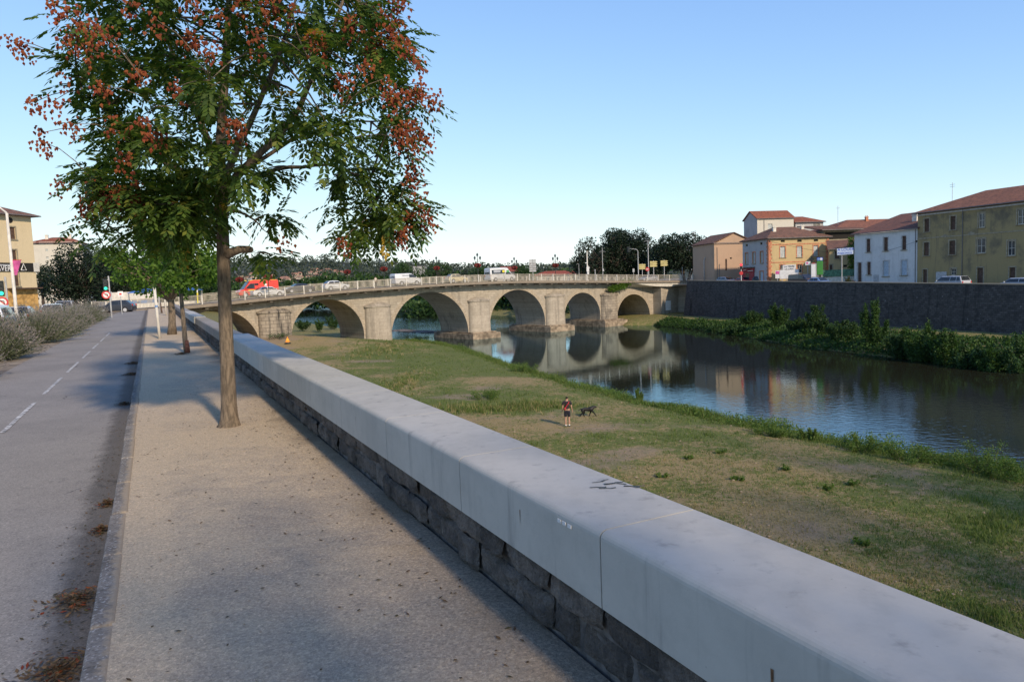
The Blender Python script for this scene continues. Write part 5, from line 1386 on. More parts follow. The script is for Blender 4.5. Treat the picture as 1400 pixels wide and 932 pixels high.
while len(cl) < 250 and k < 12000:
    k += 1; x = random.uniform(40, 600); y = random.uniform(-290, 345)
    if not inpoly(x, y, poly): continue
    if any(((x-gx)/gw)**2+((y-gy)/gh)**2 < 1 for gx, gy, gw, gh in gaps): continue
    x = 312+(x-312)*.88; y = y if y < 150 else 150+(y-150)*.95
    rr = math.sqrt(((x-310)/300)**2+((y-20)/340)**2); dp = 2.3*math.sqrt(max(.04, 1-rr*rr))
    dy = random.uniform(-1, 1)*dp
    cl.append((hp(x, y, dy), x, y))
for _ in range(26):
    x, y = random.uniform(125, 285), random.uniform(225, 345); cl.append((hp(x, y, random.uniform(-1.3, .8)), x, y))
cl += [(hp(x, y, random.uniform(-.6, .6)), x, y) for x, y in ((360, 232), (375, 236), (368, 292), (384, 298), (352, 345), (372, 350), (520, 290), (545, 280), (530, 310), (560, 300), (488, 312), (500, 280), (470, 240), (505, 232), (480, 322), (545, 255))]
for q, x, y in cl:
    n_ = min(skel, key=lambda s_: (s_-q).length)
    tr.tube(curve(n_, q, .05, 4, .07), [.016, .013, .010, .007, .004], 5)
mb = MB()
for q, x, y in cl:
    small = y > 225 and 340 < x < 480
    rc = .16 if small else random.choice((.2, .27, .34))
    for _ in range(12 if small else int(8+38*rc)):
        d = rdir(); d.z *= .7; o_ = q+d*random.uniform(.02, rc)
        dd = (V((o_.x, o_.y, 0)).normalized()*.5+d+V((0, 0, -.35))).normalized()
        pinnate(mb, o_, dd, random.uniform(.18, .32), 1 if random.random() < .010 else 0, 6, .042, .095)
mb.build('crown', [M['leaf'], M['yleaf']], HT)
# hanging clusters of papery pods
pods = [(18, 66), (34, 72), (150, 60), (125, 45), (100, 28), (95, 60), (190, 108), (215, 195), (200, 180), (160, 268), (150, 285), (185, 262), (330, 187), (318, 178), (90, 118), (72, 150), (55, 192), (62, 205), (48, 150), (400, 28), (330, 12), (370, 18), (480, 42), (520, 28), (535, 55), (555, 70), (575, 95), (568, 135), (552, 140), (590, 150), (598, 140), (545, 182), (562, 215), (572, 268), (558, 308), (585, 315), (578, 295), (290, 72), (240, 132), (140, 130), (120, 82), (78, 20), (215, 40), (262, 62), (440, 78), (500, 100), (528, 118), (470, 120), (190, 290), (135, 262), (118, 292), (120, 280), (82, 258), (170, 225), (265, 15), (180, 20), (555, 180), (585, 200), (567, 235), (390, 335), (470, 340), (550, 330), (565, 180), (510, 70), (545, 15), (350, 60), (300, 30), (160, 180), (100, 180), (575, 125), (548, 200), (572, 190), (560, 245), (566, 300), (540, 40), (430, 60), (590, 310), (535, 140)]
mb = MB(); st = MB()
for px, py in pods+[(random.uniform(70, 580), random.uniform(-250, 10)) for _ in range(14)]:
    rr = math.sqrt(((px-310)/300)**2+((py-20)/340)**2); dy = -(.55+1.7*math.sqrt(max(.0, 1-min(rr, 1)**2))*random.uniform(.6, 1.1))
    f = (hb.y+dy)/hb.y; q = hp(px, py, dy)
    n_ = min(skel, key=lambda s_: (s_-q).length); c_ = q+V((0, 0, .08))
    tr.tube(curve(min(cl, key=lambda s_: (s_[0]-q).length)[0], c_, .1, 3, .05), [.006, .005, .004, .003], 4)
    for _ in range(random.randint(18, 52)):
        d = rdir(); p_ = c_+V((d.x*.115, d.y*.115, d.z*.15-.05))*random.uniform(.3, 1.1); s_ = random.uniform(.015, .027)
        ax = (V((0, 0, -1))+rdir()*.5).normalized(); u = ax.orthogonal().normalized(); v_ = ax.cross(u)
        t0 = p_; b_ = p_+ax*s_*2.1; m_ = p_+ax*s_*.75; r3 = [m_+(u*math.cos(a)+v_*math.sin(a))*s_*.85 for a in (0, 2.1, 4.2)]
        mb.add([t0, *r3, b_], [(0, 1, 2), (0, 2, 3), (0, 3, 1), (4, 2, 1), (4, 3, 2), (4, 1, 3)])
mb.build('seed_pods', M['pod'], HT); tr.build('trunk', M['bark'], HT, True)

# two further street trees with bright lime crowns
base = P(33.9, .73); poly = [(152, 372), (160, 335), (190, 312), (230, 300), (270, 308), (292, 340), (296, 372), (280, 388), (250, 395), (215, 396), (180, 392)]
clump_tree('street_tree', 'farther stout street tree with bright lime crown beyond the big trunk', 'tree', base, 2.4, .17, px_clumps(base, base.y, poly, 80, 12, 1.8, 81), M['leaf2'], .15, 12, 'street trees along the sidewalk', M['bark'], True, True)
base = P(22.76, .83)
T3 = thing('street_tree', 'thin leaning young street tree with scarred reddish trunk foot', 'tree', base, group='street trees along the sidewalk')
mb = MB(); mb.tube([atY(x, y, base.y)-base for x, y in ((256, 484), (253, 465), (251, 440), (248, 410), (246, 388), (243, 365))], [.085, .07, .062, .055, .05, .03], 10); mb.build('trunk', M['bark'], T3, True)
mb = MB(); mb.tube([atY(x, y, base.y-.02)-base for x, y in ((256.5, 483), (256, 474), (255, 465))], [.08, .07, .055], 8); mb.build('bark_scar', plain('reddish_scar', (.22, .09, .06), .9, .3, 20), T3, True)
mb = MB(); br_ = MB()
for c, r in px_clumps(base, base.y, [(205, 380), (212, 345), (240, 325), (275, 335), (296, 360), (290, 382), (250, 390)], 34, 13, .9, 82):
    br_.tube(curve(atY(246, 385, base.y)-base, c, .05, 3, .05), [.02, .015, .01, .005], 5)
    for _ in range(110): d = rdir(); leafquad(mb, c+d*r*random.uniform(.4, 1), (d+rdir()+V((0, 0, -.4))).normalized(), rdir(), .12, .085)
mb.build('crown', M['leaf2'], T3); br_.build('branches', M['bark'], T3, True)

# unseen trees added behind the viewer to shade the path and the bank
random.seed(91)
for s_, a_, h_, lab in ((-5.5, .9, 2.6, 'unseen street tree added for shade on the sidewalk behind the viewpoint'), (-8.5, -4.8, 3, 'unseen street tree added for shade beside the cycle path behind the viewpoint')):
    clump_tree('street_tree', lab, 'tree', P(s_, a_), h_, .14, ball_clumps(2.6, 2.6, 2.2, h_+2.2, 60, .5, .85), M['leafmid'], .26, 1.3, 'unseen trees added for shade behind the viewpoint')
for i, (s_, a_) in enumerate(((-12, 8), (-10, 15), (-13, 22), (-9, 29), (-14, 36), (-8, 43))):
    base = P(s_, a_, -6.5)
    clump_tree('added_shade_poplar', 'tall unseen poplar added to shade the river bank', 'tree', base, 9, .3, ball_clumps(4.2, 4.2, 8.5, 13.5, 60, 1.5, 2.3, .9), M['leafmid'], .6, 1.0, 'unseen poplars added for shade behind the viewpoint')

# ================================================================== LAVENDER AND SAGE ALONG THE CYCLE PATH
def sage(name, label, loc, h, w_, n, seed, bloom=True, leaf=None):
    random.seed(seed); t = thing(name, label, 'shrub', loc, group='lavender shrubs along the cycle path'); st = MB(); bl = MB()
    Rr_ = w_*.56; ph = [random.uniform(0, 6.28) for _ in range(3)]
    for _ in range(int(n*1.7)):
        az = random.uniform(0, 6.283); u = random.random()**.55; lob = 1+.16*math.sin(3*az+ph[0])+.10*math.sin(5*az+ph[1])
        tip = V((Rr_*u*lob*math.cos(az), Rr_*u*lob*math.sin(az)*1.25, h*(math.sqrt(max(.03, 1-u*u*.96)))*random.uniform(.62, 1.06)*(1+.10*math.sin(2*az+ph[2]))))
        b0 = V((tip.x*.35, tip.y*.35, 0)); d = tip-b0; L = d.length; d.normalize(); d = (d+rdir()*.08).normalized()
        leafquad(st, b0, d, rdir(), L, .018)
        for k in range(7):
            f = random.uniform(.12, .85); q = b0+d*L*f; leafquad(st, q, (d*.5+rdir()).normalized(), rdir(), random.uniform(.06, .17), .024)
        if bloom:
            for k in range(4):
                q = b0+d*L*random.uniform(.72, 1.02); leafquad(bl, q, (d+rdir()*.6).normalized(), rdir(), random.uniform(.06, .14), .022)
    st.build('stems', leaf or M['sage'], t)
    if bloom: bl.build('blooms', M['sagebloom'], t)
    return t
SB = [(20.6, -4.9, 1.45, 2.3, 'sage', 'nearest grey lavender bush at the left edge of the cycle path'), (23.5, -5.6, 1.5, 2.0, 'sage', 'lavender bush just behind the nearest one, before the white estate car'),
      (27.0, -4.6, 1.25, 2.0, 'sage', 'second large lavender bush spilling onto the cycle path edge'), (30.5, -5.4, 1.3, 2.0, 'sage', 'lavender bush left of the red and green shrub'),
      (36.0, -4.5, 1.35, 2.2, 'sage', 'lavender bush right of the red and green shrub'), (40.5, -4.4, 1.35, 2.2, 'sage', 'lavender bush midway to the second traffic light'), (45.5, -4.4, 1.4, 2.3, 'sage', 'lavender bush below the second traffic light'),
      (51.0, -4.7, 1.35, 2.3, 'sage', 'lavender bush past the second traffic light'), (57.5, -4.7, 1.4, 2.4, 'sage', 'second farthest lavender bush beside the path'), (64.0, -4.4, 1.5, 2.6, 'sage', 'farthest lavender bush near the white notice sign')]
for i, (s_, a_, h_, w_, k_, lab) in enumerate(SB): sage('lavender_bush', lab, P(s_, a_, -.14), h_*1.18, w_*1.2, 720 if i < 4 else 460, 100+i)
t = sage('green_shrub', 'green shrub with reddish tips standing among the lavender', P(33.2, -5.6, -.14), 1.45, 2.0, 0, 120, False); 
for c in list(t.children): bpy.data.objects.remove(c)
def leafy_shrub(name, label, loc, h, w_, n, leaf, seed, group=None, L=.14, mat2=None, cat='shrub', asp=.55, tall=False):
    random.seed(seed); t = thing(name, label, cat, loc, group=group); mb = MB(); st = MB()
    ns = max(5, int(w_*4))
    for k in range(ns):
        az = random.uniform(0, 6.283); r = w_*.5*random.random()**.6; tip = V((r*math.cos(az), r*math.sin(az), h*random.uniform(.6, 1.05)*(1-.35*(2*r/w_)**2)))
        b0 = V((tip.x*.3, tip.y*.3, 0)); c = curve(b0, tip, 0, 4, .08); st.tube(c, [.022, .018, .013, .008, .004], 4)
        for _ in range(n//ns):
            f = random.random()**.7; i_ = min(3, int(f*4)); q = c[i_].lerp(c[i_+1], f*4-i_)
            sp = (w_*.16 if not tall else w_*.08)*(1.2-f*.6)
            q = q+rdir()*sp*random.random(); leafquad(mb, q, (rdir()+V((0, 0, .25))).normalized(), rdir(), L*random.uniform(.6, 1.3), L*asp, 1 if mat2 is not None and random.random() < .3*f else 0)
    mb.build('foliage', [leaf]+([mat2] if mat2 else []), t); st.build('stems', M['barkdark'], t); return t
bpy.data.objects.remove(t)
leafy_shrub('green_shrub', 'green shrub with reddish tips standing among the lavender', P(33.4, -5.5, -.14), 1.4, 2.0, 2600, M['leafbank'], 121, None, .11, M['pod'])
leafy_shrub('green_shrub', 'tall thin bright green weed rising from the lavender before the white estate car', P(26.5, -6.0, -.14), 1.75, .7, 700, M['leaf2'], 122, None, .10, None)

# ================================================================== SHRUBS AND WEEDS ON THE BANKS
def gz(x, y, fn): return fn(x, y)
RG = 'shrubs along the far bank'
rs = [(1065, 452, 3.0, 2.6, 'tall bushy shrub under the left part of the far quay wall', 1), (1030, 447, 1.6, 3.5, 'low dense shrub left of the tall bushy one on the far bank', 0), (1120, 461, 3.0, 2.8, 'feathery grey green shrub below the green pharmacy sign', 0), (1150, 466, 1.9, 3.0, 'low shrub between the feathery shrub and the pointed one', 0),
      (1196, 472, 3.9, 2.4, 'pointed upright shrub below the white house', 1), (1234, 478, 2.3, 3.0, 'dark low shrub right of the pointed upright one', 0), (1262, 481, 3.0, 3.0, 'broad shrub below the left edge of the ochre building', 1), (1295, 485, 3.1, 3.2, 'broad light topped shrub below the silver people carrier', 1), (1330, 489, 2.4, 3.0, 'rounded shrub between the two broad ones near the right edge', 0),
      (1362, 492, 2.7, 3.0, 'leafy shrub second from the right edge on the far bank', 1), (1395, 494, 3.3, 3.0, 'large dark shrub at the right edge of the far bank', 0), (1003, 450, 1.2, 3.0, 'small shrub at the left end of the far bank grass', 0), (975, 447, 1.0, 3.0, 'low green mound of weeds by the quay abutment', 0), (1092, 458, 1.7, 2.6, 'low bright shrub between the bushy and the feathery shrubs', 0)]
for i, (px, py, h_, w_, lab, k_) in enumerate(rs):
    q = atz(px, py, -7.0); leafy_shrub('bank_shrub', lab, (q.x, q.y, zright(q.x, q.y)-.05), h_*1.4, w_*1.25, 7600, M['leafbank'] if k_ else M['leafmid'], 140+i, RG, .22)
# dense waterside fringe of the far bank (nobody could count it)
random.seed(160); mb = MB()
for i in range(len(FAR)-1):
    ax, ay = FAR[i]; bx, by = FAR[i+1]; L = math.hypot(bx-ax, by-ay)
    if i > 7: break
    for _ in range(int(L*170)):
        f = random.random(); d = random.random()**1.4*(9 if ay < 120 else 3.5); nx_, ny_ = (by-ay)/L, -(bx-ax)/L
        x, y = ax+(bx-ax)*f-nx_*-d*1, ay+(by-ay)*f-ny_*-d*1
        if polydist(x, y, FARR) < -.4: continue
        z = zright(x, y); hh = random.uniform(.15, 1.1)*(1.15 if y < 105 else .75)*max(.2, .55+1.3*noise.noise(V((x*.28, y*.28, 3))))
        for k in range(3): leafquad(mb, V((x+random.uniform(-.3, .3), y+random.uniform(-.3, .3), z+random.uniform(0, hh))), (rdir()+V((0, 0, .5))).normalized(), rdir(), random.uniform(.2, .42), .17)
o = mb.build('waterside_weeds', M['leafbank']); o['kind'] = 'stuff'
# near bank: short turf, tall fringe
random.seed(161); G1 = MB(); G2 = MB()
pb = MB()
for _ in range(420):
    q = atz(random.uniform(450, 1400), random.uniform(480, 860), -6.6)
    if 12 < q.y < 110 and polydist(q.x, q.y, NEAR) > .4 and q.x*NX+q.y*NY > 2.6:
        r_ = random.uniform(.015, .05)*(1+q.y*.008); pb.ball((q.x, q.y, zleft(q.x, q.y)+r_*.4), (r_, r_*.8, r_*.6), 6, 4, jit=.2)
o = pb.build('bank_pebbles', M['curb']); o['kind'] = 'stuff'
def tuft(mb, x, y, z, h, n, spread, w_):
    for _ in range(n):
        az = random.uniform(0, 6.283); d = V((math.cos(az)*random.uniform(.1, .9), math.sin(az)*random.uniform(.1, .9), 1)).normalized(); q = V((x+random.uniform(-spread, spread), y+random.uniform(-spread, spread), z-.01)); L = h*random.uniform(.6, 1.2)
        sd = V((math.sin(az), -math.cos(az), 0))*w_; o = len(mb.v); mb.v.extend((tuple(q-sd), tuple(q+sd), tuple(q+d*L))); mb.f.append((o, o+1, o+2)); mb.mi.append(0)
cnt = 0
while cnt < 62000:
    # sample in view: more where the camera is nearer
    px = random.uniform(380, 1460); py = random.uniform(462, 900)
    q = atz(px, py, -6.6); 
    if random.random() > 1: continue
    x, y = q.x+random.uniform(-.5, .5), q.y+random.uniform(-.5, .5)
    if not (11 < y < 125 and -48 < x < 31) or polydist(x, y, NEAR) < .1: continue
    a_ = x*NX+y*NY
    if a_ < 2.4: continue
    g = gr(x, y); b_ = bare(x, y)
    cnt += 1
    if random.random() < b_*.8: continue
    z = zleft(x, y)
    sz = .05+.0011*y
    if random.random() < g*1.25: tuft(G1, x, y, z, random.uniform(.05, .13)*(1+.9*(g > .7)), 4, sz*2, .010+.00025*y)
    else: tuft(G2, x, y, z, random.uniform(.04, .12), 4, sz*2, .008+.0002*y)
# fringe along the water and around lush spots
for _ in range(11000):
    i = random.choice((2, 3, 4, 5, 6, 7, 8, 9, 10)); ax, ay = NEAR[i]; bx, by = NEAR[i+1]; f = random.random(); L = math.hypot(bx-ax, by-ay); d = abs(random.gauss(.5, 1.0))
    x = ax+(bx-ax)*f-(by-ay)/L*d; y = ay+(by-ay)*f+(bx-ax)/L*d
    if polydist(x, y, NEAR) < 0: continue
    tuft(G1, x, y, zleft(x, y), random.uniform(.25, .75)*math.exp(-d*.3)*(1+.9*noise.noise(V((x*.3, y*.3, 0)))), 5, .12, .012+.0002*y)
for cx, cy, rx, ry, h_ in ((-1.8, 46.5, 3.0, 1.6, .42), (1.6, 47.4, 2.4, 1.2, .36), (-17, 92, 4, 9, .35), (-9.5, 60, 1.5, 8, .3)):
    for _ in range(420):
        x, y = random.gauss(cx, rx*.6), random.gauss(cy, ry*.6)
        if polydist(x, y, NEAR) < .2: continue
        tuft(random.choice((G1, G1, G2)), x, y, zleft(x, y), h_*random.uniform(.5, 1.2), 5, .15, .014+.0002*y)
o = G1.build('green_grass', M['grassblade']); o['kind'] = 'stuff'; o = G2.build('dry_grass', M['drygrass']); o['kind'] = 'stuff'
M['herb'] = leafmat('fresh_weed_leaf', [(.065, .12, .022), (.10, .175, .032), (.145, .225, .045), (.17, .20, .06), (.08, .14, .028)], .4)
mb = MB(); random.seed(169)
for _ in range(11500):
    i = random.choice((2, 3, 3, 4, 5, 5, 5, 6)) if random.random() < .7 else random.choice((6, 7, 8, 9, 10, 11)); ax, ay = NEAR[i]; bx, by = NEAR[i+1]; f = random.random(); L = math.hypot(bx-ax, by-ay); d = abs(random.gauss(.25, 1.0))
    x = ax+(bx-ax)*f-(by-ay)/L*d; y = ay+(by-ay)*f+(bx-ax)/L*d; dens = noise.noise(V((x*.35, y*.35, 11)))
    if polydist(x, y, NEAR) < -.1 or random.random() > .65+.9*dens: continue
    hh = random.uniform(.15, .85)*(1+1.1*dens)*math.exp(-max(0, d-.6)*.4)*(1.0 if y < 44 else .75); z = zleft(x, y)
    for k in range(6):
        leafquad(mb, V((x+random.uniform(-.16, .16), y+random.uniform(-.16, .16), z+hh*random.random()**.7)), (rdir()+V((0, 0, .6))).normalized(), rdir(), random.uniform(.08, .2), random.uniform(.03, .07))
o = mb.build('waterside_herbs', M['herb']); o['kind'] = 'stuff'
WG = 'weeds along the near waterside'
for i, (px, py, h_, w_, lab) in enumerate(((1052, 592, .9, 1.5, 'round dark green weed clump at the waterline, leftmost of the near weeds'), (1108, 596, .9, .8, 'wispy weed at the near waterline below the feathery shrub'), (1178, 615, 1.0, 1.6, 'bright leafed weed clump in the middle of the near waterline'), (1240, 632, .8, 1.9, 'low spreading weed clump between the two tall near ones'), (1345, 645, 1.5, 2.2, 'tallest leafy weed clump at the right end of the near waterline'), (1390, 655, 1.0, 1.8, 'weed clump at the right edge of the near bank'),
        (872, 541, 1.3, .6, 'thin tall weed at the waterline above the black dog'), (920, 498+48, .9, .7, 'small weed right of the thin tall one by the water'), (712, 506, 1.0, 2.4, 'pale weedy clump on the bank edge below the second pier'), (665, 545, .7, 2.2, 'dark leafy clump in the grass left of the man'))):
    q = atz(px, py, -7.0 if i < 9 else -6.7); leafy_shrub('waterside_weed', lab, (q.x, q.y, zleft(q.x, q.y)-.05), h_*.95, w_*1.5, 3400, M['herb'], 170+i, WG, .075, None, 'weed')
for i, (px, py) in enumerate(((905, 653), (940, 625), (1010, 655), (1180, 742), (1075, 640), (1165, 658), (985, 616), (1130, 665))):
    q = atz(px, py, -6.6); leafy_shrub('turf_weed', 'small green weed tuft in the dry turf of the near bank', (q.x, q.y, zleft(q.x, q.y)-.02), .20, .65, 200, M['herb'], 190+i, 'small weed tufts in the turf', .10, None, 'weed')
# bushes by the second arch, ivy on the fifth pier, rubble and sandbank
leafy_shrub('arch_bush', 'dark bush seen through the second arch at the water', atz(456, 449, -6.6), 3.4, 3.4, 1800, M['leafmid'], 201, 'bushes seen through the second arch', .28)
leafy_shrub('arch_bush', 'low dark bush at the left side of the second arch', atz(415, 450, -6.2), 1.9, 3.4, 1500, M['leafmid'], 202, 'bushes seen through the second arch', .28)
leafy_shrub('arch_bush', 'grey green bush between the two dark ones in the second arch', atz(436, 451, -6.3), 2.4, 2.4, 1300, M['leafbank'], 203, 'bushes seen through the second arch', .26)
random.seed(204); q = B(31.5, -1.3, -.7); t = thing('pier_creeper', 'green creeper growing on the cap of the rightmost pier', 'plant', q); mb = MB()
for _ in range(1500):
    u = random.random(); c = V((BE[0], BE[1], 0))*(u*6.4-1.6)+V((0, 0, u*1.55+random.uniform(-.2, .15)*3*math.sin(math.pi*u)))+rdir()*random.random()*.75; leafquad(mb, c, rdir(), rdir(), .3, .22)
mb.build('leaves', M['leaf2'], t); mb = MB(); mb.tube([V((-1, -.8, -.3)), V((.6, .6, .3)), V((3, 2.3, 1.4))], [.06, .05, .02], 5); mb.build('stem', M['barkdark'], t)
random.seed(205); mb = MB()
for k in range(9):
    q = B(34.5+k*.85+random.uniform(-.2, .2), -1.8+random.uniform(-.6, .6), -7.75); mb.ball(q, (random.uniform(.4, .8), random.uniform(.35, .6), random.uniform(.25, .5)), 7, 5, jit=.15)
rb = thing('rubble_rocks', 'brown rubble rocks heaped in the water beside the rightmost pier', 'rocks', B(38, -1.8, WZ)); mb.build('rocks', M['footing'], rb, sub=B(38, -1.8, WZ))
mb = MB()
for k in range(7): q = atz(548+k*7, 452+.4*k, WZ+.02); mb.ball(q, (2.2, 1.2, .28), 9, 5, jit=.2)
wr_ = mb.build('weir_rocks', M['rubble']); tag(wr_, 'low dark line of rocks in the river seen through the third arch', 'rocks')

# ================================================================== STREET FURNITURE
def pole_thing(name, label, cat, base, group=None): return thing(name, label, cat, base, group=group)
M['greenlight'] = NT('lit_green_signal').fin((.02, .6, .35), .3); M['greenlight'].node_tree.nodes['Principled BSDF'].inputs['Emission Color'].default_value = (.05, 1, .55, 1); M['greenlight'].node_tree.nodes['Principled BSDF'].inputs['Emission Strength'].default_value = 1.1
M['redlight'] = NT('lit_red_signal').fin((.8, .03, .05), .3); M['redlight'].node_tree.nodes['Principled BSDF'].inputs['Emission Color'].default_value = (1, .08, .1, 1); M['redlight'].node_tree.nodes['Principled BSDF'].inputs['Emission Strength'].default_value = 1.2
M['signred'] = plain('sign_red', (.55, .05, .05), .5, .08); M['signyellow'] = plain('faded_yellow_sign', (.58, .48, .20), .6, .12, 2); M['blue'] = plain('sign_blue', (.03, .08, .42), .4, .08); M['awnblue'] = plain('blue_awning', (.06, .16, .42), .6, .2, 1)
M['pink'] = plain('pink_banner', (.58, .10, .28), .7, .2, 3); M['pharm'] = plain('pharmacy_green', (.06, .24, .05), .5, .12, 1); M['orange'] = plain('orange_marker', (.85, .30, .04), .5, .12, 4)
def facing(base): return math.atan2(-base[0], base[1])   # rotate a thing so that its local -y looks back towards the promenade viewpoint
def traffic_light(base, label, h, hx=0.0, lit='greenlight', sc=1.0, nosign=False):
    t = thing('traffic_light', label, 'traffic light', base, facing(base), 'traffic lights on the left road' if lit == 'greenlight' else None)
    mb = MB(); mb.lathe([(.06, 0), (.06, h+1.2)], (.28*sc, 0, 0), 8); mb.build('pole', M['galv'], t, True)
    mb = MB(); mb.box((0, 0, h+.45*sc), (.36*sc, .26, 1.0*sc)); hd = mb.build('signal_head', M['black'], t, bevel=.03)
    for k, z in enumerate((.75, .45, .15)):
        on = (lit == 'greenlight' and k == 2) or (lit == 'redlight' and k == 0)
        mb = MB(); mb.lathe([(.01, -.145), (.13*sc, -.14), (.135*sc, -.1)], (0, 0, h+z*sc), 14, axis='Y'); mb.build('lens', M[lit] if on else M['black'], hd)
        mb = MB(); mb.tube([V((.15*sc*math.cos(a), -.2, h+z*sc+.15*sc*math.sin(a))) for a in [i*math.pi/8 for i in range(9)]], .012, 4); mb.build('visor', M['black'], hd)
    for z in (.1, .9): 
        mb = MB(); mb.box((.16*sc, 0, h+z*sc), (.3*sc, .05, .05)); mb.build('bracket', M['galv'], t)
    if not nosign:
        mb = MB(); mb.lathe([(.01, -.03), (.33*sc, -.03), (.33*sc, .0)], (0, -.06, h-.42*sc), 18, axis='Y'); sg = mb.build('no_turn_sign', M['white'], t)
        mb = MB(); mb.lathe([(.24*sc, -.04), (.34*sc, -.04), (.34*sc, -.01)], (0, -.06, h-.42*sc), 18, axis='Y'); mb.build('sign_ring', M['signred'], sg)
        mb = MB(); mb.box((0, -.105, h-.42*sc), (.52*sc, .012, .07*sc), mtx=Matrix.Rotation(.785, 3, 'Y')); mb.build('sign_bar', M['signred'], sg)
        mb = MB(); mb.tube([V((.1*sc, -.1, h-.56*sc)), V((.1*sc, -.1, h-.36*sc)), V((-.1*sc, -.1, h-.33*sc))], .03*sc, 5); mb.build('sign_arrow', M['black'], sg)
    return t
b0 = atz(6, 440, -.16); b0 = atY(4, 424, 46); b0.z = -.16
traffic_light(b0, 'traffic light showing green at the left edge before the beige corner block', atY(4, 404, 46).z+.16+.0, 0)
b0 = atY(147, 424, 62); b0.z = -.16
traffic_light(b0, 'traffic light showing green above the lavender in front of the large dark tree', atY(146, 396.5, 62).z+.16, 0)
# lamp post with pink banner
b0 = atY(22, 424, 44); b0.z = -.16; t = thing('banner_post', 'cream lamp post with a tapering pink banner in front of the beige block', 'lamp post', b0)
top = atY(10.5, 292, 44)-b0
mb = MB(); mb.tube([V((0, 0, 0)), V((0, 0, .9)), V((0, 0, 1.0)), V((top.x*0, 0, 7.2))], [.15, .13, .10, .075], 10); mb.build('pole', M['offwhite'], t, True)
mb = MB(); mb.tube([V((0, 0, 7.2)), V((-.5, .1, 7.6)), V((-1.2, .2, 7.7))], [.06, .05, .04], 6); mb.build('lamp_arm', M['offwhite'], t)
za, zb_ = atY(24, 355.5, 44).z+.16, atY(24, 376, 44).z+.16
mb = MB(); mb.tube([V((0, 0, za)), V((.62, 0, za))], .02, 5); mb.build('banner_rod', M['signred'], t)
mb = MB(); mb.add([(.08, -.01, za-.03), (.60, -.01, za-.03), (.26, -.01, zb_), (.12, -.01, zb_), (.08, .01, za-.03), (.60, .01, za-.03), (.26, .01, zb_), (.12, .01, zb_)], [(0, 3, 2, 1), (4, 5, 6, 7), (0, 1, 5, 4), (1, 2, 6, 5), (2, 3, 7, 6), (3, 0, 4, 7)]); mb.build('banner', M['pink'], t)
def post(name, label, cat, pxb, pyb, pxt, pyt, zb_, r, mat_, group=None, bands=()):
    base = atz(pxb, pyb, zb_); tp = atY(pxt, pyt, base.y)-base; t = thing(name, label, cat, base, group=group)
    mb = MB(); mb.tube([V((0, 0, 0)), tp*.5, tp], [r, r, r*.95], 10); mb.build('shaft', mat_, t, True)
    mb = MB(); mb.tube([tp-V((0, 0, .01)), tp+tp.normalized()*.03], [r*1.12, r*.9], 10); mb.build('cap', mat_, t)
    for f0, f1, m_ in bands: mb = MB(); mb.tube([tp*f0, tp*f1], r*1.06, 10, cap=False); mb.build('band', m_, t)
    return t
PG = 'posts along the sidewalk'
post('marker_post', 'leaning cream post with a thin blue band at the kerb before the stout street tree', 'post', 218.5, 463, 211, 393.5, 0, .055, M['offwhite'], PG, ((.62, .66, M['p_blue']),))
post('marker_post', 'tall white post beyond the leaning cream one near the wall', 'post', 227.5, 431, 223, 384, 0, .07, M['offwhite'], PG)
post('marker_post', 'thin pale pole directly right of the leaning cream post', 'post', 219, 429, 216.5, 392.5, 0, .05, M['galv'], PG)
post('marker_post', 'short brown wooden post between the cream and white posts', 'post', 221.5, 428, 219, 414, 0, .07, M['wood'], PG)
post('marker_post', 'short grey post at the foot of the second traffic light', 'post', 153, 424, 152, 399, -.15, .06, M['galv'], PG)
post('marker_post', 'yellow and grey pole standing by the left end of the bridge railing', 'post', 271, 418, 269, 388, .0, .10, M['offwhite'], PG, ((.0, .6, M['yel']),))
b0 = atY(166, 418, 75); b0.z = -.15; t = thing('notice_sign', 'small white notice board with red emblem beyond the farthest lavender', 'sign', b0, facing(b0))
mb = MB(); mb.lathe([(.04, 0), (.04, 2.2)], n=6); mb.build('pole', M['galv'], t); z_ = atY(166, 401.5, 75).z+.15; mb = MB(); mb.box((0, -.06, z_), (.5, .03, .5)); bd = mb.build('board', M['white'], t); mb = MB(); mb.box((0, -.08, z_-.02), (.22, .012, .2)); mb.build('emblem', M['signred'], bd)
# market stalls and hoarding at the head of the path
def stall(label, px, Y, w_, d_, zroof, mat_, seed):
    b0 = atY(px, 415, Y); b0.z = -.17; t = thing('market_stall', label, 'market stall', b0, TH, 'market stalls at the end of the path')
    for sx in (-1, 1):
        for sy in (-1, 1): mb = MB(); mb.lathe([(.04, 0), (.04, zroof)], (sx*w_/2, sy*d_/2, 0), 6); mb.build('pole', M['galv'], t)
    mb = MB(); mb.add([(-w_/2-.2, -d_/2-.2, zroof), (w_/2+.2, -d_/2-.2, zroof), (w_/2+.2, d_/2+.2, zroof), (-w_/2-.2, d_/2+.2, zroof), (-w_*.2, 0, zroof+.55), (w_*.2, 0, zroof+.55)], [(0, 1, 5, 4), (1, 2, 5), (2, 3, 4, 5), (3, 0, 4), (3, 2, 1, 0)]); mb.build('canopy', mat_, t)
    mb = MB(); mb.box((0, -d_*.3, .45), (w_*.9, .8, .85)); mb.build('counter', M['offwhite'], t, bevel=.02)
stall('blue roofed market stall beyond the cream posts at the end of the path', 205, 98, 5, 4, 2.3, M['awnblue'], 1)
stall('second blue stall behind the stout street tree', 245, 103, 6, 4, 2.4, M['awnblue'], 2)
b0 = atY(185, 415, 110); b0.z = -.17; t = thing('cream_hoarding', 'long cream hoarding with blue lower panel at the head of the path', 'hoarding', b0, TH+.35)
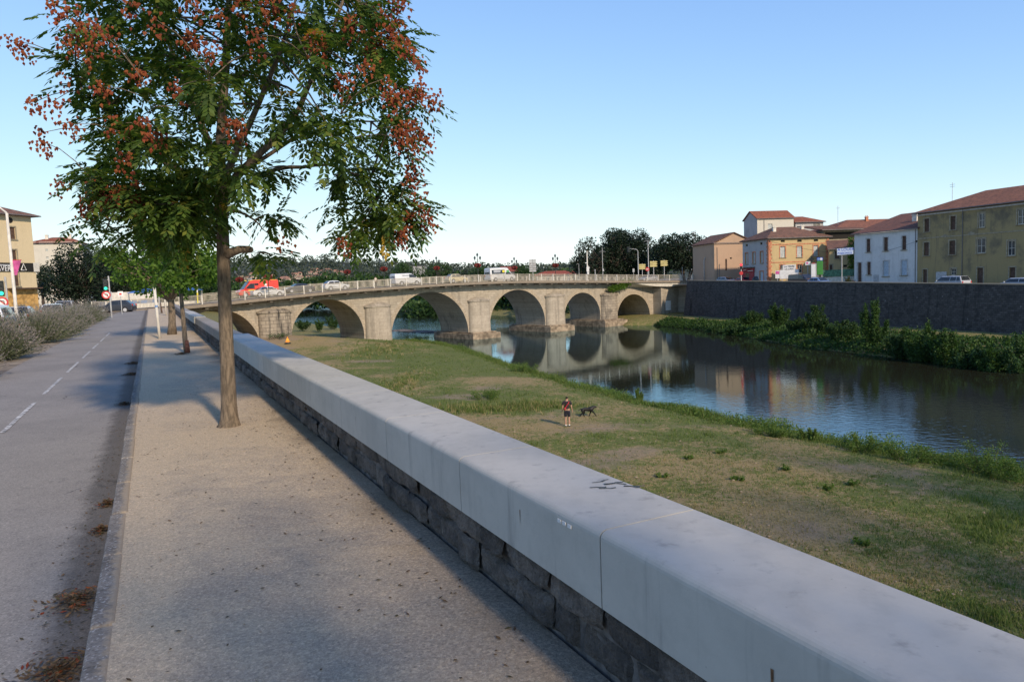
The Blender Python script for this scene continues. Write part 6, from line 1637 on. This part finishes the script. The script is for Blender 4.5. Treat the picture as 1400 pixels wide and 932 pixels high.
mb = MB(); mb.box((0, 0, 1.9), (6.5, .1, 1.3)); mb.build('panel', M['offwhite'], t); mb = MB(); mb.box((0, -.02, .65), (6.5, .1, 1.15)); mb.build('blue_panel', M['p_blue'], t)
for x in (-3.1, -1, 1, 3.1): mb = MB(); mb.box((x, .1, 1.25), (.1, .1, 2.5)); mb.build('stake', M['galv'], t)
vehicle('parked_car', 'dark blue car parked at the head of the cycle path', 'car', P(96, -3.6, -.17), RD+1.3, M['p_dark'], 'hatch')

# ---- far end of the bridge: masts, signs, signals
FG = 'poles and signs at the far end of the bridge'
def mast(name, label, cat, px, py0, py1, off, r=.06, mat_='galv'):
    O = (BO[0]+BN[0]*off, BO[1]+BN[1]*off); t_, z = onplane(px, 384, O, BE); base = B(t_, off, zdeck(min(t_, 58))-.0); t = thing(name, label, cat, base, facing(base), FG)
    h = atY(px, py1, base.y).z-base.z; mb = MB(); mb.lathe([(r*1.3, 0), (r*1.3, .4), (r, .45), (r*.75, h)], n=8); mb.build('pole', M[mat_], t, True); return t, h, base
t, h, b0 = mast('plate_sign', 'post carrying a tall stack of small sign plates above the bridge', 'sign', 729, 384, 354, 10.2)
for i in range(6):
    z = h-.3-i*.42
    for sx in (-.36, .36): mb = MB(); mb.box((sx, -.08, z), (.66, .03, .36)); mb.build('plate', M['greywall'] if (i+(sx > 0)) % 2 else M['galv'], t)
t, h, b0 = mast('plain_pole', 'thin hooked grey pole left of the traffic mast', 'pole', 792, 384, 361, 10.2, .05)
mb = MB(); mb.tube([V((0, 0, h)), V((-.3, 0, h+.05)), V((-.5, 0, h-.05))], .03, 5); mb.build('hook', M['galv'], t)
t, h, b0 = mast('camera_mast', 'thick pale traffic mast with white boxes and a small camera arm', 'mast', 803.5, 384, 343, 10.2, .16, 'offwhite')
for x, z, w_, hh in ((.1, 2.7, .55, 1.0), (.15, 1.9, .4, .5)): mb = MB(); mb.box((x, -.25, z), (w_, .35, hh)); mb.build('signal_box', M['white'], t, bevel=.03)
mb = MB(); mb.tube([V((0, 0, 3.6)), V((.5, -.1, 3.0))], .05, 6); mb.box((-.15, -.1, 4.1), (.5, .2, .14)); mb.build('camera_arm', M['white'], t)
t, h, b0 = mast('plain_pole', 'short grey post just right of the traffic mast', 'pole', 814, 384, 369, 10.2, .10)
mb = MB(); mb.lathe([(.14, h-.05), (.14, h+.05), (.02, h+.12)], n=8); mb.build('cap', M['galv'], t)
t, h, b0 = mast('wire_mast', 'slim mast with cross wires in front of the huge dark tree', 'mast', 824.5, 384, 338, 10.2, .07)
mb = MB(); mb.tube([V((-.7, 0, h-1)), V((0, 0, h-.8)), V((.7, 0, h-1))], .03, 5); mb.box((.1, -.15, 2.6), (.35, .25, .6)); mb.build('cross_arm', M['galv'], t)
t, h, b0 = mast('small_sign', 'short pole with small square backplate left of the yellow signs', 'sign', 866.5, 384, 368, 10.2, .05)
mb = MB(); mb.box((0, -.08, h-.25), (.42, .03, .8)); mb.build('plate', M['galv'], t)
t, h, b0 = mast('signal_gantry', 'grey gantry pole with a black traffic signal hanging from its left arm', 'traffic light', 873, 384, 343, -1.4, .09)
mb = MB(); mb.tube([V((0, 0, h)), V((-.25, 0, h+.3)), V((-1.0, 0, h+.45)), V((-1.9, 0, h+.55))], [.07, .065, .06, .05], 6); mb.build('arm', M['galv'], t, True)
mb = MB(); mb.box((-1.9, -.1, h+.35), (.36, .3, 1.0)); hd = mb.build('signal_head', M['black'], t, bevel=.03)
mb = MB(); mb.box((-1.9, .06, h+.35), (.6, .03, 1.25)); mb.build('backboard', M['black'], hd)
for px, pt, lab, n_ in ((878.5, 360, 'leftmost yellow direction sign with arrow ends', 1), (894, 356, 'middle yellow direction sign, the tallest post', 1), (908.5, 355, 'rightmost yellow direction sign with arrow ends', 1)):
    t, h, b0 = mast('direction_sign', lab, 'sign', px, 384, pt, 2.0 if px > 880 else 10.2, .08)
    for k in range(3):
        z = h-.35-k*.42; mb = MB(); mb.add([(-.75, -.1, z-.18), (.55, -.1, z-.18), (.85, -.1, z), (.55, -.1, z+.18), (-.75, -.1, z+.18), (-.75, -.06, z-.18), (.55, -.06, z-.18), (.85, -.06, z), (.55, -.06, z+.18), (-.75, -.06, z+.18)], [(0, 1, 2, 3, 4), (9, 8, 7, 6, 5), (0, 5, 6, 1), (1, 6, 7, 2), (2, 7, 8, 3), (3, 8, 9, 4), (4, 9, 5, 0)]); mb.build('arrow_plate', M['signyellow'], t)
t, h, b0 = mast('tall_mast', 'tallest bare grey mast rising above the yellow signs', 'mast', 887, 384, 329, 10.2, .11)
mb = MB(); mb.tube([V((-.9, 0, h-.1)), V((0, 0, h)), V((.9, 0, h-.1))], .03, 5); mb.build('cross_arm', M['galv'], t)
t, h, b0 = mast('no_entry_sign', 'round red sign with white bar on a short post below the yellow signs', 'sign', 885.5, 384, 368, 3.2, .04)
mb = MB(); mb.lathe([(.01, -.1), (.42, -.1), (.42, -.06)], (0, 0, h), 16, axis='Y'); pl_ = mb.build('disc', M['signred'], t); mb = MB(); mb.box((0, -.11, h), (.55, .02, .14)); mb.build('white_bar', M['white'], pl_)
t, h, b0 = mast('plain_pole', 'thin grey pole at the right end of the bridge railing', 'pole', 933, 384, 366, -1.4, .05)
mb = MB(); mb.lathe([(.08, h), (.08, h+.1), (.01, h+.14)], n=8); mb.build('cap', M['galv'], t)
qp = atY(963, 384, 146); qp.z = street(0); t = thing('street_light', 'grey street light with arm reaching right toward the salmon house', 'street lamp', qp, facing(qp)); h = atY(963, 353, 146).z-qp.z
mb = MB(); mb.tube([V((0, 0, 0)), V((0, 0, h-.5)), V((.15, 0, h)), V((.8, 0, h+.4)), V((1.8, 0, h+.7))], [.1, .08, .07, .06, .05], 8); mb.build('pole', M['galv'], t, True); mb = MB(); mb.box((2.0, 0, h+.72), (.6, .25, .12)); mb.build('lamp_head', M['galv'], t, bevel=.03)
qp = atY(949, 335, 300); t = thing('telecom_mast', 'small lattice telecom mast peeking over the broad dark tree', 'mast', (qp.x, qp.y, -1)); zt = atY(949, 316, 300).z+1
mb = MB()
for sx in (-.8, .8): mb.tube([V((sx*1.6, 0, 0)), V((sx, 0, zt))], .12, 5); mb.tube([V((0, sx*1.2, 0)), V((0, sx*.7, zt))], .12, 5)
mb.build('legs', M['galv'], t); mb = MB()
for k in range(9): z = zt-.6-k*1.4; mb.tube([V((-.85, 0, z)), V((.85, 0, z+.7))], .07, 4); mb.tube([V((-.9, 0, z)), V((.9, 0, z))], .07, 4)
mb.build('lattice', M['galv'], t)
# pedestrian on the bridge
# ---- far quay street furniture
def qthing(name, label, cat, px, off, turn=None):
    loc, tt = quay_spot(px, off); t = thing(name, label, cat, loc, facing(loc) if turn is None else turn); return t, loc
t, b0 = qthing('traffic_light', 'red traffic light with red sign below in front of the crimson shop', 'traffic light', 1013.5, 1.6)
zt = atY(1013.5, 362, b0.y).z-b0.z; mb = MB(); mb.lathe([(.06, 0), (.05, zt+.3)], n=8); mb.build('pole', M['white'], t)
mb = MB(); mb.box((0, -.1, zt-.25), (.42, .25, 1.0)); hd = mb.build('signal_head', M['black'], t, bevel=.03); mb = MB(); mb.lathe([(.01, -.26), (.22, -.25), (.22, -.22)], (0, 0, zt), 14, axis='Y'); mb.build('lens', M['redlight'], hd)
mb = MB(); mb.lathe([(.01, -.1), (.34, -.1), (.34, -.06)], (0, 0, atY(1013, 373.5, b0.y).z-b0.z), 14, axis='Y'); mb.build('red_sign', M['signred'], t)
t, b0 = qthing('billboard', 'white billboard with two lines of black lettering before the yellow house', 'billboard', 1079, 5.5)
k_ = b0.y/972; z1 = atY(1080, 362, b0.y).z-b0.z; z2 = atY(1080, 368.7, b0.y).z-b0.z; z3 = atY(1080, 381, b0.y).z-b0.z
mb = MB(); mb.box((0, 0, (z2+z3)/2), (24*k_, .3, z2-z3)); mb.build('lower_panel', M['white'], t, bevel=.04)
mb = MB(); mb.box((.2*k_, -.03, (z1+z2)/2), (16.5*k_, .24, z1-z2-.01)); up_ = mb.build('lettered_panel', M['white'], t, bevel=.02)
text('LA TERRE', .40, M['black'], up_, TXT(.2*k_, -.17, z1-.29)); text('LA CAVE', .36, M['black'], up_, TXT(.2*k_, -.17, z1-.72))
for sx in (-9, -3, 4, 9): mb = MB(); mb.box((sx*k_, 0, z3/2), (.12, .12, z3)); mb.build('foot', M['galv'], t)
t, b0 = qthing('info_board', 'small pink and white board left of the white billboard', 'sign', 1063, 4.0); k_ = b0.y/972
za_ = atY(1063, 370, b0.y).z-b0.z; zb_ = atY(1063, 380.5, b0.y).z-b0.z; mb = MB(); mb.box((0, 0, (za_+zb_)/2), (5.5*k_, .12, za_-zb_)); bd = mb.build('board', M['white'], t); mb = MB(); mb.box((0, -.065, za_-.35), (4.6*k_, .02, .5)); mb.build('pink_header', M['pink'], bd); mb = MB(); mb.box((0, 0, zb_/2), (.1, .1, zb_)); mb.build('foot', M['galv'], t)
t, b0 = qthing('pharmacy_sign', 'tall green pharmacy panel topped by a blue sign box with dark cross at its side', 'sign', 1121, 4.8); k_ = b0.y/972
zt = atY(1121, 352, b0.y).z-b0.z; zm = atY(1121, 356.5, b0.y).z-b0.z; zb_ = atY(1121, 375.5, b0.y).z-b0.z
mb = MB(); mb.box((0, 0, (zm+zb_)/2), (7.6*k_, .3, zm-zb_)); mb.build('green_panel', M['pharm'], t, bevel=.03)
mb = MB(); mb.box((0, 0, (zt+zm)/2+.003), (7.6*k_, .34, zt-zm)); bx_ = mb.build('blue_box', M['blue'], t, bevel=.03); mb = MB(); mb.lathe([(.01, -.2), (.2, -.19), (.2, -.15)], (-1.8*k_, 0, (zt+zm)/2), 14, axis='Y'); mb.build('blue_roundel', M['p_blue'], bx_); mb = MB(); mb.lathe([(.01, -.2), (.2, -.19), (.2, -.15)], (1.6*k_, 0, (zt+zm)/2), 14, axis='Y'); mb.build('white_roundel', M['white'], bx_)
mb = MB(); zc = atY(1110, 354.3, b0.y).z-b0.z; mb.box((-10.3*k_, 0, zc), (2.6*k_, .2, 7.4*k_)); mb.box((-12.4*k_+.0, 0, zc), (1.6*k_, .19, 2.6*k_)); mb.box((-8.2*k_, 0, zc), (1.6*k_, .19, 2.6*k_)); mb.build('cross', M['black'], t); mb = MB(); mb.box((-5.6*k_, .02, zc), (3.8*k_, .08, .1)); mb.build('bracket', M['black'], t)
mb = MB()
for sx in (-2.5, 2.5): mb.box((sx*k_, 0, zb_/2), (.12, .14, zb_))
mb.build('legs', M['galv'], t)
t, b0 = qthing('advert_column', 'upright pale grey advertising panel left of the green pharmacy sign', 'sign', 1112.5, 3.6); k_ = b0.y/972
zt = atY(1112, 360.5, b0.y).z-b0.z; zb_ = atY(1112, 379.5, b0.y).z-b0.z; mb = MB(); mb.box((0, 0, (zt+zb_)/2), (7*k_, .25, zt-zb_)); bd = mb.build('panel', M['galv'], t, bevel=.04); mb = MB(); mb.box((-.4*k_, -.135, (zt+zb_)/2), (5*k_, .02, (zt-zb_)*.85)); mb.build('poster', M['white'], bd); mb = MB(); mb.box((0, 0, zt+.06), (4*k_, .2, .1)); mb.build('red_top', M['signred'], bd); mb = MB(); mb.box((0, 0, zb_/2), (.5, .2, zb_)); mb.build('foot', M['galv'], t)
t, b0 = qthing('wall_box_sign', 'small pink lit box sign on a bracket left of the pharmacy cross', 'sign', 1104.5, 7.0); k_ = b0.y/972
zc = atY(1105, 360, b0.y).z-b0.z; mb = MB(); mb.box((0, 0, zc), (6.5*k_, .3, 5*k_)); bd = mb.build('box', M['white'], t, bevel=.03); mb = MB(); mb.box((-.8*k_, -.16, zc+.05), (2.4*k_, .02, 2.4*k_)); mb.build('emblem', M['pink'], bd); mb = MB(); mb.lathe([(.06, 0), (.06, zc)], (.0, .1, 0), 8); mb.build('pole', M['galv'], t)
t, b0 = qthing('rental_sign', 'white and blue A LOUER board on a tall pole beside the low cream house', 'sign', 1151, 3.0); k_ = b0.y/972
zt = atY(1154, 339.3, b0.y).z-b0.z; zb_ = atY(1154, 348.2, b0.y).z-b0.z; mb = MB(); mb.lathe([(.07, 0), (.06, zt)], n=8); mb.build('pole', M['galv'], t)
M['boardblue'] = plain('pale_blue_board', (.50, .58, .70), .5, .06, 2)
mb = MB(); mb.box((4.0*k_, -.1, (zt+zb_)/2), (20*k_, .1, zt-zb_), mtx=Matrix.Rotation(-.03, 3, 'Y')); bd = mb.build('board', M['boardblue'], t)
text('A LOUER', .55, M['blue'], bd, TXT(4.8*k_, -.16, (zt+zb_)/2+.26)); text('PARKINGS', .42, M['blue'], bd, TXT(3.6*k_, -.16, (zt+zb_)/2-.27))
t, b0 = qthing('green_fence', 'green mesh fence panels in front of the low cream house', 'fence', 1150, 9.0, QA+1.0); k_ = b0.y/972
M['fencegreen'] = plain('green_fence_mesh', (.10, .22, .14), .7, .3, 3)
mb = MB(); mb.box((0, 0, 2.0), (5.6, .06, 1.1)); mb.build('mesh_panel', M['fencegreen'], t)
for x in (-2.75, -.9, .9, 2.75): mb = MB(); mb.box((x, .06, 1.3), (.09, .09, 2.6)); mb.build('post', M['galv'], t)
mb = MB(); mb.box((0, 0, .7), (5.6, .16, 1.3)); mb.build('low_wall', M['offwhite'], t)
loc, _t = quay_spot(1159, 4.2); leafy_shrub('flower_shrub', 'dark reddish flowering shrub left of the white house door', loc, 1.6, 2.6, 1200, M['leafmid'], 230, None, .16, M['pod'])
loc, _t = quay_spot(1183, 1.2)
# overhead wire from the pharmacy house to the ochre building
tw = thing('overhead_wire', 'thin sagging overhead wire crossing the fronts of the quay houses', 'wire', (OC[0], OC[1], 5)); a_ = atY(1052, 330, 124.5); c_ = atY(1168, 349, 115); d_ = atY(1253, 330, 102)
mb = MB(); mb.tube(curve(a_, c_, -.02, 8, 0), .02, 4); mb.tube(curve(c_, d_, -.03, 8, 0), .02, 4); mb.build('cable', M['black'], tw, sub=(OC[0], OC[1], 5))
mb = MB(); mb.box(a_, (.15, .15, .3)); mb.box(d_, (.15, .15, .3)); mb.build('bracket', M['black'], tw, sub=(OC[0], OC[1], 5))

# orange triangular marker on the sand by the first pier
b0 = atz(393, 462, -4.75); b0.z = zleft(b0.x, b0.y)
t = thing('warning_triangle', 'small orange triangular marker on a dark stand beside the leftmost pier', 'marker', b0, facing(b0)); k_ = b0.y/972
mb = MB(); mb.add([(-3.2*k_, 0, .25), (3.2*k_, 0, .25), (0, 0, 8.2*k_+.25), (-3.2*k_, .08, .25), (3.2*k_, .08, .25), (0, .08, 8.2*k_+.25)], [(0, 1, 2), (5, 4, 3), (0, 3, 4, 1), (1, 4, 5, 2), (2, 5, 3, 0)]); mb.build('triangle', M['orange'], t)
mb = MB(); mb.add([(-1.5*k_, -.01, .55), (1.5*k_, -.01, .55), (0, -.01, 5*k_+.25)], [(0, 1, 2)]); mb.build('pale_centre', M['yel'], t)
mb = MB(); mb.box((0, .1, .1), (8.5*k_, .35, .12)); mb.box((-2.4*k_, .04, .2), (.08, .08, .2)); mb.box((2.4*k_, .04, .2), (.08, .08, .2)); mb.build('stand', M['black'], t)
leafy_shrub('pier_weed', 'low dark weeds at the foot of the leftmost pier', atz(380, 461, -4.8), .5, 3.6, 500, M['leafmid'], 235, None, .16, None, 'weed')

# ================================================================== LITTER
random.seed(240)
for px, py, w_, lab in ((104, 823, .34, 'largest pile of dry leaves in the gutter below the near kerb'), (80, 921, .36, 'dry leaf pile at the bottom edge of the photo in the gutter'), (138, 727, .16, 'small reddish leaf pile in the gutter above the largest pile'), (147, 690, .14, 'tiny orange leaf pile in the gutter below the middle of the kerb'), (170, 553, .22, 'thin leaf pile in the gutter level with the big tree foot'), (180, 512, .40, 'far dark leaf pile in the gutter'), (182, 497, .45, 'farthest leaf pile in the gutter beside the asphalt patch'), (249, 484, .45, 'ring of dead leaves round the foot of the thin leaning tree')):
    z0 = -.108 if px < 200 else .002
    q = atz(px, py, z0); t = thing('leaf_pile', lab, 'leaf pile', q, TH, 'leaf piles'); mb = MB()
    for _ in range(int(620*w_/.3)):
        r = abs(random.gauss(0, .5)); az = random.uniform(0, 6.283); c = V((min(r*w_*.55*math.cos(az), .12 if px < 190 else 9), r*w_*.75*math.sin(az), random.random()*.05*max(0, 1-r)+.004)); leafquad(mb, c, (V((math.cos(az*3), math.sin(az*3), random.uniform(-.1, .5)))).normalized(), V((random.uniform(-.5, .5), random.uniform(-.5, .5), 1)), random.uniform(.012, .048), random.uniform(.006, .02), 1 if random.random() < .1 else 0)
    mb.build('leaves', [M['litter'], M['pod']], t)
mb = MB()
for _ in range(750):
    s_ = random.choice((random.gauss(9.5, 2.2), random.uniform(1.5, 30), random.uniform(1.5, 12))); a_ = random.choice((random.uniform(-.28, 1.5), random.gauss(1.3, .2)))
    if not (-.28 < a_ < 1.52) or s_ < 1: continue
    az = random.uniform(0, 6.28); leafquad(mb, P(s_, a_, .004), V((math.cos(az), math.sin(az), .15)).normalized(), V((0, 0, 1)), random.uniform(.015, .05), random.uniform(.008, .02))
for _ in range(900):
    s_ = 2.5+27*random.random()**1.5; a_ = -.44-abs(random.gauss(0, .13)); az = random.uniform(0, 6.28); leafquad(mb, P(s_, a_, -.105), V((math.cos(az), math.sin(az), .15)).normalized(), V((0, 0, 1)), random.uniform(.012, .045), random.uniform(.006, .018))
o = mb.build('fallen_leaves', M['litter']); o['kind'] = 'stuff'
random.seed(243); mb = MB()
for _ in range(1500):
    s_ = random.uniform(1.2, 16); a_ = random.uniform(-.27, 1.52); r = random.uniform(.0015, .0045); mb.ball(P(s_, a_, r*.5), r, 5, 3, jit=.3)
o = mb.build('loose_gravel', M['curb']); o['kind'] = 'stuff'

# ================================================================== PERSON AND DOG
def skin(name, verts, edges, radii, mat_, parent, root=0, sub=2, smooth=True):
    me = bpy.data.meshes.new(name); me.from_pydata([tuple(v) for v in verts], edges, []); me.materials.append(mat_)
    o = bpy.data.objects.new(name, me); COL.objects.link(o); o.parent = parent
    mo = o.modifiers.new('skin', 'SKIN'); mo.use_smooth_shade = True
    sv = me.skin_vertices[0].data
    for i, r in enumerate(radii): sv[i].radius = r if hasattr(r, '__len__') else (r, r); sv[i].use_root = (i == root)
    s2 = o.modifiers.new('subsurf', 'SUBSURF'); s2.levels = s2.render_levels = sub
    return o
M['skin'] = plain('warm_skin', (.42, .25, .17), .6, .1, 6); M['hair'] = plain('dark_hair', (.02, .015, .012), .7, .3, 20); M['shirt'] = plain('charcoal_shirt', (.035, .03, .034), .9, .3, 10)
M['shorts'] = plain('navy_shorts', (.018, .02, .032), .9, .3, 10); M['sash'] = plain('red_strap', (.42, .03, .04), .7, .15, 10); M['dogfur'] = plain('black_fur', (.012, .011, .011), .55, .4, 25)
b0 = atz(776, 581, -6.6); b0.z = zleft(b0.x, b0.y)
PR = thing('person', 'man seen from behind in dark shirt and shorts with a red strap across his back', 'person', b0, -.12)
# local: y forward (away from the viewer), z up; height 1.72
vs = [(0, 0, .93), (0, .01, 1.12), (0, 0, 1.32), (0, -.01, 1.45), (0, 0, 1.53), (0, .02, 1.62), (0, .025, 1.70)]; ra = [(.15, .11), (.14, .10), (.165, .105), (.10, .08), (.055, .055), (.075, .09), (.065, .075)]
ed = [(i, i+1) for i in range(6)]
def chain(par, pts, rs):
    p_ = par
    for q, r in zip(pts, rs): vs.append(q); ra.append(r); ed.append((p_, len(vs)-1)); p_ = len(vs)-1
    return p_
for sg in (-1, 1):
    wr_i = chain(3, [(sg*.19, -.01, 1.43), (sg*.25, -.02, 1.16), (sg*.285, .03, .93)], [(.062, .062), (.046, .046), (.032, .028)])
    pm = chain(wr_i, [(sg*.29, .045, .86)], [(.038, .020)])
    for k, (dy, L) in enumerate(((-.03, .065), (-.01, .08), (.012, .085), (.032, .075))):
        chain(pm, [(sg*.292, .05+dy, .835), (sg*.29, .055+dy, .80), (sg*.28, .058+dy, .835-L)], [.010, .009, .008])
    chain(wr_i, [(sg*.27, .075, .88), (sg*.262, .09, .845)], [.012, .010])
    fx = .03 if sg > 0 else -.03
    chain(0, [(sg*.085, 0, .86), (sg*.095, .02+fx, .50), (sg*.10, -.02+fx, .28), (sg*.10, -.03+fx, .09), (sg*.105, .01+fx, .035), (sg*.115, .12+fx, .028)], [(.088, .088), (.058, .058), (.056, .060), (.038, .038), (.04, .036), (.035, .025)])
skin('body', vs, ed, ra, M['skin'], PR)
sv_ = [(0, .0, .98), (0, .0, 1.15), (0, -.005, 1.33), (0, -.01, 1.44)]; sr_ = [(.165, .125), (.16, .12), (.182, .122), (.12, .095)]; se_ = [(0, 1), (1, 2), (2, 3)]
for sg in (-1, 1):
    n0 = len(sv_); sv_ += [(sg*.195, -.01, 1.435), (sg*.235, -.018, 1.24)]; sr_ += [(.08, .08), (.074, .074)]; se_ += [(3, n0), (n0, n0+1)]
skin('shirt', sv_, se_, sr_, M['shirt'], PR)
sv_ = [(0, 0, 1.0), (0, 0, .9)]; sr_ = [(.16, .125), (.165, .13)]; se_ = [(0, 1)]
for sg in (-1, 1):
    fx = .03 if sg > 0 else -.03
    n0 = len(sv_); sv_ += [(sg*.09, .005, .82), (sg*.098, .02+fx*.8, .55)]; sr_ += [(.105, .11), (.088, .092)]; se_ += [(1, n0), (n0, n0+1)]
skin('shorts', sv_, se_, sr_, M['shorts'], PR)
skin('hair', [(0, -.015, 1.60), (0, -.01, 1.68), (0, .02, 1.735)], [(0, 1), (1, 2)], [(.072, .07), (.082, .092), (.05, .06)], M['hair'], PR)
mb = MB(); mb.tube([V((.13, -.09, 1.47)), V((.08, -.135, 1.36)), V((-.02, -.14, 1.22)), V((-.13, -.13, 1.06)), V((-.17, -.03, 1.02))], [.022, .028, .03, .028, .02], 8)
mb.box((-.12, -.155, 1.06), (.1, .05, .16), mtx=Matrix.Rotation(.6, 3, 'Y')); mb.build('red_strap', M['sash'], PR, True)
for sg in (-1, 1):
    fx = .03 if sg > 0 else -.03
    skin('shoe', [(sg*.10, -.05+fx, .05), (sg*.11, .05+fx, .04), (sg*.118, .15+fx, .03)], [(0, 1), (1, 2)], [(.05, .045), (.047, .038), (.042, .026)], M['black'], PR)
    mb = MB(); mb.lathe([(.044, .075), (.045, .13), (.042, .135)], (sg*.10, -.03+fx, 0), 12); mb.build('sock', M['white'], PR, True)
# ears and nose sit on the head of the body
for sg in (-1, 1):
    mb = MB(); mb.ball((sg*.079, .015, 1.615), (.012, .022, .032), 8, 6); mb.build('ear', M['skin'], PR, True)
b0 = atz(803, 566, -6.6); b0.z = zleft(b0.x, b0.y); k_ = b0.y/972
DG = thing('dog', 'black dog trotting to the right on the grass beside the man', 'dog', b0, .08); DG.scale = (.80, .80, .80)
# local: x forward; shoulder height about .62
vs = [(-.38, 0, .60), (-.10, 0, .57), (.18, 0, .56), (.34, 0, .60), (.46, 0, .70), (.56, 0, .745), (.68, 0, .715), (.76, 0, .70)]; ra = [(.13, .15), (.135, .15), (.155, .20), (.145, .17), (.105, .13), (.10, .105), (.06, .062), (.045, .042)]; ed = [(i, i+1) for i in range(7)]
chain(0, [(-.50, 0, .62), (-.62, 0, .56), (-.72, 0, .53)], [.035, .025, .014])
chain(3, [(.34, -.08, .48), (.47, -.08, .33), (.60, -.08, .16), (.66, -.08, .03), (.71, -.08, .018)], [0.098, 0.058, 0.042, 0.036, 0.034])
chain(3, [(.30, .08, .46), (.26, .08, .30), (.20, .08, .14), (.16, .08, .03), (.20, .08, .018)], [0.098, 0.058, 0.042, 0.036, 0.034])
chain(0, [(-.36, -.08, .48), (-.30, -.085, .36), (-.52, -.085, .22), (-.60, -.085, .04), (-.56, -.085, .018)], [0.130, 0.085, 0.047, 0.039, 0.034])
chain(0, [(-.34, .08, .47), (-.18, .085, .34), (-.30, .085, .20), (-.22, .085, .03), (-.18, .085, .018)], [0.130, 0.078, 0.047, 0.039, 0.034])
skin('body', vs, ed, ra, M['dogfur'], DG, 1)
for sg in (-1, 1):
    mb = MB(); mb.add([(.53, sg*.07, .80), (.60, sg*.075, .79), (.57, sg*.10, .68), (.55, sg*.06, .79)], [(0, 1, 2), (0, 2, 3), (1, 3, 2)]); mb.build('ear', M['dogfur'], DG)
# pedestrian walking on the bridge footway
O_ = (BO[0]+BN[0]*-.9, BO[1]+BN[1]*-.9); t_, _z = onplane(514, 392, O_, BE); b0 = B(t_, -.9, zdeck(t_)); W2 = thing('person', 'distant pedestrian in pale top on the bridge left of the white van', 'person', b0, BANG)
vs = [(0, 0, .93), (0, .01, 1.12), (0, 0, 1.32), (0, -.01, 1.45), (0, 0, 1.53), (0, .02, 1.62), (0, .025, 1.70)]; ra = [(.15, .11), (.14, .10), (.165, .105), (.10, .08), (.055, .055), (.075, .09), (.065, .075)]; ed = [(i, i+1) for i in range(6)]
for sg in (-1, 1):
    wr_i = chain(3, [(sg*.19, -.01, 1.43), (sg*.25, -.02, 1.16), (sg*.27, .03+.1*sg, .93), (sg*.27, .05+.1*sg, .82)], [(.062, .062), (.046, .046), (.032, .028), (.035, .02)])
    chain(0, [(sg*.085, 0, .86), (sg*.095, .12*sg, .50), (sg*.10, .16*sg-.05, .09), (sg*.105, .16*sg, .035), (sg*.115, .16*sg+.12, .028)], [(.088, .088), (.058, .058), (.038, .038), (.04, .036), (.035, .025)])
skin('body', vs, ed, ra, M['skin'], W2, 0, 1)
skin('shirt', [(0, .0, .98), (0, .0, 1.15), (0, -.005, 1.33), (0, -.01, 1.44), (.2, -.01, 1.43), (-.2, -.01, 1.43)], [(0, 1), (1, 2), (2, 3), (3, 4), (3, 5)], [(.165, .125), (.16, .12), (.182, .122), (.12, .095), .08, .08], M['offwhite'], W2, 0, 1)
sk = [(0, 0, 1.0), (0, 0, .9), (.09, .005, .8), (-.09, .005, .8), (.1, .12, .45), (-.1, -.12, .45), (.1, .11, .15), (-.1, -.2, .15)]
skin('trousers', sk, [(0, 1), (1, 2), (1, 3), (2, 4), (3, 5), (4, 6), (5, 7)], [(.16, .125), (.165, .13), .1, .1, .08, .08, .065, .065], M['shorts'], W2, 0, 1)
skin('hair', [(0, -.015, 1.60), (0, -.01, 1.68), (0, .02, 1.735)], [(0, 1), (1, 2)], [(.072, .07), (.082, .092), (.05, .06)], M['hair'], W2, 0, 1)
